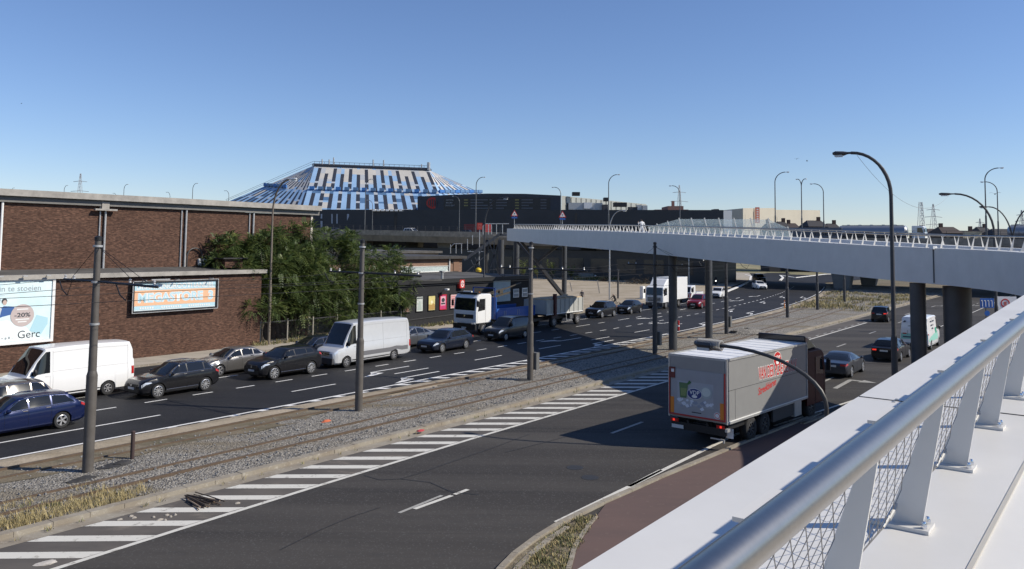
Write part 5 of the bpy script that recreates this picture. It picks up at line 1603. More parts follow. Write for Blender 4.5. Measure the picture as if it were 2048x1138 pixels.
# 7 dark car behind it
c = Car(4.4, 1.8, 1.46, 2.65, .9, .32, .94, .95, .12, -1.3, -1.9, .95, None, .18, .70, .62)
make_car('hatchback_car', 'dark blue car half hidden between the black utility car and the silver van', 'car', c, W(16.3, 11.7), HEAD_L, DKBLUE, sw(c, [-1.6, -1.0, -.2, .85], .62, .3), 5, chrome=True, group=GQ)
# 8 silver van
c = van(6.95, 1.99, 2.74, 4.33, .98, .345, hood=1.22, belt=1.28, nose=1.0)
p, h = place_from_wheels((691, 735), (786, 719.5), 4.33, 1.99)
r = make_car('delivery_van', 'long silver high roofed van in the middle of the queue, driver in a blue shirt', 'van', c, p, h, SILV, VW(c), 6, M_STEELRIM, group=GQ, back_glass=False, rimr=.62, panels=[], taillamp=((c.r + .02, c.r + .16), (2.4, 3.6)))
van_details(r, c, SILV)
for sd in (1, -1):
    c.patch((c.r + .3, c.wb / 2 - 1.0), (2.05, 2.55), sd, .012, 8, 2).build('rub_strip', mat('rub_strip_grey', (.14, .14, .15), .6), r)
q = MB()
for k in range(2): q.box((c.f + .04, 0, .82 + k * .13), (.05, 1.0, .06))
q.build('grille_bar', M_CHROME, r)
# 9 grey saloon behind the silver van
c = Car(4.87, 1.85, 1.47, 2.85, .95, .33, .93, 1.05, .2, -.95, -1.95, .95, 1.02, .17, .69, .60)
make_car('saloon_car', 'grey saloon mostly hidden behind the rear of the silver van', 'car', c, W(24.9, 11.2), HEAD_L, GREY2, sw(c, [-1.55, -.95, -.15, .9], .66, .45), 10, chrome=True, group=GQ)
# 10 black estate
c = estate(4.84, 1.88, 1.5, 2.85, .93); p, h = place_from_wheels((883, 705.5), (932.7, 697), 2.85, 1.88)
make_car('estate_car', 'black estate car with silver roof rails between the silver van and the small dark van', 'car', c, p, h, DKBLUE, sw(c, [-1.95, -1.0, -.12, .82], .62, .5), 8, chrome=True, rails=(-1.7, .05), group=GQ)
# 11 dark small van
c = Car(4.41, 1.8, 1.83, 2.68, .88, .315, 1.08, 1.12, .35, -1.95, -2.14, 1.08, 1.1, .19, .78, .78, boxy=0.6)
p, h = place_from_wheels((1010.5, 682), (1052.7, 675.5), 2.68, 1.8)
make_car('panel_van', 'small dark grey van in the shade, beside the blue lorry', 'van', c, p, h, CHARC, [(.0, .98, .0, .48)], 6, group=GQ, back_glass=False, panels=[-.1, -1.2], sill=True)
# 13, 14
c = Car(4.4, 1.84, 1.69, 2.7, .9, .36, 1.08, .9, .2, -1.62, -2.0, 1.06, None, .24, .72, .78)
hh = HEAD_L + .02
p, h = place_from_wheels((1206, 636.3), (1229.5, 632), 2.6, 1.82)
make_car('suv_car', 'black utility car directly behind the tipping trailer', 'car', c, p, HEAD_L + .03, BLACKP, sw(c, [-1.85, -1.0, -.15, .8], .55, .15), 5, rails=(-1.5, .1), group=GQ, dark_sill=True)
c = Car(3.95, 1.7, 1.5, 2.5, .8, .31, .98, .95, .2, -1.2, -1.6, .97, None, .18, .72, .66)
p, h = place_from_wheels((1261.8, 628.3), (1279.7, 625.5), 2.5, 1.7)
make_car('hatchback_car', 'small black hatchback in front of the white box lorry', 'car', c, p, HEAD_L + .05, BLACKP, sw(c, [-1.4, -.9, -.1, .85], .6, .2), 5, group=GQ)
# 17 red crossover
c = Car(4.64, 1.83, 1.7, 2.7, .93, .36, 1.08, .95, .15, -1.65, -2.05, 1.06, None, .22, .72, .76)
p, h = place_from_wheels((1403, 617.5), None, 2.7, 1.83, HEAD_L + .10)
make_car('crossover_car', 'crimson red crossover partly behind the round bridge column', 'car', c, p, HEAD_L + .10, REDP, sw(c, [-1.8, -1.1, -.15, .85], .6, .15), 5, rails=(-1.5, .05), group=GQ)
# 18 white square estate van
c = Car(4.3, 1.66, 1.55, 2.46, .85, .29, 1.0, 1.05, .35, -1.5, -1.9, 1.0, None, .18, .80, .72)
p, h = place_from_wheels((1443, 596.5), None, 2.46, 1.66, HEAD_L + .17)
make_car('panel_van', 'old white square car on the bend behind the crimson crossover', 'van', c, p, HEAD_L + .17, WHP, sw(c, [-1.7, -.9, -.05, .95], .5, .1), 5, M_STEELRIM, group=GQ, rails=(-1.4, .2))
# 19 white car
c = Car(4.36, 1.82, 1.5, 2.65, .9, .32, .96, .98, .15, -1.25, -1.85, .96, None, .18, .72, .64)
make_car('hatchback_car', 'white car alone on the far bend at the edge of the viaduct shade', 'car', c, gp(1519, 578), HEAD_L + .25 + .35, WHP, sw(c, [-1.5, -.9, -.1, .88], .6, .2), 5, group=GQ)
c = Car(4.6, 1.9, 1.8, 2.75, .9, .36, 1.12, .95, .2, -1.7, -2.1, 1.1, None, .22, .78, .8)
make_car('suv_car', 'black utility car in the viaduct shade behind the white car', 'car', c, gp(1519, 564), HEAD_L + .6, BLACKP, sw(c, [-1.85, -1.0, -.1, .85], .5, .1), 5, group=GQ)
# right hand road
GR_ = 'vehicles driving away on the right hand road'
c = Car(4.63, 1.86, 1.37, 2.75, .88, .34, .92, .95, .12, -.75, -1.70, .94, .97, .16, .68, .58)
p, h = pose_rear((1701, 754.5), 2.75, 1.86, HEAD_R, -1)
make_car('coupe_car', 'dark grey coupe with silver wheels just ahead of the grey lorry', 'car', c, p, h, paint('slate_car_paint', (.045, .05, .062), .5), sw(c, [-1.05, -.25, .85], .62, .55), 5, chrome=True, brake=False, group=GR_, rimr=.76, wheel_w=.25)
c = estate(4.7, 1.83, 1.49, 2.7, .9); p, h = place_from_wheels((1816, 714.5), None, 2.7, 1.83, HEAD_R, -1)
make_car('estate_car', 'black estate car with lit brake lamp behind the white lettered van', 'car', c, p, h, BLACKP, sw(c, [-1.9, -1.0, -.12, .82], .62, .4), 10, brake=True, group=GR_)
c = van(5.4, 2.05, 2.52, 3.45, .95, .335, hood=1.25, belt=1.3, nose=.98)
p, h = pose_rear((1860, 699), 3.45, 2.05, HEAD_R, -1)
r = make_car('delivery_van', 'white van with green stripe and dark lettering between two bridge columns', 'van', c, p, h, M_WHITEPAINT, VW(c), 6, M_STEELRIM, group=GR_, back_glass=False, rimr=.6, panels=[], brake=True, taillamp=((c.r + .02, c.r + .12), (3.0, 3.7)))
van_details(r, c, M_WHITEPAINT, dark=False)
V_GREEN = mat('van_green_film', (.03, .33, .20), .4); V_INK = mat('van_dark_ink', (.05, .06, .09), .5); V_AQUA = mat('van_aqua_film', (.30, .62, .52), .4)
for sd in (1, -1):
    c.patch(None, None, sd, .008, 8, 2, lambda i, j: (c.r + .12 + (c.wb / 2 - .8 - c.r) * i, 2.1 + (.35 + 1.0 * i) * j)).build('stripe', V_AQUA, r)
    c.patch((.1, .75), (3.0, 4.25), sd, .010, 3, 3).build('emblem', V_GREEN, r)
    for v, x0, x1 in ((5.1, -1.6, -.4), (4.75, -1.6, .2), (4.45, -1.5, -.2), (4.2, -1.2, -.3)):
        n = int((x1 - x0) / .16)
        for k in range(n):
            if k % 6 == 5: continue
            c.patch((x0 + k * .16, x0 + k * .16 + .11), (v, v + .12), sd, .008, 1, 1).build('lettering', V_INK, r)
def back_m(c, y, z, off=.012):   # lettering on the tail: viewer behind the car sees left of car on the left
    return frame_m((c.r - off, y, z), (0, -1, 0), (0, 0, 1))
text('HELLO', back_m(c, .25, 2.02), .62, .15, V_INK, r, bold=.02)
text('24u op 24u', back_m(c, .45, 1.72), .85, .12, V_INK, r, bold=.01)
q = MB(); q.poly([(c.r - .013, .80, 2.05), (c.r - .013, .62, 2.05), (c.r - .013, .52, 2.15), (c.r - .013, .66, 2.2)]); q.build('emblem', V_INK, r, recalc=False)
q = MB(); q.box((c.r - .006, 0, 1.0), (.012, 1.86, .42)); q.build('stripe', V_AQUA, r)
q = MB(); q.box((c.r - .016, .3, .95), (.012, 1.0, .1)); q.build('lettering', V_INK, r)
for y in (.45, -.45):
    q = MB(); q.box((c.r - .012, y, 1.28), (.015, .02, .35)); q.build('door_handle', M_BLACK, r)
c = Car(3.9, 1.7, 1.62, 2.5, .75, .31, 1.02, .95, .2, -1.45, -1.72, 1.0, None, .18, .76, .72)
p, h = pose_rear((1775.6, 644.5), 2.5, 1.7, HEAD_R + .04, -1)
make_car('hatchback_car', 'small black upright hatchback with brake lamps lit, farthest on the right hand road', 'car', c, p, h, BLACKP, sw(c, [-1.5, -.9, -.1, .82], .5, .1), 5, brake=True, group=GR_)
# ------------------------------------------------------------------ lorries
def profile_cab(root, x0, x1, w, z0, z1, body_mt, rake=.16, wind=(.52, .9), name='cab', lower=None, roofround=.18):
    """cab-over: x0 rear, x1 front; windscreen between fractions wind of the height"""
    h = z1 - z0; b = MB(); hw = w / 2
    prof = [(x0, z0), (x1 - .05, z0), (x1, z0 + h * .12), (x1, z0 + h * wind[0] * .95), (x1 - rake, z0 + h * wind[1]), (x1 - rake - .25, z1 - .05), (x1 - rake - .55, z1), (x0 + .1, z1), (x0, z1 - .12)]
    k = len(prof)
    ys = [(-hw, .97), (-hw + .1, 1.0), (hw - .1, 1.0), (hw, .97)]
    vs = []
    cx = (x0 + x1) / 2; cz = (z0 + z1) / 2
    for y, q in ys: vs += [(cx + (x - cx) * q, y, cz + (z - cz) * q) for x, z in prof]
    fs = [(i * k + j, i * k + (j + 1) % k, (i + 1) * k + (j + 1) % k, (i + 1) * k + j) for i in range(3) for j in range(k)] + [tuple(range(k)), tuple(3 * k + j for j in reversed(range(k)))]
    b.add(vs, fs); co = b.build(name, body_mt, root, bevel=.03)
    def fx(z):
        za, zb_ = z0 + h * wind[0] * .95, z0 + h * wind[1]
        return x1 if z < za else x1 - rake * (z - za) / (zb_ - za)
    zA, zB = z0 + h * (wind[0] + .03), z0 + h * (wind[1] - .02)
    g = MB(); g.hexa([(fx(zA) - .01, -hw + .13, zA), (fx(zA) + .012, -hw + .13, zA), (fx(zA) + .012, hw - .13, zA), (fx(zA) - .01, hw - .13, zA), (fx(zB) - .01, -hw + .17, zB), (fx(zB) + .012, -hw + .17, zB), (fx(zB) + .012, hw - .17, zB), (fx(zB) - .01, hw - .17, zB)]); g.build('windscreen', M_GLASS, root)
    for sd in (1, -1):
        y = sd * (hw + .004)
        xa, xb = x1 - rake - .25, x0 + (x1 - x0) * .42
        g = MB(); g.prism([(xb, y, zA + .02), (xa + .12, y, zA - .08), (xa + .05, y, zA + .2), (xa - .1, y, zB - .05), (xb, y, zB - .05)], (0, sd * .008, 0)); g.build('side_window', M_GLASS, root)
        q = MB(); q.tube([(xb - .06, y, zB), (xb - .06, y, z0 + .1)], .008, 4); q.tube([(xa + .2, y, zA - .1), (xa + .2, y, z0 + .1)], .008, 4); q.build('door_seam', M_BLACK, root)
        m_ = MB(); m_.box((x1 - .06, sd * (hw + .16), z0 + h * .68), (.10, .18, .5)); m_.beam((x1 - .1, sd * hw, z0 + h * .8), (x1 - .06, sd * (hw + .2), z0 + h * .8), .04, .04); m_.build('mirror', M_BLACK, root)
        l = MB(); l.box((x1 - .02, sd * (hw - .28), z0 + .02), (.12, .4, .2)); l.build('headlight', M_LAMPGLASS, root)
    return fx
def truck_common(root, x0, x1, w, axles, r=.48, track=None, z=.78, wmat=M_STEELRIM):
    b = MB()
    for y in (-.42, .42): b.box(((x0 + x1) / 2, y, z), (x1 - x0, .09, .24))
    b.box(((x0 + x1) / 2, 0, z - .05), (x1 - x0 - .4, .9, .2)); b.build('chassis', M_BLACK, root)
    for ax in axles:
        for sd in (1, -1):
            wheel(root, ax, sd * (w / 2 - .2), r, sd, wmat, 8, .32, .58)
def flat_poly(root, name, pts, mt):
    b = MB(); b.poly(pts); return b.build(name, mt, root, recalc=False)
# grey drinks lorry, seen from behind; local x forward, origin on the ground at the rear of the box, centre line
HV = R_(48.6)
rr = gp(1453, 721, 3.4); dv = Vector((math.cos(HV), math.sin(HV), 0)); lv = Vector((-dv.y, dv.x, 0))
o = Vector((rr.x, rr.y, 0)) + lv * 1.25
vd = thing('box_lorry', 'grey drinks delivery lorry with red VDP roundel on its side, largest vehicle on the road', 'lorry', o, HV, GR_)
BX = mat('lorry_grey_panel', (.31, .31, .305), .40, .25, var=.04, scale=1.5); BXT = mat('lorry_roof_white', (.74, .75, .76), .55, var=.04, scale=.8)
LB, HB0, HB1 = 7.75, .98, 3.4
b = MB(); b.box((LB / 2, 0, (HB0 + HB1) / 2), (LB, 2.5, HB1 - HB0)); b.build('box_body', BX, vd, bevel=.02)
b = MB()
for k in range(9): b.box((.5 + k * .85, 0, HB1 + .012), (.06, 2.3, .02))
b.box((LB / 2, 0, HB1 + .004), (LB - .3, 2.36, .008)); b.build('roof', BXT, vd)
b = MB()
for y in (-1.25, 1.25):
    b.beam((0, y, HB1), (LB, y, HB1), .07, .08); b.beam((0, y, HB0 + .03), (LB, y, HB0 + .03), .05, .1)
for x in (0, LB):
    for y in (-1.245, 1.245): b.beam((x, y, HB0), (x, y, HB1), .07, .07)
    b.beam((x, -1.25, HB1), (x, 1.25, HB1), .08, .08)
b.build('box_frame', M_LIGHT_STEEL, vd)
for sd in (1, -1):
    y = sd * 1.2525
    q = MB(); q.box((LB / 2, y, 2.22), (LB - .12, .006, .015)); q.box((.7, y, 1.6), (.012, .006, 1.2)); q.build('panel_joint', M_DKGREY, vd)
    q = MB(); q.box((LB / 2, sd * 1.27, 1.06), (LB, .03, .03)); q.build('edge_strip', M_WHITE, vd)
LR = mat('lorry_red_film', (.52, .025, .022), .45)
def side_m(x, z): return frame_m((x, -1.2535, z), (1, 0, 0), (0, 0, 1))
def sell(x, z, rx, rz_, mt, dy=0.0, name='roundel'):
    return flat_poly(vd, name, [(x + rx * math.cos(2 * math.pi * k / 28), -1.2535 - dy, z + rz_ * math.sin(2 * math.pi * k / 28)) for k in range(28)], mt)
sell(4.62, 3.02, .40, .31, M_WHITE); sell(4.62, 3.02, .37, .285, LR, .002); sell(4.62, 2.88, .15, .09, M_WHITE, .004)
text('VDP', side_m(4.36, 3.0) @ Matrix.Translation((0, 0, .005)), .54, .16, M_WHITE, vd, bold=.03)
text('VAN DER PLAETSEN N.V.', side_m(2.75, 2.31) @ Matrix.Translation((0, 0, .0)), 3.95, .56, M_WHITE, vd, bold=.07)
text('VAN DER PLAETSEN N.V.', side_m(2.78, 2.335) @ Matrix.Translation((0, 0, .003)), 3.89, .51, LR, vd, bold=.022)
text('Streekbieren', side_m(2.75, 1.72) @ Matrix.Rotation(R_(8), 4, 'Z'), 1.75, .3, LR, vd, bold=.02, shear=.3)
# rear: loading flap with drinks picture
RW = mat('lorry_rear_white', (.36, .36, .37), .5, var=.05, scale=2)
b = MB(); b.box((-.03, 0, 2.0), (.06, 2.3, 1.75)); b.build('tail_lift', RW, vd)
b = MB(); b.box((-.01, 0, 3.12), (.05, 2.38, .5)); b.build('rear_panel', BX, vd)
b = MB(); b.box((-.07, 0, 1.1), (.03, 2.42, .06))
for y in (-1.2, 1.2): b.box((-.07, y, 2.0), (.03, .04, 1.8))
b.build('reflective_strip', mat('reflective_red', (.42, .04, .04), .4), vd)
def rear_m(y, z, off=.066): return frame_m((-off, y, z), (0, -1, 0), (0, 0, 1))
def rpoly(pts, mt, off, name='tail_picture'): return flat_poly(vd, name, [(-off, y, z) for y, z in pts], mt)
def rell(y, z, ry, rz_, mt, off, name='tail_picture', n=24): return rpoly([(y - ry * math.cos(2 * math.pi * k / n), z + rz_ * math.sin(2 * math.pi * k / n)) for k in range(n)], mt, off, name)
rpoly([(.85, 1.5), (-.72, 1.5), (-.72, 2.42), (.85, 2.42)], mat('tail_poster', (.42, .435, .46), .5), .062)
ICE = mat('ice_white', (.68, .72, .78), .4); ICE2 = mat('ice_grey', (.30, .34, .42), .4)
rnd = random.Random(3)
for k in range(26):
    y, z, r = rnd.uniform(-.7, .85), rnd.uniform(1.42, 1.72), rnd.uniform(.05, .11)
    rpoly([(y + r, z), (y + r * .2, z - r * .8), (y - r, z - r * .2), (y - r * .3, z + r * .8)], ICE if k % 3 else ICE2, .063 + .0006 * k)
rpoly([(.72, 1.78), (.44, 1.78), (.36, 2.36), (.76, 2.36)], mat('drink_green', (.10, .19, .09), .3), .081); rpoly([(.68, 1.85), (.48, 1.85), (.42, 2.15), (.70, 2.15)], mat('drink_lime', (.22, .30, .12), .3), .0825)
rpoly([(.42, 2.34), (.30, 2.48), (.22, 2.4), (.34, 2.3)], mat('drink_leaf', (.05, .16, .05), .5), .084)
rell(-.42, 2.08, .26, .24, mat('glass_grey', (.42, .48, .48), .3), .081); rell(-.42, 2.1, .19, .17, mat('glass_pale', (.60, .66, .62), .3), .0825)
rell(.08, 1.98, .33, .22, M_WHITE, .085); rell(.08, 1.98, .31, .20, mat('roundel_navy', (.03, .05, .20), .4), .0865); rell(.08, 1.88, .12, .06, M_WHITE, .088)
text('VDP', rear_m(.30, 1.95, .0895), .44, .16, M_WHITE, vd, bold=.02)
rpoly([(.22, 1.24), (-.2, 1.24), (-.2, 1.28), (.22, 1.28)], M_DKGREY, .062, 'lettering')
for y in (1.08, -1.08):
    b = MB(); b.box((-.065, y, 1.45), (.012, .16, .62)); b.build('hazard_panel', M_ORANGE, vd)
rell(-.88, 1.27, .14, .13, M_WHITE, .064, 'roundel'); rell(-.88, 1.27, .115, .105, LR, .066, 'roundel'); rell(-.88, 1.27, .09, .08, M_WHITE, .068, 'roundel')
b = MB(); b.box((-.07, 1.08, 2.72), (.05, .26, .42)); b.build('lift_control', mat('dull_red', (.16, .035, .03), .6), vd)
b = MB(); b.box((-.09, 1.04, 2.8), (.05, .12, .12)); b.build('work_lamp', M_WHITE, vd)
b = MB(); b.box((.1, 0, .66), (.24, 2.3, .28)); b.build('bumper', M_BLACK, vd)
for y in (1.0, -1.0):
    b = MB(); b.box((-.03, y, .86), (.04, .34, .12)); b.build('taillight', M_TAIL, vd)
    b = MB(); b.box((-.055, y * 1.02, .86), (.02, .08, .08)); b.build('brake_lamp', M_BRAKE, vd)
b = MB(); b.box((-.04, .86, .62), (.02, .52, .14)); b.build('number_plate', M_PLATE, vd)
b = MB(); b.beam((-.15, -.65, .42), (-.15, -1.2, .42), .05, .05); b.beam((-.15, -1.2, .42), (-.15, -1.2, .3), .05, .05); b.build('step_bar', M_LIGHT_STEEL, vd)
b = MB(); b.box((-.02, -1.3, .78), (.28, .1, .12)); b.build('side_lamp', M_LIGHT_STEEL, vd)
b = MB(); b.box((.2, -1.26, .62), (.03, .3, .36)); b.build('mud_flap', M_WHITE, vd)
truck_common(vd, 0, 9.4, 2.5, (2.2, 3.45, 8.35), wmat=M_DKGREY)  # rims in dark grey: shade on the wheels is put into their colour
b = MB()
for (x, y, z, sx, sy, sz) in ((4.6, 0, .6, 1.2, 1.9, .4), (6.0, .3, .55, 1.0, 1.4, .5), (1.1, 0, .8, 1.4, 2.2, .22)): b.box((x, y, z), (sx, sy, sz))
b.build('underframe', M_BLACK, vd)
b = MB()
for sd in (1, -1): b.box((5.6, sd * 1.12, .66), (2.6, .1, .5))
b.build('side_guard', M_DKGREY, vd)
b = MB(); b.box((6.8, -1.14, .7), (.75, .16, .75)); b.build('pallet_box', M_LIGHT_STEEL, vd)
MAROON = mat('maroon_cab_paint', (.05, .006, .008), .45, spec=.2)
profile_cab(vd, 7.95, 10.05, 2.46, .55, 3.05, MAROON)
b = MB(); b.hexa([(7.9, -1.15, 3.06), (9.5, -1.05, 3.06), (9.5, 1.05, 3.06), (7.9, 1.15, 3.06), (7.9, -1.15, 3.72), (8.5, -1.0, 3.6), (8.5, 1.0, 3.6), (7.9, 1.15, 3.72)]); b.build('roof_deflector', paint('dark_deflector', (.012, .013, .018)), vd, bevel=.06)
for sd in (1, -1):
    b = MB(); b.hexa([(7.8, sd * 1.23, .6), (8.0, sd * 1.23, .6), (8.0, sd * 1.15, .6), (7.8, sd * 1.15, .6), (7.8, sd * 1.23, 3.1), (8.0, sd * 1.23, 3.1), (8.0, sd * 1.15, 3.1), (7.8, sd * 1.15, 3.1)]); b.build('side_deflector', MAROON, vd)
# white lorry with a blue flat bed and crane
tk = thing('flatbed_lorry', 'white cab lorry with blue drop sides and folded loading crane, in the shade', 'lorry', W(35.0, 13.0), HEAD_L, GQ)
# local x forward = towards -u; front axle at x=0
profile_cab(tk, -1.0, 1.15, 2.45, .95, 3.42, M_WHITEPAINT, .14, (.42, .88))
b = MB(); b.box((1.1, 0, .68), (.25, 2.4, .5)); b.build('bumper', M_BLACK, tk)
b = MB(); b.box((1.165, 0, 1.55), (.03, 1.9, .34)); g = b.build('grille', M_BLACK, tk); b = MB(); b.lathe([(0, .02), (.11, .015), (.12, 0)], 4, 0, Matrix.Translation((1.18, 0, 1.62)) @ Matrix.Rotation(math.pi / 2, 4, 'Y')); b.build('badge', M_CHROME, g)
b = MB(); b.box((.6, 0, 3.5), (.5, 2.2, .12)); b.build('sun_visor', M_BLACK, tk)
b = MB(); b.box((.75, 0, 3.62), (.14, .9, .1)); b.build('light_bar', M_WHITE, tk)
b = MB(); b.cyl((.45, 1.0, 3.45), .07, .16, 8); b.build('beacon', M_ORANGE, tk)
lattice_text_plate(tk, 1.24, .6, 1)
truck_common(tk, -8.0, .7, 2.45, (0, -4.4, -5.75))
for sd in (1, -1):
    b = MB(); b.tube([(.62 * math.cos(a), sd * 1.1, .5 + .62 * math.sin(a)) for a in [math.pi * k / 10 for k in range(11)]], .07, 6); b.build('wheel_arch', M_DKGREY, tk)
b = MB(); b.box((-4.9, 0, 1.12), (6.4, 2.5, .16)); b.build('load_bed', M_BLACK, tk)
for sd in (1, -1):
    b = MB(); b.box((-4.9, sd * 1.25, 1.62), (6.4, .06, .9)); bo = b.build('drop_side', M_BLUE, tk)
    for x in (-2.9, -4.9, -6.9):
        for q in (-.12, .12):
            b = MB(); b.beam((x + q, sd * 1.29, 1.4), (x + q, sd * 1.29, 1.85), .04, .03); b.build('latch', M_LIGHT_STEEL, bo)
b = MB(); b.box((-1.68, 0, 2.1), (.08, 2.5, 1.9)); b.build('headboard', M_BLUE, tk)
b = MB()
for y in (-1.2, 1.2): b.beam((-1.5, y, 1.2), (-1.5, y, 3.9), .09, .09)
b.beam((-1.5, -1.2, 3.86), (-1.5, 1.2, 3.86), .09, .09); b.build('rack', paint('rack_blue', (.02, .05, .2)), tk)
b = MB(); b.beam((-1.3, .2, 3.1), (-6.4, .5, 4.15), .1, .1); b.beam((-1.2, .3, 2.85), (-4.6, .55, 3.35), .16, .16); b.tube([(-1.6, .05, 3.3), (-4.4, .3, 3.75)], .05, 6); b.box((-1.25, .2, 2.6), (.6, .8, 1.2)); b.box((-3.4, .4, 3.42), (.5, .2, .25)); b.build('crane', mat('crane_ochre', (.06, .05, .036), .6), tk)
# tipping trailer
tr = thing('tipping_trailer', 'light grey drop sided trailer loaded with sand coloured boards behind the blue lorry', 'trailer', W(45.9, 11.75), HEAD_L, GQ)
T_GREY = mat('trailer_grey', (.40, .40, .37), .6, var=.08, scale=2)
b = MB(); b.box((0, 0, 1.2), (6.5, 2.4, .14)); b.build('load_bed', M_BLACK, tr)
for sd in (1, -1):
    b = MB(); b.box((0, sd * 1.2, 1.92), (6.5, .06, 1.3))
    so_ = b.build('drop_side', T_GREY, tr)
    for k in range(9):
        b = MB(); b.box((-3.2 + k * .8, sd * 1.25, 1.92), (.09, .06, 1.28)); b.build('side_rib', T_GREY, so_)
    b = MB(); b.box((0, sd * 1.24, 1.25), (6.5, .05, .07)); b.build('side_rail', M_WHITE, so_)
for x in (-3.25, 3.25):
    b = MB(); b.box((x, 0, 1.92), (.06, 2.34, 1.3)); b.build('end_board', T_GREY, tr)
b = MB(); b.box((-.1, 0, 2.6), (6.3, 2.2, .1)); b.build('load_cover', mat('load_sand', (.52, .40, .26), .9, var=.15, scale=3), tr)
b = MB(); b.box((-.4, .9, 2.8), (.55, .5, .06), M=Matrix.Rotation(.5, 3, 'Y')); b.build('loose_board', mat('load_sand', (.52, .40, .26)), tr)
b = MB(); b.beam((1.9, 1.3, 1.1), (1.9, 1.3, 3.1), .3, .25); b.build('red_post', mat('dark_red_steel', (.07, .012, .01), .6), tr)
b = MB(); b.box((1.7, .95, 1.3), (1.1, .5, .9)); b.build('tool_box', mat('rust_box', (.05, .03, .025), .7), tr)
truck_common(tr, -3.2, 4.6, 2.4, (1.75, -2.45), .50)
b = MB()
for x in (-.3, -1.1): b.beam((x, 1.15, 1.15), (x - .1, 1.15, .5), .05, .05)
b.beam((-.3, 1.15, .5), (-1.3, 1.15, .5), .05, .05); b.build('side_frame', M_LIGHT_STEEL, tr)
b = MB(); b.box((-1.35, .98, .85), (.65, .3, .45)); b.build('storage_box', M_DKGREY, tr)
# white box lorry
hx = HEAD_L + .05
bl = thing('box_lorry', 'white box lorry facing us behind the leaning tram pole, wheels by the dashed lane line', 'lorry', W(72.2, 13.7) , hx, GQ)
profile_cab(bl, -1.0, 1.1, 2.3, .75, 2.75, M_WHITEPAINT, .14, (.42, .92))
b = MB(); b.hexa([(-1.0, -1.1, 2.78), (.35, -.95, 2.78), (.35, .95, 2.78), (-1.0, 1.1, 2.78), (-1.0, -1.1, 3.62), (-.55, -.95, 3.5), (-.55, .95, 3.5), (-1.0, 1.1, 3.62)]); b.build('roof_deflector', M_WHITEPAINT, bl, bevel=.05)
b = MB(); b.box((1.04, 0, .55), (.25, 2.25, .42)); b.build('bumper', M_DKGREY, bl)
b = MB()
for k in range(3): b.box((1.12, 0, 1.0 + .16 * k), (.04, 1.7, .09))
b.build('grille', M_BLACK, bl); lattice_text_plate(bl, 1.19, .6, 1)
b = MB(); b.box((-3.95, 0, 2.35), (5.6, 2.45, 2.75)); b.build('box_body', M_WHITEPAINT, bl, bevel=.02)
b = MB(); b.box((-1.145, 0, 2.35), (.02, 2.3, 2.6)); b.build('front_panel', mat('box_front_grey', (.42, .42, .40), .6), bl)
truck_common(bl, -6.6, .6, 2.3, (0, -4.1), .45)
# striped municipal tipper
tp = thing('tipper_lorry', 'small white tipper with red and white striped bonnet and red beacon, behind the box lorry', 'lorry', gp(1393, 605) - Vector((.4, 0, 0)) + N * 1.0, HEAD_L + .12, GQ)
profile_cab(tp, -.9, 1.3, 1.95, .5, 2.3, M_WHITEPAINT, .45, (.48, .92))
for k in range(7):
    y = -.8 + k * .27
    flat_poly(tp, 'stripe', [(1.325, y, .75), (1.325, y + .13, .75), (1.325, y + .28, 1.3), (1.325, y + .15, 1.3)], M_RED)
b = MB(); b.box((-2.8, 0, 1.05), (3.4, 2.0, .5)); b.build('tipper_body', M_WHITEPAINT, tp)
b = MB(); b.lathe([(.0, .35), (.12, .33), (.2, .1), (.2, 0)], 10, 0, Matrix.Translation((-.3, -.2, 2.3))); b.build('beacon', M_RED, tp)
b = MB(); b.box((1.25, 0, .5), (.2, 1.9, .3)); b.build('bumper', M_DKGREY, tp)
truck_common(tp, -4.4, .8, 1.95, (0.2, -2.9), .35, z=.6)
# vehicles on the viaduct
def van_small(x, y, Yd, lab, mt, heading, cat='van', nm='panel_van'):
    c = Car(4.9, 1.95, 1.95, 3.0, .95, .33, 1.15, 1.25, .35, -2.1, -2.35, 1.12, 1.2, .2, .82, .85, boxy=.6)
    p = at(x, y, Yd)
    return make_car(nm, lab, cat, c, p, heading, mt, sw(c, [-2.0, -1.1, -.1, 1.1], .6, .1), 5, M_STEELRIM, group='vehicles on the viaduct')
def on_deck(x, k=6.0):
    """point on the carriageway k metres in from the near parapet, in image column x"""
    d = ray(x, 470); s = 134 + k
    q = (s - (CAM - A0).dot(U)) / d.dot(U); p = CAM + d * q; t = (p - A0).dot(N)
    return W(s, t, vz(t) - 1.2)
HVIA = math.atan2(-N.y, -N.x)
for (x, mt, lab, k) in ((824, WHP, 'white people carrier driving on the viaduct below the black hall', 8),):
    c = Car(5.1, 1.95, 1.97, 3.1, .95, .33, 1.15, 1.3, .35, -2.1, -2.4, 1.12, 1.2, .2, .82, .85, boxy=.6)
    make_car('people_carrier', lab, 'van', c, on_deck(x, k), HVIA, mt, sw(c, [-2.0, -1.1, -.1, 1.2], .6, .1), 5, M_STEELRIM, group='vehicles on the viaduct')
c = Car(4.6, 1.85, 1.75, 2.7, .9, .35, 1.05, .95, .2, -1.6, -2.0, 1.05, None, .2, .74, .75)
make_car('suv_car', 'dark car on the viaduct behind the treetops', 'car', c, on_deck(672, 8), HVIA, CHARC, sw(c, [-1.8, -1.0, -.1, .85], .6, .2), group='vehicles on the viaduct')
make_car('hatchback_car', 'dark car on the viaduct passing the red lorry', 'car', c, on_deck(938, 7), HVIA, BLACKP, sw(c, [-1.8, -1.0, -.1, .85], .6, .2), group='vehicles on the viaduct')
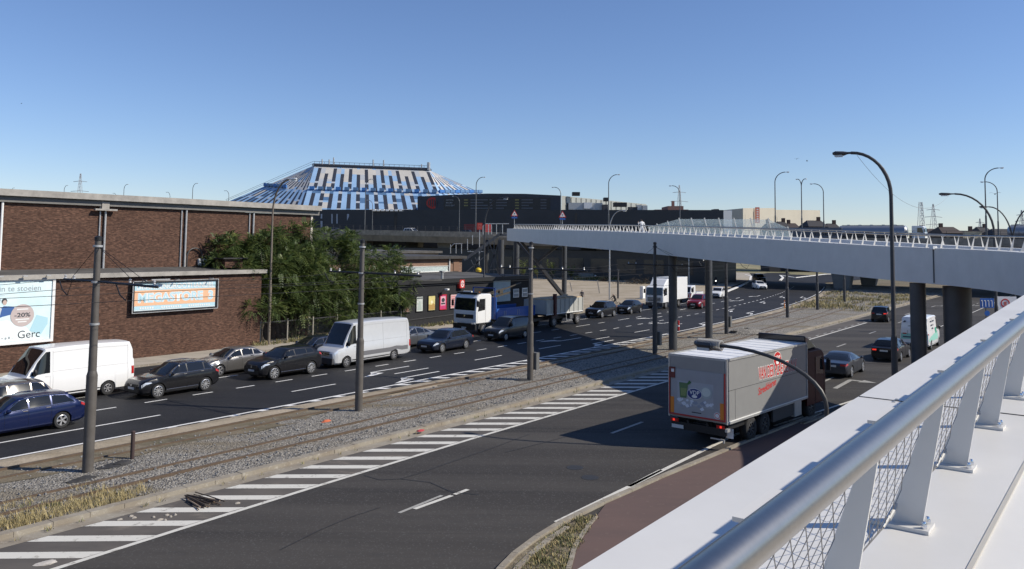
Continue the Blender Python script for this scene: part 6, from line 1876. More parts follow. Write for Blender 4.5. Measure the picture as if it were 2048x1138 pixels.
def artic(x, lab, kind, k=9, L=12.0, cabm=M_WHITEPAINT, cab=True, name='tank_lorry'):
    t = thing(name, lab, 'lorry', on_deck(x, k), HVIA, 'vehicles on the viaduct')
    if kind == 'tank':
        b = MB(); b.tube([(-L / 2, 0, 2.35), (-L / 2 + .3, 0, 2.35), (L / 2 - .3, 0, 2.35), (L / 2, 0, 2.35)], [.75, 1.2, 1.2, .8], 20); b.build('tank', mat('tank_steel', (.30, .32, .36), .35, .5), t, sharp=50)
        b = MB(); b.box((0, 0, 3.62), (L * .9, .5, .1))
        for q in range(5): b.cyl((-L * .35 + q * L * .17, 0, 3.5), .3, .25, 10)
        b.build('walkway', M_LIGHT_STEEL, t)
        b = MB(); b.box((0, 0, 1.15), (L, 2.3, .2)); b.build('chassis', M_BLACK, t)
    else:
        b = MB(); b.box((0, 0, 2.0), (L, 2.5, 2.4)); b.build('box_body', mat('trailer_slate', (.115, .13, .16), .5, var=.1, scale=.6), t, bevel=.03)
    for ax in (-L / 2 + 1.2, -L / 2 + 2.4, -L / 2 + 3.6):
        for sd in (1, -1): wheel(t, ax, sd * 1.05, .5, sd, M_STEELRIM, 8, .35, .58)
    if cab:
        profile_cab(t, L / 2 + .9, L / 2 + 3.1, 2.4, .8, 3.5, cabm)
        for ax in (L / 2 + .2, L / 2 + 2.2):
            for sd in (1, -1): wheel(t, ax, sd * 1.05, .5, sd, M_STEELRIM, 8, .35, .58)
    return t
t = artic(1745, 'grey tank lorry with white cab and dark lettering on the viaduct', 'tank')
text('VERVAEKE', frame_m((-4.6, -1.21, 1.75), (1, 0, 0), (0, 0, 1)), 4.8, .6, M_BLACK, t, bold=.05)
t = artic(1620, 'slate blue box trailer parked on the viaduct beneath the steep brown roof', 'box', 9, 12.5, cab=False, name='box_trailer')
text('ESSERS', frame_m((1.2, -1.26, 1.7), (1, 0, 0), (0, 0, 1)), 4.0, .6, M_BLACK, t, bold=.03)
artic(2092, 'silver tank lorry cut by the right edge of the picture', 'tank', 9, 11.0, name='tank_lorry')
t = artic(955, 'red low loader lorry seen on the viaduct left of the stair tower', 'box', 11, 7.0, cab=False, name='red_lorry')
for ch in t.children:
    if ch.name.startswith('box_body'): ch.data.materials[0] = mat('dull_red_body', (.20, .015, .015), .5)
# ================================================================== POLES, LAMPS, WIRES
def tram_pole(base, h, lab, arms=True, dark=False, box=False, lean=0.0):
    t = thing('tram_pole', lab, 'pole', base, UA, 'tram poles on the median')
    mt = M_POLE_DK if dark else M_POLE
    b = MB(); b.tube([(0, 0, -.1), (0, 0, 3.2)], .175, 18, 0); b.lathe([(.175, 3.2), (.178, 3.24), (.15, 3.34), (.135, 3.4)], 18); b.tube([(0, 0, 3.4), (lean, 0, h)], [.135, .10], 16); b.build('mast', mt, t)
    b = MB(); b.lathe([(.12, 0), (.12, .12), (.04, .16), (0, .16)], 12, 0, Matrix.Translation((lean, 0, h - .02))); b.build('cap', M_BLACK, t)
    b = MB()
    for z in (h - .25, 6.3, 4.9): b.lathe([(.13, 0), (.155, .01), (.155, .07), (.13, .08)], 14, 0, Matrix.Translation((lean * .8, 0, z)))
    b.build('clamp_band', M_LIGHT_STEEL if not dark else M_BLACK, t)
    if arms:
        b = MB(); b.tube([(0, -3.7, 6.32), (0, 0, 6.36), (0, 2.2, 6.36)], .04, 8); b.build('cross_arm', M_BLACK, t)
        for (y0, y1) in ((0, -3.2), (0, -2.4), (0, 1.7)):
            b = MB(); b.tube([(lean, y0, h - .2), (0, y1, 6.4)], .010, 5); b.build('stay_wire', M_BLACK, t)
        for y in (-3.5, -2.1, 1.5, 2.1):
            b = MB(); b.lathe([(.0, 0), (.05, .02), (.03, .07), (.05, .1), (0, .16)], 8, 0, Matrix.Translation((0, y, 6.38))); b.build('insulator', M_LIGHT_STEEL, t)
        for y in (1.93, -1.87):
            b = MB(); b.tube([(0, y + .6, 6.3), (0, y + .35, 5.98), (0, y, 5.82)], .022, 6); b.tube([(0, y - .3, 6.32), (0, y, 5.82)], .012, 5); b.build('registration_arm', M_BLACK, t)
    if box:
        b = MB(); b.box((.32, -.1, 1.15), (.3, .42, .95)); b.tube([(.25, -.05, 1.6), (.16, 0, 2.6)], .03, 6); b.build('switch_box', mat('box_grey', (.13, .13, .125), .6), t)
    return t
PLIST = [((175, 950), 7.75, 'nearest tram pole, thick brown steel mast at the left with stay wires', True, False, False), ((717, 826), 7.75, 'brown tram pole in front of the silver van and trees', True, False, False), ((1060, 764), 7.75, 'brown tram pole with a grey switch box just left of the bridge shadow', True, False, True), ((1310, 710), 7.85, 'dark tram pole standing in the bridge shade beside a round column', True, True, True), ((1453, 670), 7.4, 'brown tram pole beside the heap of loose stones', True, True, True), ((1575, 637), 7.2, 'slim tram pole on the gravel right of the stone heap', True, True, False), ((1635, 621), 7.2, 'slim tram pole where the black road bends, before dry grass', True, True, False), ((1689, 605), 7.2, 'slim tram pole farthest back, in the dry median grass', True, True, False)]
for (px, h, lab, arms, dk, bx) in PLIST:
    tram_pole(gp(*px), h, lab, arms, dk, bx)
for tc_ in (-2.35, -6.15):
    w_ = thing('contact_wire', 'dark overhead tram wire above the track by the %s' % ('black road' if tc_ > -4 else 'hatched margin'), 'wire', W(0, tc_), UA, 'overhead tram wires')
    for z, r in ((5.8, .009), (6.38, .008)):
        b = MB(); pts = []
        for s in rng(-60, 130, 1.5):
            span = 13.5; k = ((s + 6.9) % span) / span; sag = 0 if z < 6 else -.25 * 4 * k * (1 - k)
            pts.append((s, bend(s) * .8, z + sag))
        b.tube(pts, r, 4); b.build('wire', M_BLACK, w_)
LAMP_HEAD = mat('lamp_head_grey', (.20, .20, .20), .5)
LAMP_GLASS = mat('lamp_glass', (.62, .64, .64), .15)
def street_lamp(base, ztop, rz, lab, reach=2.4, rise=1.5, r=.075, straight=None, head=.7, mt=None, group='street lamps', name='street_lamp', glass=True, double=False):
    """curved arm lamp; arm along local +x"""
    t = thing(name, lab, 'street lamp', base, rz, group)
    mt = mt or M_POLE_DK
    z0 = straight if straight is not None else ztop - rise
    b = MB(); b.tube([(0, 0, -.1), (0, 0, z0 * .45)], r * 1.35, 12); b.tube([(0, 0, z0 * .45), (0, 0, z0 * .46 + .05), (0, 0, z0)], [r * 1.35, r, r * .8], 12); b.build('pole', mt, t)
    for sg in ((1, -1) if double else (1,)):
        pts = []
        for k in range(11):
            a = math.pi / 2 * k / 10
            pts.append((sg * (reach - head) * (1 - math.cos(a)) , 0, z0 + (ztop - z0) * math.sin(a)))
        b = MB(); b.tube([(0, 0, z0 - .05)] + pts, [r * .82] * 6 + [r * .7] * 6, 10); b.build('arm', mt, t)
        b = MB(); x0 = sg * (reach - head - .05); x1 = sg * reach
        vs = []
        for (f, hy, hz, dz) in ((0, .04, .04, 0), (.25, .06, .05, 0), (.45, .14, .09, -.01), (.85, .15, .10, 0), (1, .07, .05, .01)):
            x = x0 + (x1 - x0) * f
            for k in range(10):
                a = 2 * math.pi * k / 10; vs.append((x, hy * math.cos(a), ztop + dz + hz * math.sin(a)))
        b.add(vs, [(i * 10 + k, i * 10 + (k + 1) % 10, (i + 1) * 10 + (k + 1) % 10, (i + 1) * 10 + k) for i in range(4) for k in range(10)] + [tuple(range(40, 50)), tuple(range(10))], 0, True); ho = b.build('lamp_head', mt if glass else LAMP_GLASS, t)
        b = MB(); b.box((x0 + (x1 - x0) * .68, 0, ztop - .1), (abs(x1 - x0) * .4, .2, .07)); b.build('lamp_glass', LAMP_GLASS, ho)
    return t
TOROAD = math.atan2(N.y, N.x); TOROAD_L = TOROAD + math.pi
street_lamp(Vector((14.35, 31.3, 0)), 11.45, TOROAD, 'tall curved street lamp in front of the bridge girder, its head against the sky', 2.1, 1.7, .085, 9.75, .68)
# low lamp with ribbed head
lo = street_lamp(Vector((6.42, 17.05, 0)), 5.57, TOROAD - .12, 'low curved lamp arching over the grey lorry, with a ribbed head', 3.0, 1.1, .054, 4.55, .72, mat('lamp_galvanised', (.055, .055, .056), .5))
for ch in lo.children:
    if ch.name.startswith('lamp_head'):
        b = MB()
        for k in range(18):
            x = 2.35 + k * .033; b.lathe([(.10, -.006), (.125, -.004), (.125, .004), (.10, .006)], 12, 0, Matrix.Translation((x, 0, 5.57)) @ Matrix.Rotation(math.pi / 2, 4, 'Y'))
        tag(b.build('cooling_rib', M_LIGHT_STEEL, ch), kind='stuff')
street_lamp(Vector((32.0, 55.0, 0)), 11.45, TOROAD + .15, 'curved street lamp at the right rising behind the footbridge rail', 3.2, 2.6, .085, 8.8, .95)
street_lamp(Vector((45.6, 75.5, 0)), 11.6, TOROAD + .25, 'double armed street lamp at the far right edge', 2.6, 3.4, .08, 8.2, .8, double=True)
q = gp(537, 692); street_lamp(Vector((q.x, q.y, 0)), 12.3, TOROAD_L, 'rusty street lamp standing on the pavement among the trees', 2.6, 2.2, .085, 9.8, .8, mat('lamp_rusty_grey', (.20, .165, .125), .7, c2=(.13, .11, .09), scale=2), glass=False)
q = gp(967, 640); street_lamp(Vector((q.x, q.y, 0)), 12.3, TOROAD_L, 'black street lamp in front of the event hall, beside the white lorry', 2.9, 2.6, .085, 9.6, .9)
q = gp(1219, 602); street_lamp(Vector((q.x, q.y, 0)), 12.4, TOROAD_L, 'street lamp on the dusty lot by the cyclist', 2.6, 2.0, .08, 9.8, .8, M_LIGHT_STEEL)
q = gp(1378, 569); street_lamp(Vector((q.x, q.y, 0)), 12.4, TOROAD_L, 'grey street lamp beyond the white box lorry', 2.6, 2.0, .08, 9.8, .8, M_LIGHT_STEEL)
q = gp(1325, 556); street_lamp(Vector((q.x, q.y, 0)), 12.6, TOROAD_L, 'pale street lamp behind the box lorry roof', 2.6, 2.0, .08, 9.8, .8, M_LIGHT_STEEL)
# lamps on the viaduct
def via_lamp(x, ytop, k, sg, lab, double=False, h=None):
    p = on_deck(x, k); z = h or (at(x, ytop, p.y).z - p.z)
    d = Vector((-N.x, -N.y, 0)) * sg   # right in the picture = -N
    street_lamp(p, z, math.atan2(d.y, d.x), lab, 2.8, 1.6, .11, z - 1.9, .8, M_GREY_STEEL, 'lamps along the viaduct', glass=False, double=double)
VL = [(18, 376, 3, 1, 'at the far left above the brick roof coping'), (124, 371, 3, 1, 'just left of the lattice pylon'), (229, 386, 27, -1, 'arm to the left, right of the pylon'), (244, 369, 3, 1, 'arm to the right, above the tall T-shaped wall bracket'), (337, 384, 27, -1, 'low, arm to the left, above the middle of the brick wall'), (382, 367, 3, 1, 'tall, above the second pair of drainpipes'), (455, 381, 27, -1, 'arm to the left at the left slope of the arena'), (729, 359, 3, 1, 'in front of the middle of the arena roof'), (744, 400, 27, -1, 'short straight one before the arena base'), (918, 392, 27, -1, 'in front of the red roundel end of the hall'), (951, 355, 3, 1, 'at the right slope of the arena'), (1121, 374, 27, -1, 'at the right end of the black hall'), (1217, 350, 3, 1, 'before the rooftop units'), (1360, 371, 27, -1, 'in front of the distant pylon'), (1551, 345, 3, 1, 'right of the beige warehouse'), (1648, 367, 27, -1, 'above the brown steep roof'), (1973, 337, 3, 1, 'tallest, at the far right'), (1997, 363, 27, -1, 'next to the tallest one at the right')]
for (x, y, k, sg, lab) in VL: via_lamp(x, y, k, sg, 'slim viaduct lamp ' + lab)
q_ = on_deck(1604, 14); street_lamp(q_, at(1604, 358, q_.y).z - q_.z, TOROAD_L, 'viaduct lamp with short forked twin arms', 1.1, 1.5, .11, None, .35, M_GREY_STEEL, 'lamps along the viaduct', glass=False, double=True)
# loose cable strung from the tall lamp
a = Vector((14.35, 31.3, 0)) + N * 1.2 + Vector((0, 0, 11.35)); e = Vector((32.0, 55.0, 0)) + N * 2.6 + Vector((0, 0, 11.4))
b = MB(); b.tube([a.lerp(e, k / 20) - Vector((0, 0, 2.6 * 4 * (k / 20) * (1 - k / 20) * .55)) for k in range(21)], .008, 4)
tag(b.build('hanging_cable', mat('cable_grey', (.25, .25, .25), .6)), 'thin grey cable sagging from the tall lamp head across the sky', 'cable')
# ------------------------------------------------------------------ signs
def warn_sign(x, ytop, Y, lab, kind='tri'):
    p = at(x, ytop, Y); zb_ = vz(st(p)[1]) - .2
    t = thing('warning_sign', lab, 'road sign', (p.x, p.y, zb_), 0, 'triangular signs on the viaduct')
    h = p.z - zb_
    b = MB(); b.tube([(0, 0, 0), (0, 0, h)], .06, 8); b.build('post', M_LIGHT_STEEL, t)
    def tri(r, dz): return [(r * math.sin(a), 0, h - .9 + dz + r * math.cos(a)) for a in (0, 2 * math.pi / 3, 4 * math.pi / 3)]
    b = MB(); b.prism([Vector(q) + Vector((0, -.1, 0)) for q in tri(.95, 0)], (0, .05, 0)); b.build('plate', M_RED, t)
    b = MB(); b.prism([Vector(q) + Vector((0, -.115, 0)) for q in tri(.66, 0)], (0, .01, 0)); b.build('face', M_WHITE, t)
    b = MB(); b.prism([Vector(q) + Vector((0, -.125, 0)) for q in tri(.22, .05)], (0, .008, 0)); b.build('symbol', M_BLACK, t)
    b = MB(); b.box((0, -.09, h - 1.7), (1.25, .05, .38)); b.build('sub_plate', M_BLUE, t)
warn_sign(1029, 420, 186, 'red triangular warning sign above the left end of the footbridge')
warn_sign(1125, 422, 178, 'red triangular warning sign right of the other one, before the hall')
rs = thing('roadworks_sign', 'square orange red notice board on a pale post beside the stair tower', 'sign', at(959, 480, 118) * 1, 0)
rs.location.z = 4.5
b = MB(); zt_ = at(959, 449, 118).z - 4.5; b.tube([(0, 0, 0), (0, 0, zt_)], .06, 8); b.build('post', M_LIGHT_STEEL, rs)
b = MB(); b.box((0, -.08, zt_ - .25), (.75, .05, .95)); b.build('plate', mat('sign_orange_red', (.55, .05, .03), .5), rs)
for k in range(3):
    b = MB(); b.box((0, -.11, zt_ + .02 - k * .25), (.55, .01, .07)); b.build('lettering', mat('sign_dull_pink', (.65, .25, .2), .6), rs)
sg = thing('lane_sign', 'blue lane direction sign with white arrows behind the footbridge girder', 'road sign', at(1972, 600, 70), 0)
sg.location.z = 0; zc = at(1974, 606, 70).z
b = MB(); b.tube([(0, .05, 0), (0, .05, zc + .4)], .05, 8); b.build('post', M_GREY_STEEL, sg)
b = MB(); b.box((.08, 0, zc), (1.15, .04, .78)); b.build('plate', mat('sign_blue', (.02, .12, .42), .4), sg)
for k in range(4):
    x = -.32 + k * .27
    b = MB(); b.box((x, -.03, zc - .05), (.06, .012, .5)); b.box((x - .05, -.03, zc + .2), (.13, .012, .08)); b.build('arrow', M_WHITE, sg)
b = MB(); b.lathe([(.22, 0), (.22, .03), (0, .03)], 16, 0, Matrix.Translation((.05, -.02, zc - .85)) @ Matrix.Rotation(math.pi / 2, 4, 'X')); b.build('round_plate', mat('sign_blue', (.02, .12, .42)), sg)
s2 = thing('prohibition_sign', 'white board with a red ring emblem beside the blue lane sign', 'road sign', at(2010, 600, 66), 0)
s2.location.z = 0; zc = at(2012, 607, 66).z
b = MB(); b.tube([(0, .06, 0), (0, .06, zc + .4)], .05, 8); b.build('post', M_GREY_STEEL, s2)
b = MB(); b.box((.15, 0, zc - .1), (1.5, .04, 1.3)); b.build('plate', M_WHITE, s2)
Mx = Matrix.Translation((0, -.021, zc + .02)) @ Matrix.Rotation(math.pi / 2, 4, 'X')
b = MB(); b.lathe([(.36, 0), (.36, .012), (.27, .014), (.27, 0)], 24, 0, Mx); b.build('ring', M_RED, s2)
b = MB(); b.box((0, -.03, zc + .02), (.22, .012, .26)); b.box((0, -.03, zc - .16), (.3, .012, .05)); b.build('symbol', mat('sign_dull_red', (.5, .12, .1), .5), s2)
b = MB(); b.box((-.25, -.03, zc - .6), (.3, .012, .1)); b.build('lettering', M_BLACK, s2)
# ------------------------------------------------------------------ stair tower at the bridge end
stw = thing('stair_tower', 'grey steel site stair climbing to the left end of the footbridge', 'stairs', (0, 0, 0))
YS = 112.0
def SP(x, y, dY=0): return at(x, y, YS + dY)
top = SP(1000, 468); bot = SP(931, 517); 
b = MB()
for dY in (0, 1.6):
    b.beam(SP(1003, 466, dY), SP(928, 520, dY), .1, .35); 
    b.beam(SP(1000, 470, dY), SP(1016, 470, dY), .1, .3)
b.build('stringer', M_GREY_STEEL, stw)
for k in range(14):
    a = SP(1000, 470).lerp(SP(931, 519), k / 13)
    b = MB(); b.box(a + Vector((0, .8, 0)), (.5, 1.5, .05)); b.build('tread', M_GREY_STEEL, stw)
b = MB(); b.box((SP(988, 470) + SP(1016, 470)) / 2 + Vector((0, .8, -.1)), (2.2, 1.7, .35)); b.build('landing', M_CONC_DK, stw)
for (x, y0, y1) in ((966, 467, 452), (977, 467, 447), (983, 467, 447), (993, 466, 447), (1005, 465, 447), (959, 480, 449), (945, 488, 470), (935, 498, 478), (923, 505, 487), (912, 505, 487), (901, 505, 489)):
    if x < 959 or x > 960:
        b = MB(); b.tube([SP(x, y0 + 2), SP(x, y1)], .05, 6); b.build('rail_post', M_LIGHT_STEEL, stw)
b = MB(); b.tube([SP(966, 452), SP(971, 447.5), SP(1018, 447.5)], .05, 6); b.tube([SP(901, 494), SP(908, 487.5), SP(925, 487.5)], .05, 6); b.build('hand_rail', M_LIGHT_STEEL, stw)
for (p, q) in (((968, 470), (968, 548)), ((988, 472), (988, 548)), ((931, 520), (975, 490)), ((931, 545), (975, 508)), ((942, 520), (958, 552)), ((958, 520), (942, 552)), ((962, 500), (945, 552)), ((950, 515), (968, 548)), ((975, 475), (1000, 545)), ((1000, 475), (978, 545))):
    for dY in (0, 1.6):
        b = MB(); b.beam(SP(*p, dY), SP(*q, dY), .12, .12); b.build('scaffold_tube', M_GREY_STEEL, stw)
b = MB(); b.box(SP(940, 502) + Vector((0, .8, 0)), (.1, .1, .1)); b.beam(SP(935, 503), SP(968, 503), .08, .1); b.build('landing_edge', M_LIGHT_STEEL, stw)
ys = thing('yellow_sack', 'yellow plastic sack hanging under the stair', 'sack', SP(957, 546), 0)
b = MB(); b.lathe([(0, 0), (.35, .05), (.42, .3), (.33, .5), (.1, .62), (0, .62)], 10, 0, Matrix.Translation((0, 0, .1))); b.build('sack', M_YELLOW, ys)
# ------------------------------------------------------------------ fence at the trees
fe = thing('bar_fence', 'dark steel bar fence along the pavement below the trees', 'fence', W(17.9, 19.5), UA)
b = MB()
for k in range(126): b.tube([(.12 * k, 0, .1), (.12 * k, 0, 1.75)], .012, 4)
tag(b.build('bar', M_POLE_DK, fe), kind='stuff')
for z in (.3, 1.68):
    b = MB(); b.box((7.5, 0, z), (15, .04, .05)); b.build('rail', M_POLE_DK, fe)
for k in range(7):
    b = MB(); b.box((k * 2.5, 0, .9), (.09, .09, 1.9)); b.build('post', mat('fence_post_grey', (.28, .26, .22), .8), fe)
# ------------------------------------------------------------------ odds and ends on the ground
sk = thing('steel_stake', 'short rusty brown stake standing in the gravel beside the nearest tram pole', 'stake', gp(264, 923), 0)
b = MB(); b.tube([(0, 0, -.1), (0, 0, 1.02)], .07, 12); b.build('tube', mat('stake_brown', (.055, .035, .032), .7), sk)
b = MB(); b.lathe([(.075, 1.0), (.078, 1.03), (.05, 1.06), (0, 1.06)], 12); b.build('cap', mat('stake_brown', (.055, .035, .032)), sk)
def lump(name, lab, cat, p, sx, sy, sz, mt, seed, n=1):
    rnd = random.Random(seed); b = MB(); vs = []; m_ = 9
    for i in range(6):
        ph = math.pi / 2 * i / 5
        for k in range(m_):
            a = 2 * math.pi * k / m_; q = rnd.uniform(.75, 1.2)
            vs.append((sx * math.cos(ph) * math.cos(a) * q, sy * math.cos(ph) * math.sin(a) * q, sz * math.sin(ph) * rnd.uniform(.8, 1.1)))
    b.add(vs, [(i * m_ + k, i * m_ + (k + 1) % m_, (i + 1) * m_ + (k + 1) % m_, (i + 1) * m_ + k) for i in range(5) for k in range(m_)], 0, True)
    o = b.build(name, mt, sharp=20); o.location = p; o.rotation_euler = (0, 0, UA)
    return tag(o, lab, cat)
PAD = mat('rubber_pad', (.035, .034, .034), .85, var=.3, scale=6)
lump('rubber_mat', 'flat dark rubber mat lying beside the rusty stake', 'mat', gp(225, 933, .08), .62, .36, .07, PAD, 1)
lump('cable_coil', 'crumpled black cable heap next to the rubber mat by the stake', 'cable', gp(244, 929, .08), .34, .25, .14, PAD, 2)
lump('rubbish_bag', 'torn black plastic rubbish at the foot of the nearest tram pole', 'rubbish', gp(166, 960, .08), .5, .24, .1, PAD, 3)
lump('cable_coil', 'tangled black wire at the foot of the tram pole with the switch box', 'cable', gp(1045, 762, .08), .5, .4, .12, PAD, 4)
lump('orange_rubbish', 'orange plastic scrap on the gravel below the silver van', 'rubbish', gp(653, 843, .1), .25, .14, .08, mat('orange_scrap', (.55, .14, .06), .7), 5)
lump('red_rubbish', 'red plastic scrap on the median kerb', 'rubbish', gp(841, 862, .1), .22, .12, .06, mat('red_scrap', (.45, .05, .06), .7), 6)
lump('stone_heap', 'low heap of grey ballast stones beside a tram pole', 'stones', gp(1494, 668, .05), 1.9, 1.5, .55, M_GRAVEL, 8)
b = MB(); rnd = random.Random(5)
for k in range(500):
    a = rnd.uniform(0, 6.28); r = 1.9 * math.sqrt(rnd.random()); c = gp(1494, 668, .05) + Vector((math.cos(a) * r, math.sin(a) * r * .8, .55 * (1 - r / 1.95)))
    q = rnd.uniform(.04, .10); Mr = Matrix.Rotation(rnd.uniform(0, 3), 3, (rnd.random(), rnd.random(), rnd.random() + .1)); b.box(c, (q, q * .8, q * .7), M=Mr)
tag(b.build('ballast_stones', mat('ballast_grey', (.20, .20, .20), .9, var=.4, scale=20)), kind='stuff')
b = MB(); rnd = random.Random(11)
for k in range(1600):
    s = rnd.uniform(-20, 30); t = rnd.uniform(-8.2, -2.2)
    q = rnd.uniform(.03, .075); c = W(s, t, .08 + .04 * math.sin(math.pi * (t + 8.3) / 7)); Mr = Matrix.Rotation(rnd.uniform(0, 3), 3, (rnd.random(), rnd.random(), rnd.random() + .1)); b.box(c, (q, q * .8, q * .7), M=Mr)
tag(b.build('ballast_stones', mat('ballast_grey', (.20, .20, .20))), kind='stuff')
# bundle of sticks on the hatching
wood = [mat('stick_brown', (.15, .10, .07), .9, var=.3, scale=8), mat('stick_pale', (.28, .21, .15), .9, var=.3, scale=8), mat('stick_dark', (.075, .058, .045), .9, var=.3, scale=8)]
rnd = random.Random(9); i_ = 0
for k in range(15):
    a = gp(372 + rnd.uniform(-4, 10) + k * .6, 998 + rnd.uniform(-4, 8) - k * .3); e = gp(402 + k * 3.2 + rnd.uniform(-6, 6), 1020 - k * .9 + rnd.uniform(-4, 3))
    z = .035 + .035 * (k % 3)
    b = MB(); b.tube([a + Vector((0, 0, z)), a.lerp(e, .5) + Vector((0, 0, z + .01)), e + Vector((0, 0, z))], rnd.uniform(.014, .028), 7)
    tag(b.build('wooden_stick', wood[k % 3]), 'weathered wooden stick in the loose bundle dropped on the hatched margin', 'stick', 'bundle of sticks on the hatching')
for k, (x, y) in enumerate(((341, 1034), (334, 1031), (320, 1040), (307, 1035), (262, 1033), (475, 1007), (350, 1030), (268, 1036), (240, 1040), (330, 1041))):
    o = lump('stone_chunk', 'pale broken stone chunk scattered on the hatched margin near the sticks', 'stone', gp(x, y, .0), .045 + .025 * (k % 3), .05, .045, mat('stone_pale', (.34, .31, .27), .9), 20 + k); o['group'] = 'stone chunks on the hatching'
lump('plaster_pile', 'white crushed plaster spill on the hatched margin at the lower left', 'plaster', gp(90, 1127, .0), .26, .17, .025, mat('plaster_white', (.50, .46, .41), .9, var=.15, scale=8), 40)
lump('white_sack', 'white bulk sack beside the grey container on the dusty lot', 'sack', gp(1193, 558, .1), .75, .7, 1.15, M_WHITE, 41)
gc = thing('grey_container', 'grey lidded site container on the dusty lot', 'container', gp(1172, 559, .1), .3)
b = MB(); b.box((0, 0, .6), (2.9, 1.5, 1.2)); b.build('body', mat('container_grey', (.16, .175, .17), .6, var=.1, scale=2), gc, bevel=.05)
b = MB(); b.box((0, 0, 1.22), (3.0, 1.6, .12)); b.build('lid', mat('container_lid', (.24, .25, .24), .6), gc)
for k, (x, y, h) in enumerate(((1144, 583, 1.5), (1199, 587, 2.0))):
    b = MB(); q = gp(x, y, .1); b.beam(q, q + Vector((-.35, 0, h)), .16, .16); tag(b.build('leaning_stake', mat('stake_pale', (.42, .38, .32), .9)), 'pale stake leaning left on the dusty lot, %s' % ('nearer the bridge column' if k == 0 else 'nearer the street lamp'), 'stake')
for k, (x, yb, yt, mt, lab) in enumerate(((1263, 559, 524, M_LIGHT_STEEL, 'pale round post standing before the dark building'), (1236, 597, 540, M_POLE_DK, 'dark slim post right of the cyclist'))):
    q = gp(x, yb, .1); h = at(x, yt, q.y).z
    po = thing('steel_post', lab, 'post', (q.x, q.y, .1), 0); b = MB(); b.tube([(0, 0, 0), (0, 0, h)], .13, 10); b.build('tube', mt, po); b = MB(); b.box((0, 0, h), (.34, .34, .08)); b.build('cap', mt, po)
st_b = thing('red_white_post', 'small red and white traffic bollard by a round column at the road edge', 'bollard', gp(1357, 661), 0)
b = MB(); b.tube([(0, 0, 0), (0, 0, .9)], .09, 10); b.build('tube', M_RED, st_b); b = MB(); b.lathe([(.092, .35), (.092, .5)], 10); b.build('band', M_WHITE, st_b)
ot = thing('orange_post', 'thin orange marker post at the bend of the black road', 'bollard', gp(1569, 617), 0)
b = MB(); b.tube([(0, 0, 0), (0, 0, 1.0)], .06, 8); b.build('tube', M_ORANGE, ot); b = MB(); b.lathe([(.065, .7), (.065, .85)], 8); b.build('band', M_WHITE, ot)
wc = thing('white_cabinet', 'white cabinet on a slab left of the white box lorry', 'cabinet', gp(1285, 598, .1), UA)
b = MB(); b.box((0, 0, .9), (.7, .5, 1.8)); b.build('body', M_WHITE, wc); b = MB(); b.box((0, 0, .06), (2.2, 1.2, .12)); b.build('slab', M_CONC, wc)
for k in range(2):
    rnd = random.Random(50 + k); c = gp(*((1285, 568), (1208, 563))[k], .1); sx, sy, sz = ((5.5, 1.8, 1.3), (1.0, .8, .9))[k]
    b = MB()
    for q in range((900, 250)[k]):
        v = Vector((rnd.gauss(0, .45) * sx, rnd.gauss(0, .45) * sy, 0)); v.z = abs(rnd.gauss(0, .45)) * sz * max(.15, 1 - (v.x / sx) ** 2 - (v.y / sy) ** 2)
        d = Vector((rnd.uniform(-1, 1), rnd.uniform(-1, 1), rnd.uniform(-.4, .8))).normalized() * rnd.uniform(.3, .9); w = Vector((rnd.uniform(-1, 1), rnd.uniform(-1, 1), rnd.uniform(-1, 1))) * .045
        b.add([v - w, v + w, v + d], [(0, 1, 2)])
    o = b.build('brush_heap', mat('brush_brown', (.085, .065, .045), 1.0, c2=(.04, .033, .024), scale=6), recalc=False); o.location = c
    tag(o, 'long dark heap of brushwood on the dusty lot' if k == 0 else 'small dark bush heap left of the street lamp on the lot', 'brushwood')
# ------------------------------------------------------------------ birds
def bird(x, y, Y, lab, sz=1.0):
    p = at(x, y, Y); t = thing('bird', lab, 'bird', p, random.uniform(0, 3), 'birds in the sky')
    b = MB(); b.lathe([(0, -.22), (.05, -.1), (.07, 0), (.05, .12), (0, .24)], 8, 0, Matrix.Rotation(math.pi / 2, 4, 'X')); b.build('body', M_DKGREY, t)
    for sd in (1, -1):
        b = MB(); b.add([(0, -.08, 0), (sd * .35, -.06, .18), (sd * .62, .06, .08), (sd * .3, .1, .15), (0, .1, 0)], [(0, 1, 3, 4), (1, 2, 3)]); b.build('wing', M_DKGREY, t)
    t.scale = (sz,) * 3
bird(1593, 318, 160, 'small dark bird gliding left of the tall lamp head', 1); bird(1614, 322, 170, 'second small bird a little lower and right, left of the lamp', 1); bird(1990, 388, 120, 'gull beside the two tall lamp posts at the right', 1.4); bird(43, 207, 300, 'tiny bird high in the sky at the far left', 1.0)
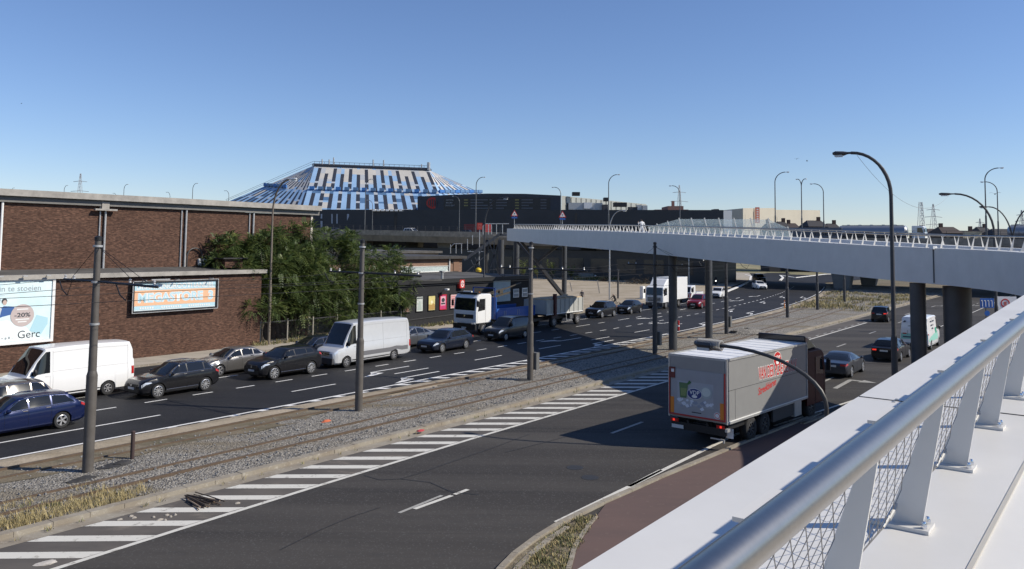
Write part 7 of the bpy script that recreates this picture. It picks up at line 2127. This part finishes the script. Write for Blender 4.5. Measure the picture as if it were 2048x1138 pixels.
# ================================================================== TREES AND SHRUBS
def leaf_mat(name, c, tr=.3):
    m = bpy.data.materials.new(name); m.use_nodes = True
    nt = m.node_tree; b = nt.nodes['Principled BSDF']; b.inputs['Roughness'].default_value = .55
    oi = nt.nodes.new('ShaderNodeTexCoord'); no = nt.nodes.new('ShaderNodeTexNoise'); no.inputs['Scale'].default_value = 1.3; no.inputs['Detail'].default_value = 5
    nt.links.new(oi.outputs['Object'], no.inputs['Vector'])
    cr = nt.nodes.new('ShaderNodeValToRGB'); cr.color_ramp.elements[0].position = .35; cr.color_ramp.elements[1].position = .68
    cr.color_ramp.elements[0].color = (c[0] * .62, c[1] * .62, c[2] * .6, 1); cr.color_ramp.elements[1].color = (c[0] * 1.35, c[1] * 1.25, c[2] * 1.1, 1)
    nt.links.new(no.outputs['Fac'], cr.inputs['Fac']); nt.links.new(cr.outputs['Color'], b.inputs['Base Color'])
    t = nt.nodes.new('ShaderNodeBsdfTranslucent'); nt.links.new(cr.outputs['Color'], t.inputs['Color'])
    mx = nt.nodes.new('ShaderNodeMixShader'); mx.inputs['Fac'].default_value = tr
    out = nt.nodes['Material Output']
    nt.links.new(b.outputs[0], mx.inputs[1]); nt.links.new(t.outputs[0], mx.inputs[2]); nt.links.new(mx.outputs[0], out.inputs['Surface'])
    MATS[name] = m
    return m
LEAF = leaf_mat('tree_leaf', (.085, .132, .042)); LEAF2 = leaf_mat('tree_leaf_pale', (.16, .21, .065)); LEAF_DK = leaf_mat('ivy_leaf', (.055, .085, .030))
BARK = mat('bark', (.13, .105, .08), .9, c2=(.07, .055, .042), scale=6, bump=.4)
def frond(b, p, d, L, rnd, mi):
    """compound leaf: leaflets either side of a drooping stalk"""
    d = d.normalized(); side = d.cross(Vector((0, 0, 1)))
    if side.length < .05: side = Vector((1, 0, 0))
    side.normalize()
    n = 6
    for k in range(1, n + 1):
        f = k / n; q = p + d * L * f + Vector((0, 0, -.35 * L * f * f))
        w = L * (.34 - .14 * f)
        for sg in (1, -1):
            tip = q + side * sg * w + d * w * .35 + Vector((0, 0, -w * rnd.uniform(.15, .5)))
            ww = d * w * .24
            b.add([q, q.lerp(tip, .5) + ww, tip, q.lerp(tip, .5) - ww], [(0, 1, 2, 3)], mi)
def tree(name, lab, root_pt, blobs, seed, dens=1.0, mats=None, fl=.62, stems=3, group=None):
    rnd = random.Random(seed)
    t = thing(name, lab, 'tree', root_pt, 0, group); o = Vector(root_pt)
    b = MB()
    for i, (c, r) in enumerate(blobs):
        base = Vector((rnd.uniform(-.5, .5), rnd.uniform(-.3, .3), -.1)) if i % stems else Vector((0, 0, -.1))
        e = c - o
        m1 = base.lerp(e, .35) + Vector((rnd.uniform(-.4, .4), rnd.uniform(-.4, .4), .5)); m2 = base.lerp(e, .7) + Vector((rnd.uniform(-.4, .4), rnd.uniform(-.4, .4), .3))
        b.tube([base, m1, m2, e], [.10, .08, .055, .025], 7)
        for q in range(5):
            a = rnd.uniform(0, 6.28); tip = e + Vector((math.cos(a) * r * .8, math.sin(a) * r * .8, rnd.uniform(-.3, .7) * r))
            b.tube([m2.lerp(e, rnd.random()), tip], [.035, .012], 5)
    b.build('trunk', BARK, t)
    b = MB()
    for (c, r) in blobs:
        # sub-clumps give gaps and an uneven outline
        subs = []
        for _ in range(7):
            v = Vector((rnd.gauss(0, 1), rnd.gauss(0, 1), rnd.gauss(0, .8))).normalized() * r * rnd.uniform(.35, 1.0)
            subs.append((c - o + v, r * rnd.uniform(.32, .55)))
        for (sc_, sr) in subs:
            for _ in range(int(64 * dens)):
                v = Vector((rnd.gauss(0, 1), rnd.gauss(0, 1), rnd.gauss(.25, .9))).normalized()
                p = sc_ + v * sr * (rnd.random() ** .45)
                d = (v + Vector((rnd.uniform(-.5, .5), rnd.uniform(-.5, .5), rnd.uniform(-.35, .35))))
                frond(b, p, d, fl * rnd.uniform(.7, 1.3), rnd, 1 if rnd.random() < .28 else 0)
    b.build('crown', mats or [LEAF, LEAF2], t, recalc=False)
    return t
def wp(x, y, T):
    s, z = onwall(x, y, T); return W(s, T, z)
TG = 'trees behind the bar fence'
tree('sumac_tree', 'leafy tree at the left of the group, leaning against the brick wall', W(18.6, 20.6), [(wp(522, 478, 21.6), 1.5), (wp(500, 512, 21.4), 1.8), (wp(455, 505, 21.8), 1.3), (wp(540, 525, 21), 2.0), (wp(500, 556, 20.8), 1.7), (wp(450, 530, 21.6), 1.3), (wp(545, 585, 20.5), 1.9), (wp(515, 610, 20.2), 1.5)], 1, 1.0, group=TG)
tree('sumac_tree', 'leafy tree just right of the rusty street lamp, crown level with the wall coping', W(22.5, 21.2), [(wp(598, 485, 22), 1.5), (wp(575, 520, 21.4), 1.9), (wp(620, 520, 21.4), 1.8), (wp(600, 560, 20.8), 2.1), (wp(570, 590, 20.4), 1.7), (wp(625, 595, 20.4), 2.0)], 2, 1.0, group=TG)
tree('sumac_tree', 'tallest leafy tree in the middle of the group', W(26.5, 21.4), [(wp(668, 488, 22.2), 1.6), (wp(648, 520, 21.6), 1.8), (wp(696, 500, 22), 1.6), (wp(690, 535, 21.2), 2.1), (wp(655, 560, 20.8), 2.0), (wp(700, 575, 20.6), 2.2), (wp(660, 610, 20.2), 2.0)], 3, 1.0, group=TG)
tree('sumac_tree', 'leafy tree at the right of the group, overhanging the black building', W(30.5, 21.2), [(wp(735, 525, 22), 1.6), (wp(780, 525, 22), 1.4), (wp(752, 560, 21.2), 2.1), (wp(795, 560, 21), 1.6), (wp(740, 595, 20.6), 2.1), (wp(785, 598, 20.2), 1.8), (wp(806, 590, 20), 1.0)], 4, 1.0, group=TG)
# ivy and bushes at the fence
iv = thing('ivy_hedge', 'dark ivy and brambles growing through the bar fence', 'hedge', W(18, 19.9), 0)
b = MB(); rnd = random.Random(6)
for k in range(900):
    s = rnd.uniform(21, 33); t = rnd.uniform(19.55, 21.4); hmax = 1.0 + 1.2 * abs(math.sin(s * .9)) + (t - 19.5) * .8
    p = W(s, t, rnd.uniform(0, hmax)) - W(18, 19.9); frond(b, p, Vector((rnd.uniform(-1, 1), rnd.uniform(-1, .4), rnd.uniform(-.2, .8))), .42, rnd, 0)
b.build('foliage', [LEAF_DK], iv, recalc=False)
b = MB()
for k in range(14):
    s = rnd.uniform(21, 33); p = W(s, 20.3, 0) - W(18, 19.9); b.tube([p, p + Vector((rnd.uniform(-.5, .5), 0, 1.6))], .02, 5)
b.build('stem', BARK, iv)
def bush(x, y, z, r, hh, lab, seed, mats=None):
    rnd = random.Random(seed); o = gp(x, y, .1); t = thing('young_bush', lab, 'bush', o, 0, 'young bushes by the viaduct')
    b = MB(); f = MB()
    for k in range(9):
        a = rnd.uniform(0, 6.28); tip = Vector((math.cos(a) * r * .7, math.sin(a) * r * .7, hh * rnd.uniform(.7, 1))); b.tube([(0, 0, 0), tip], [.04, .012], 5)
        for q in range(26):
            p = tip * rnd.uniform(.25, 1.05); frond(f, p, Vector((rnd.uniform(-1, 1), rnd.uniform(-1, 1), rnd.uniform(.1, 1.2))), .5, rnd, 0)
    b.build('trunk', BARK, t); f.build('crown', mats or [LEAF2], t, recalc=False)
for k, (x, y, r, hh, lab) in enumerate(((1045, 558, 1.6, 4.2, 'young green bush between the tram pole and the dark columns'), (1075, 558, 1.8, 4.6, 'young green bush right of the tram pole with the switch box'), (1105, 558, 1.5, 4.0, 'young green bush left of the round bridge column'), (1142, 559, 1.2, 2.8, 'small green bush right of the round bridge column'))):
    bush(x, y, 0, r, hh, lab, 60 + k)
# far tree line and scattered trees beyond the viaduct
rnd = random.Random(12)
b = MB()
for k in range(420):
    x = rnd.uniform(-700, 900); y = rnd.uniform(560, 900); r = rnd.uniform(4, 9); h = rnd.uniform(5, 8.5)
    for q in range(7):
        c = Vector((x + rnd.gauss(0, r * .5), y + rnd.gauss(0, r * .5), h * rnd.uniform(.3, 1)))
        s_ = r * rnd.uniform(.25, .5)
        b.add([c + Vector((-s_, 0, -s_ * .6)), c + Vector((s_, rnd.uniform(-1, 1), -s_ * .5)), c + Vector((s_ * .6, rnd.uniform(-1, 1), s_ * .7)), c + Vector((-s_ * .5, 0, s_ * .6))], [(0, 1, 2, 3)])
tag(b.build('far_woodland', [LEAF_DK], recalc=False), kind='stuff')
# ================================================================== PEOPLE
SKIN = mat('skin', (.42, .27, .20), .6)
def person(lab, loc, rz, joints, mats, name='person', group=None):
    """joints: dict of named points -> one skinned body; clothing by height bands"""
    t = thing(name, lab, 'person', loc, rz, group)
    J = {k: Vector(v) for k, v in joints.items()}
    order = ['pelvis', 'waist', 'chest', 'neck', 'head0', 'head1', 'l_sh', 'l_el', 'l_ha', 'l_fi', 'r_sh', 'r_el', 'r_ha', 'r_fi', 'l_hip', 'l_kn', 'l_an', 'l_to', 'r_hip', 'r_kn', 'r_an', 'r_to']
    rad = dict(pelvis=(.15, .12), waist=(.135, .10), chest=(.165, .115), neck=(.055, .055), head0=(.07, .085), head1=(.078, .095), l_sh=(.065, .065), l_el=(.047, .047), l_ha=(.034, .03), l_fi=(.022, .02), l_hip=(.095, .095), l_kn=(.062, .062), l_an=(.045, .05), l_to=(.04, .035))
    edges = [('pelvis', 'waist'), ('waist', 'chest'), ('chest', 'neck'), ('neck', 'head0'), ('head0', 'head1'), ('chest', 'l_sh'), ('l_sh', 'l_el'), ('l_el', 'l_ha'), ('l_ha', 'l_fi'), ('chest', 'r_sh'), ('r_sh', 'r_el'), ('r_el', 'r_ha'), ('r_ha', 'r_fi'), ('pelvis', 'l_hip'), ('l_hip', 'l_kn'), ('l_kn', 'l_an'), ('l_an', 'l_to'), ('pelvis', 'r_hip'), ('r_hip', 'r_kn'), ('r_kn', 'r_an'), ('r_an', 'r_to')]
    me = bpy.data.meshes.new('body')
    me.from_pydata([J[k] for k in order], [(order.index(a), order.index(c)) for a, c in edges], [])
    o = bpy.data.objects.new('body', me); col.objects.link(o)
    sk = o.modifiers.new('skin', 'SKIN'); sb = o.modifiers.new('sub', 'SUBSURF'); sb.levels = 2; sb.render_levels = 2
    for i, k in enumerate(order):
        v = me.skin_vertices[0].data[i]; kk = k.replace('r_', 'l_') if k.startswith('r_') else k; v.radius = rad[kk]; v.use_root = (k == 'pelvis')
    dg = bpy.context.evaluated_depsgraph_get()
    m2 = bpy.data.meshes.new_from_object(o.evaluated_get(dg)); bpy.data.objects.remove(o); bpy.data.meshes.remove(me)
    for mm in mats: m2.materials.append(mm)      # shirt, trousers, skin, shoes, hair
    zp, zn = J['pelvis'].z, J['neck'].z
    for p in m2.polygons:
        c = p.center; p.use_smooth = True
        near_hand = min((c - J['l_ha']).length, (c - J['r_ha']).length, (c - J['l_fi']).length, (c - J['r_fi']).length) < .09
        foot = min((c - J['l_to']).length, (c - J['r_to']).length, (c - J['l_an']).length, (c - J['r_an']).length) < .13
        if (c - J['head1']).length < .15 and (c.z > J['head1'].z + .01 or c.x < J['head1'].x - .03): p.material_index = 4
        elif c.z > zn - .01 and (c - J['head0']).length < .26: p.material_index = 2
        elif near_hand: p.material_index = 2
        elif foot: p.material_index = 3
        elif c.z > zp + .02 or min((c - J['l_el']).length, (c - J['r_el']).length) < .1: p.material_index = 0
        else: p.material_index = 1
    o = bpy.data.objects.new('body', m2); col.objects.link(o); o.parent = t
    return t
STAND = dict(pelvis=(0, 0, .93), waist=(.0, 0, 1.08), chest=(0, 0, 1.32), neck=(.01, 0, 1.5), head0=(.03, 0, 1.58), head1=(.03, 0, 1.67), l_sh=(0, .19, 1.40), l_el=(-.03, .25, 1.12), l_ha=(.08, .27, .88), l_fi=(.11, .27, .80), r_sh=(0, -.19, 1.40), r_el=(-.05, -.25, 1.12), r_ha=(.05, -.28, .88), r_fi=(.08, -.28, .80), l_hip=(0, .1, .86), l_kn=(.08, .11, .48), l_an=(.02, .11, .08), l_to=(.16, .12, .04), r_hip=(0, -.1, .86), r_kn=(.0, -.11, .48), r_an=(-.18, -.11, .10), r_to=(-.05, -.12, .04))
CY = dict(STAND); CY.update(pelvis=(-.1, 0, 1.0), waist=(-.02, 0, 1.13), chest=(.14, 0, 1.36), neck=(.22, 0, 1.52), head0=(.27, 0, 1.6), head1=(.29, 0, 1.68), l_sh=(.16, .19, 1.43), l_el=(.36, .27, 1.24), l_ha=(.56, .24, 1.08), l_fi=(.63, .22, 1.05), r_sh=(.16, -.19, 1.43), r_el=(.36, -.27, 1.24), r_ha=(.56, -.24, 1.08), r_fi=(.63, -.22, 1.05), l_hip=(-.06, .1, .94), l_kn=(.28, .13, .72), l_an=(.12, .13, .32), l_to=(.26, .13, .26), r_hip=(-.06, -.1, .94), r_kn=(.2, -.13, .58), r_an=(.06, -.13, .16), r_to=(.2, -.13, .11))
C_ = lambda n, c: mat(n, c, .85)
H_DK = C_('hair_dark', (.02, .015, .012)); SHOE = C_('shoe_dark', (.03, .03, .03))
q = at(1164, 579, 108.5); person('pedestrian in a dark grey shirt walking behind the tipping trailer', (q.x, q.y, .12), UA + .3, STAND, [C_('shirt_grey', (.09, .085, .095)), C_('trouser_dark', (.04, .04, .05)), SKIN, SHOE, H_DK])
q = at(1230, 588, 101); person('cyclist in dark clothes riding on the dusty lot between the two black cars', (q.x, q.y, .12), HEAD_L - .5, CY, [C_('shirt_black', (.015, .015, .018)), C_('trouser_black', (.02, .02, .022)), SKIN, SHOE, H_DK])
bk = thing('bicycle', 'dark bicycle ridden by the cyclist in dark clothes', 'bicycle', (q.x, q.y, .12), HEAD_L - .5)
for x in (-.5, .55):
    b = MB(); b.tube([(x + .34 * math.cos(2 * math.pi * k / 24), 0, .34 + .34 * math.sin(2 * math.pi * k / 24)) for k in range(25)], .022, 6, caps=False); wo = b.build('wheel', M_RUBBER, bk)
    for k in range(6):
        b = MB(); a = math.pi * k / 6; b.tube([(x - .33 * math.cos(a), 0, .34 - .33 * math.sin(a)), (x + .33 * math.cos(a), 0, .34 + .33 * math.sin(a))], .004, 4); b.build('spoke', M_LIGHT_STEEL, wo)
b = MB()
for (a, c) in (((-.5, 0, .34), (-.05, 0, .3)), ((-.5, 0, .34), (-.15, 0, .82)), ((-.05, 0, .3), (-.15, 0, .9)), ((-.05, 0, .3), (.42, 0, .78)), ((-.15, 0, .82), (.42, 0, .86)), ((.55, 0, .34), (.4, 0, 1.0))): b.tube([a, c], .022, 6)
b.build('frame', M_BLACK, bk)
b = MB(); b.tube([(.56, -.26, 1.04), (.42, -.1, 1.02), (.4, 0, 1.02), (.42, .1, 1.02), (.56, .26, 1.04)], .016, 6); b.build('handlebar', M_BLACK, bk)
b = MB(); b.lathe([(0, 0), (.09, .01), (.1, .04), (0, .06)], 8, 0, Matrix.Translation((-.17, 0, .9))); b.build('saddle', M_BLACK, bk)
# figure in white on the bridge beside the glass screens
l = l_at_y(74); p, tgt, r = bframe(l)
person('person in white clothes on the footbridge, standing by the glass screens', p + r * (BW - 1.9) + Vector((0, 0, -.55)), math.atan2(tgt.y, tgt.x), {**STAND, 'l_el': (.2, .24, 1.2), 'l_ha': (.32, .2, 1.42), 'l_fi': (.36, .18, 1.48)}, [C_('shirt_white', (.78, .78, .78)), C_('trouser_white', (.70, .72, .75)), SKIN, SHOE, H_DK])
q = gp(1395, 549); person('far pedestrian in black standing by the slip road kerb', (q.x, q.y, .05), 1.0, STAND, [C_('shirt_black', (.015, .015, .018)), C_('trouser_black', (.02, .02, .022)), SKIN, SHOE, H_DK])
# motorcyclist in the viaduct shade
q = gp(1431, 571); h = HEAD_L + .5
mc = thing('motorcycle', 'motorcycle with a lit white headlamp in the viaduct shade', 'motorcycle', (q.x, q.y, .01), h)
for x in (-.7, .75):
    wheel(mc, x, 0, .32, 1, M_STEELRIM, 8, .14, .62)
b = MB(); b.beam((-.6, 0, .75), (.3, 0, .8), .3, .22); b.beam((-.3, 0, .45), (.35, 0, .45), .3, .35); b.beam((.75, 0, .35), (.5, 0, 1.05), .1, .08); b.build('frame', M_BLACK, mc)
b = MB(); b.tube([(.4, -.38, 1.08), (.5, 0, 1.1), (.4, .38, 1.08)], .02, 6); b.build('handlebar', M_BLACK, mc)
b = MB(); b.lathe([(0, .06), (.1, .05), (.12, 0)], 12, 0, Matrix.Translation((.62, 0, .9)) @ Matrix.Rotation(math.pi / 2, 4, 'Y')); b.build('headlight', mat('lit_headlamp', (.8, .8, .8), .3, emit=(1, 1, .95, 3)), mc)
MO = dict(CY); MO.update(pelvis=(-.15, 0, .9), l_hip=(-.1, .12, .86), r_hip=(-.1, -.12, .86), l_kn=(.25, .25, .7), r_kn=(.25, -.25, .7), l_an=(.05, .24, .35), r_an=(.05, -.24, .35), l_to=(.2, .24, .3), r_to=(.2, -.24, .3))
person('motorcyclist in black riding in the viaduct shade', (q.x, q.y, .01), h, MO, [C_('shirt_black', (.015, .015, .018)), C_('trouser_black', (.02, .02, .022)), C_('helmet_black', (.02, .02, .02)), SHOE, C_('helmet_black', (.02, .02, .02))])
# driver visible in the silver van
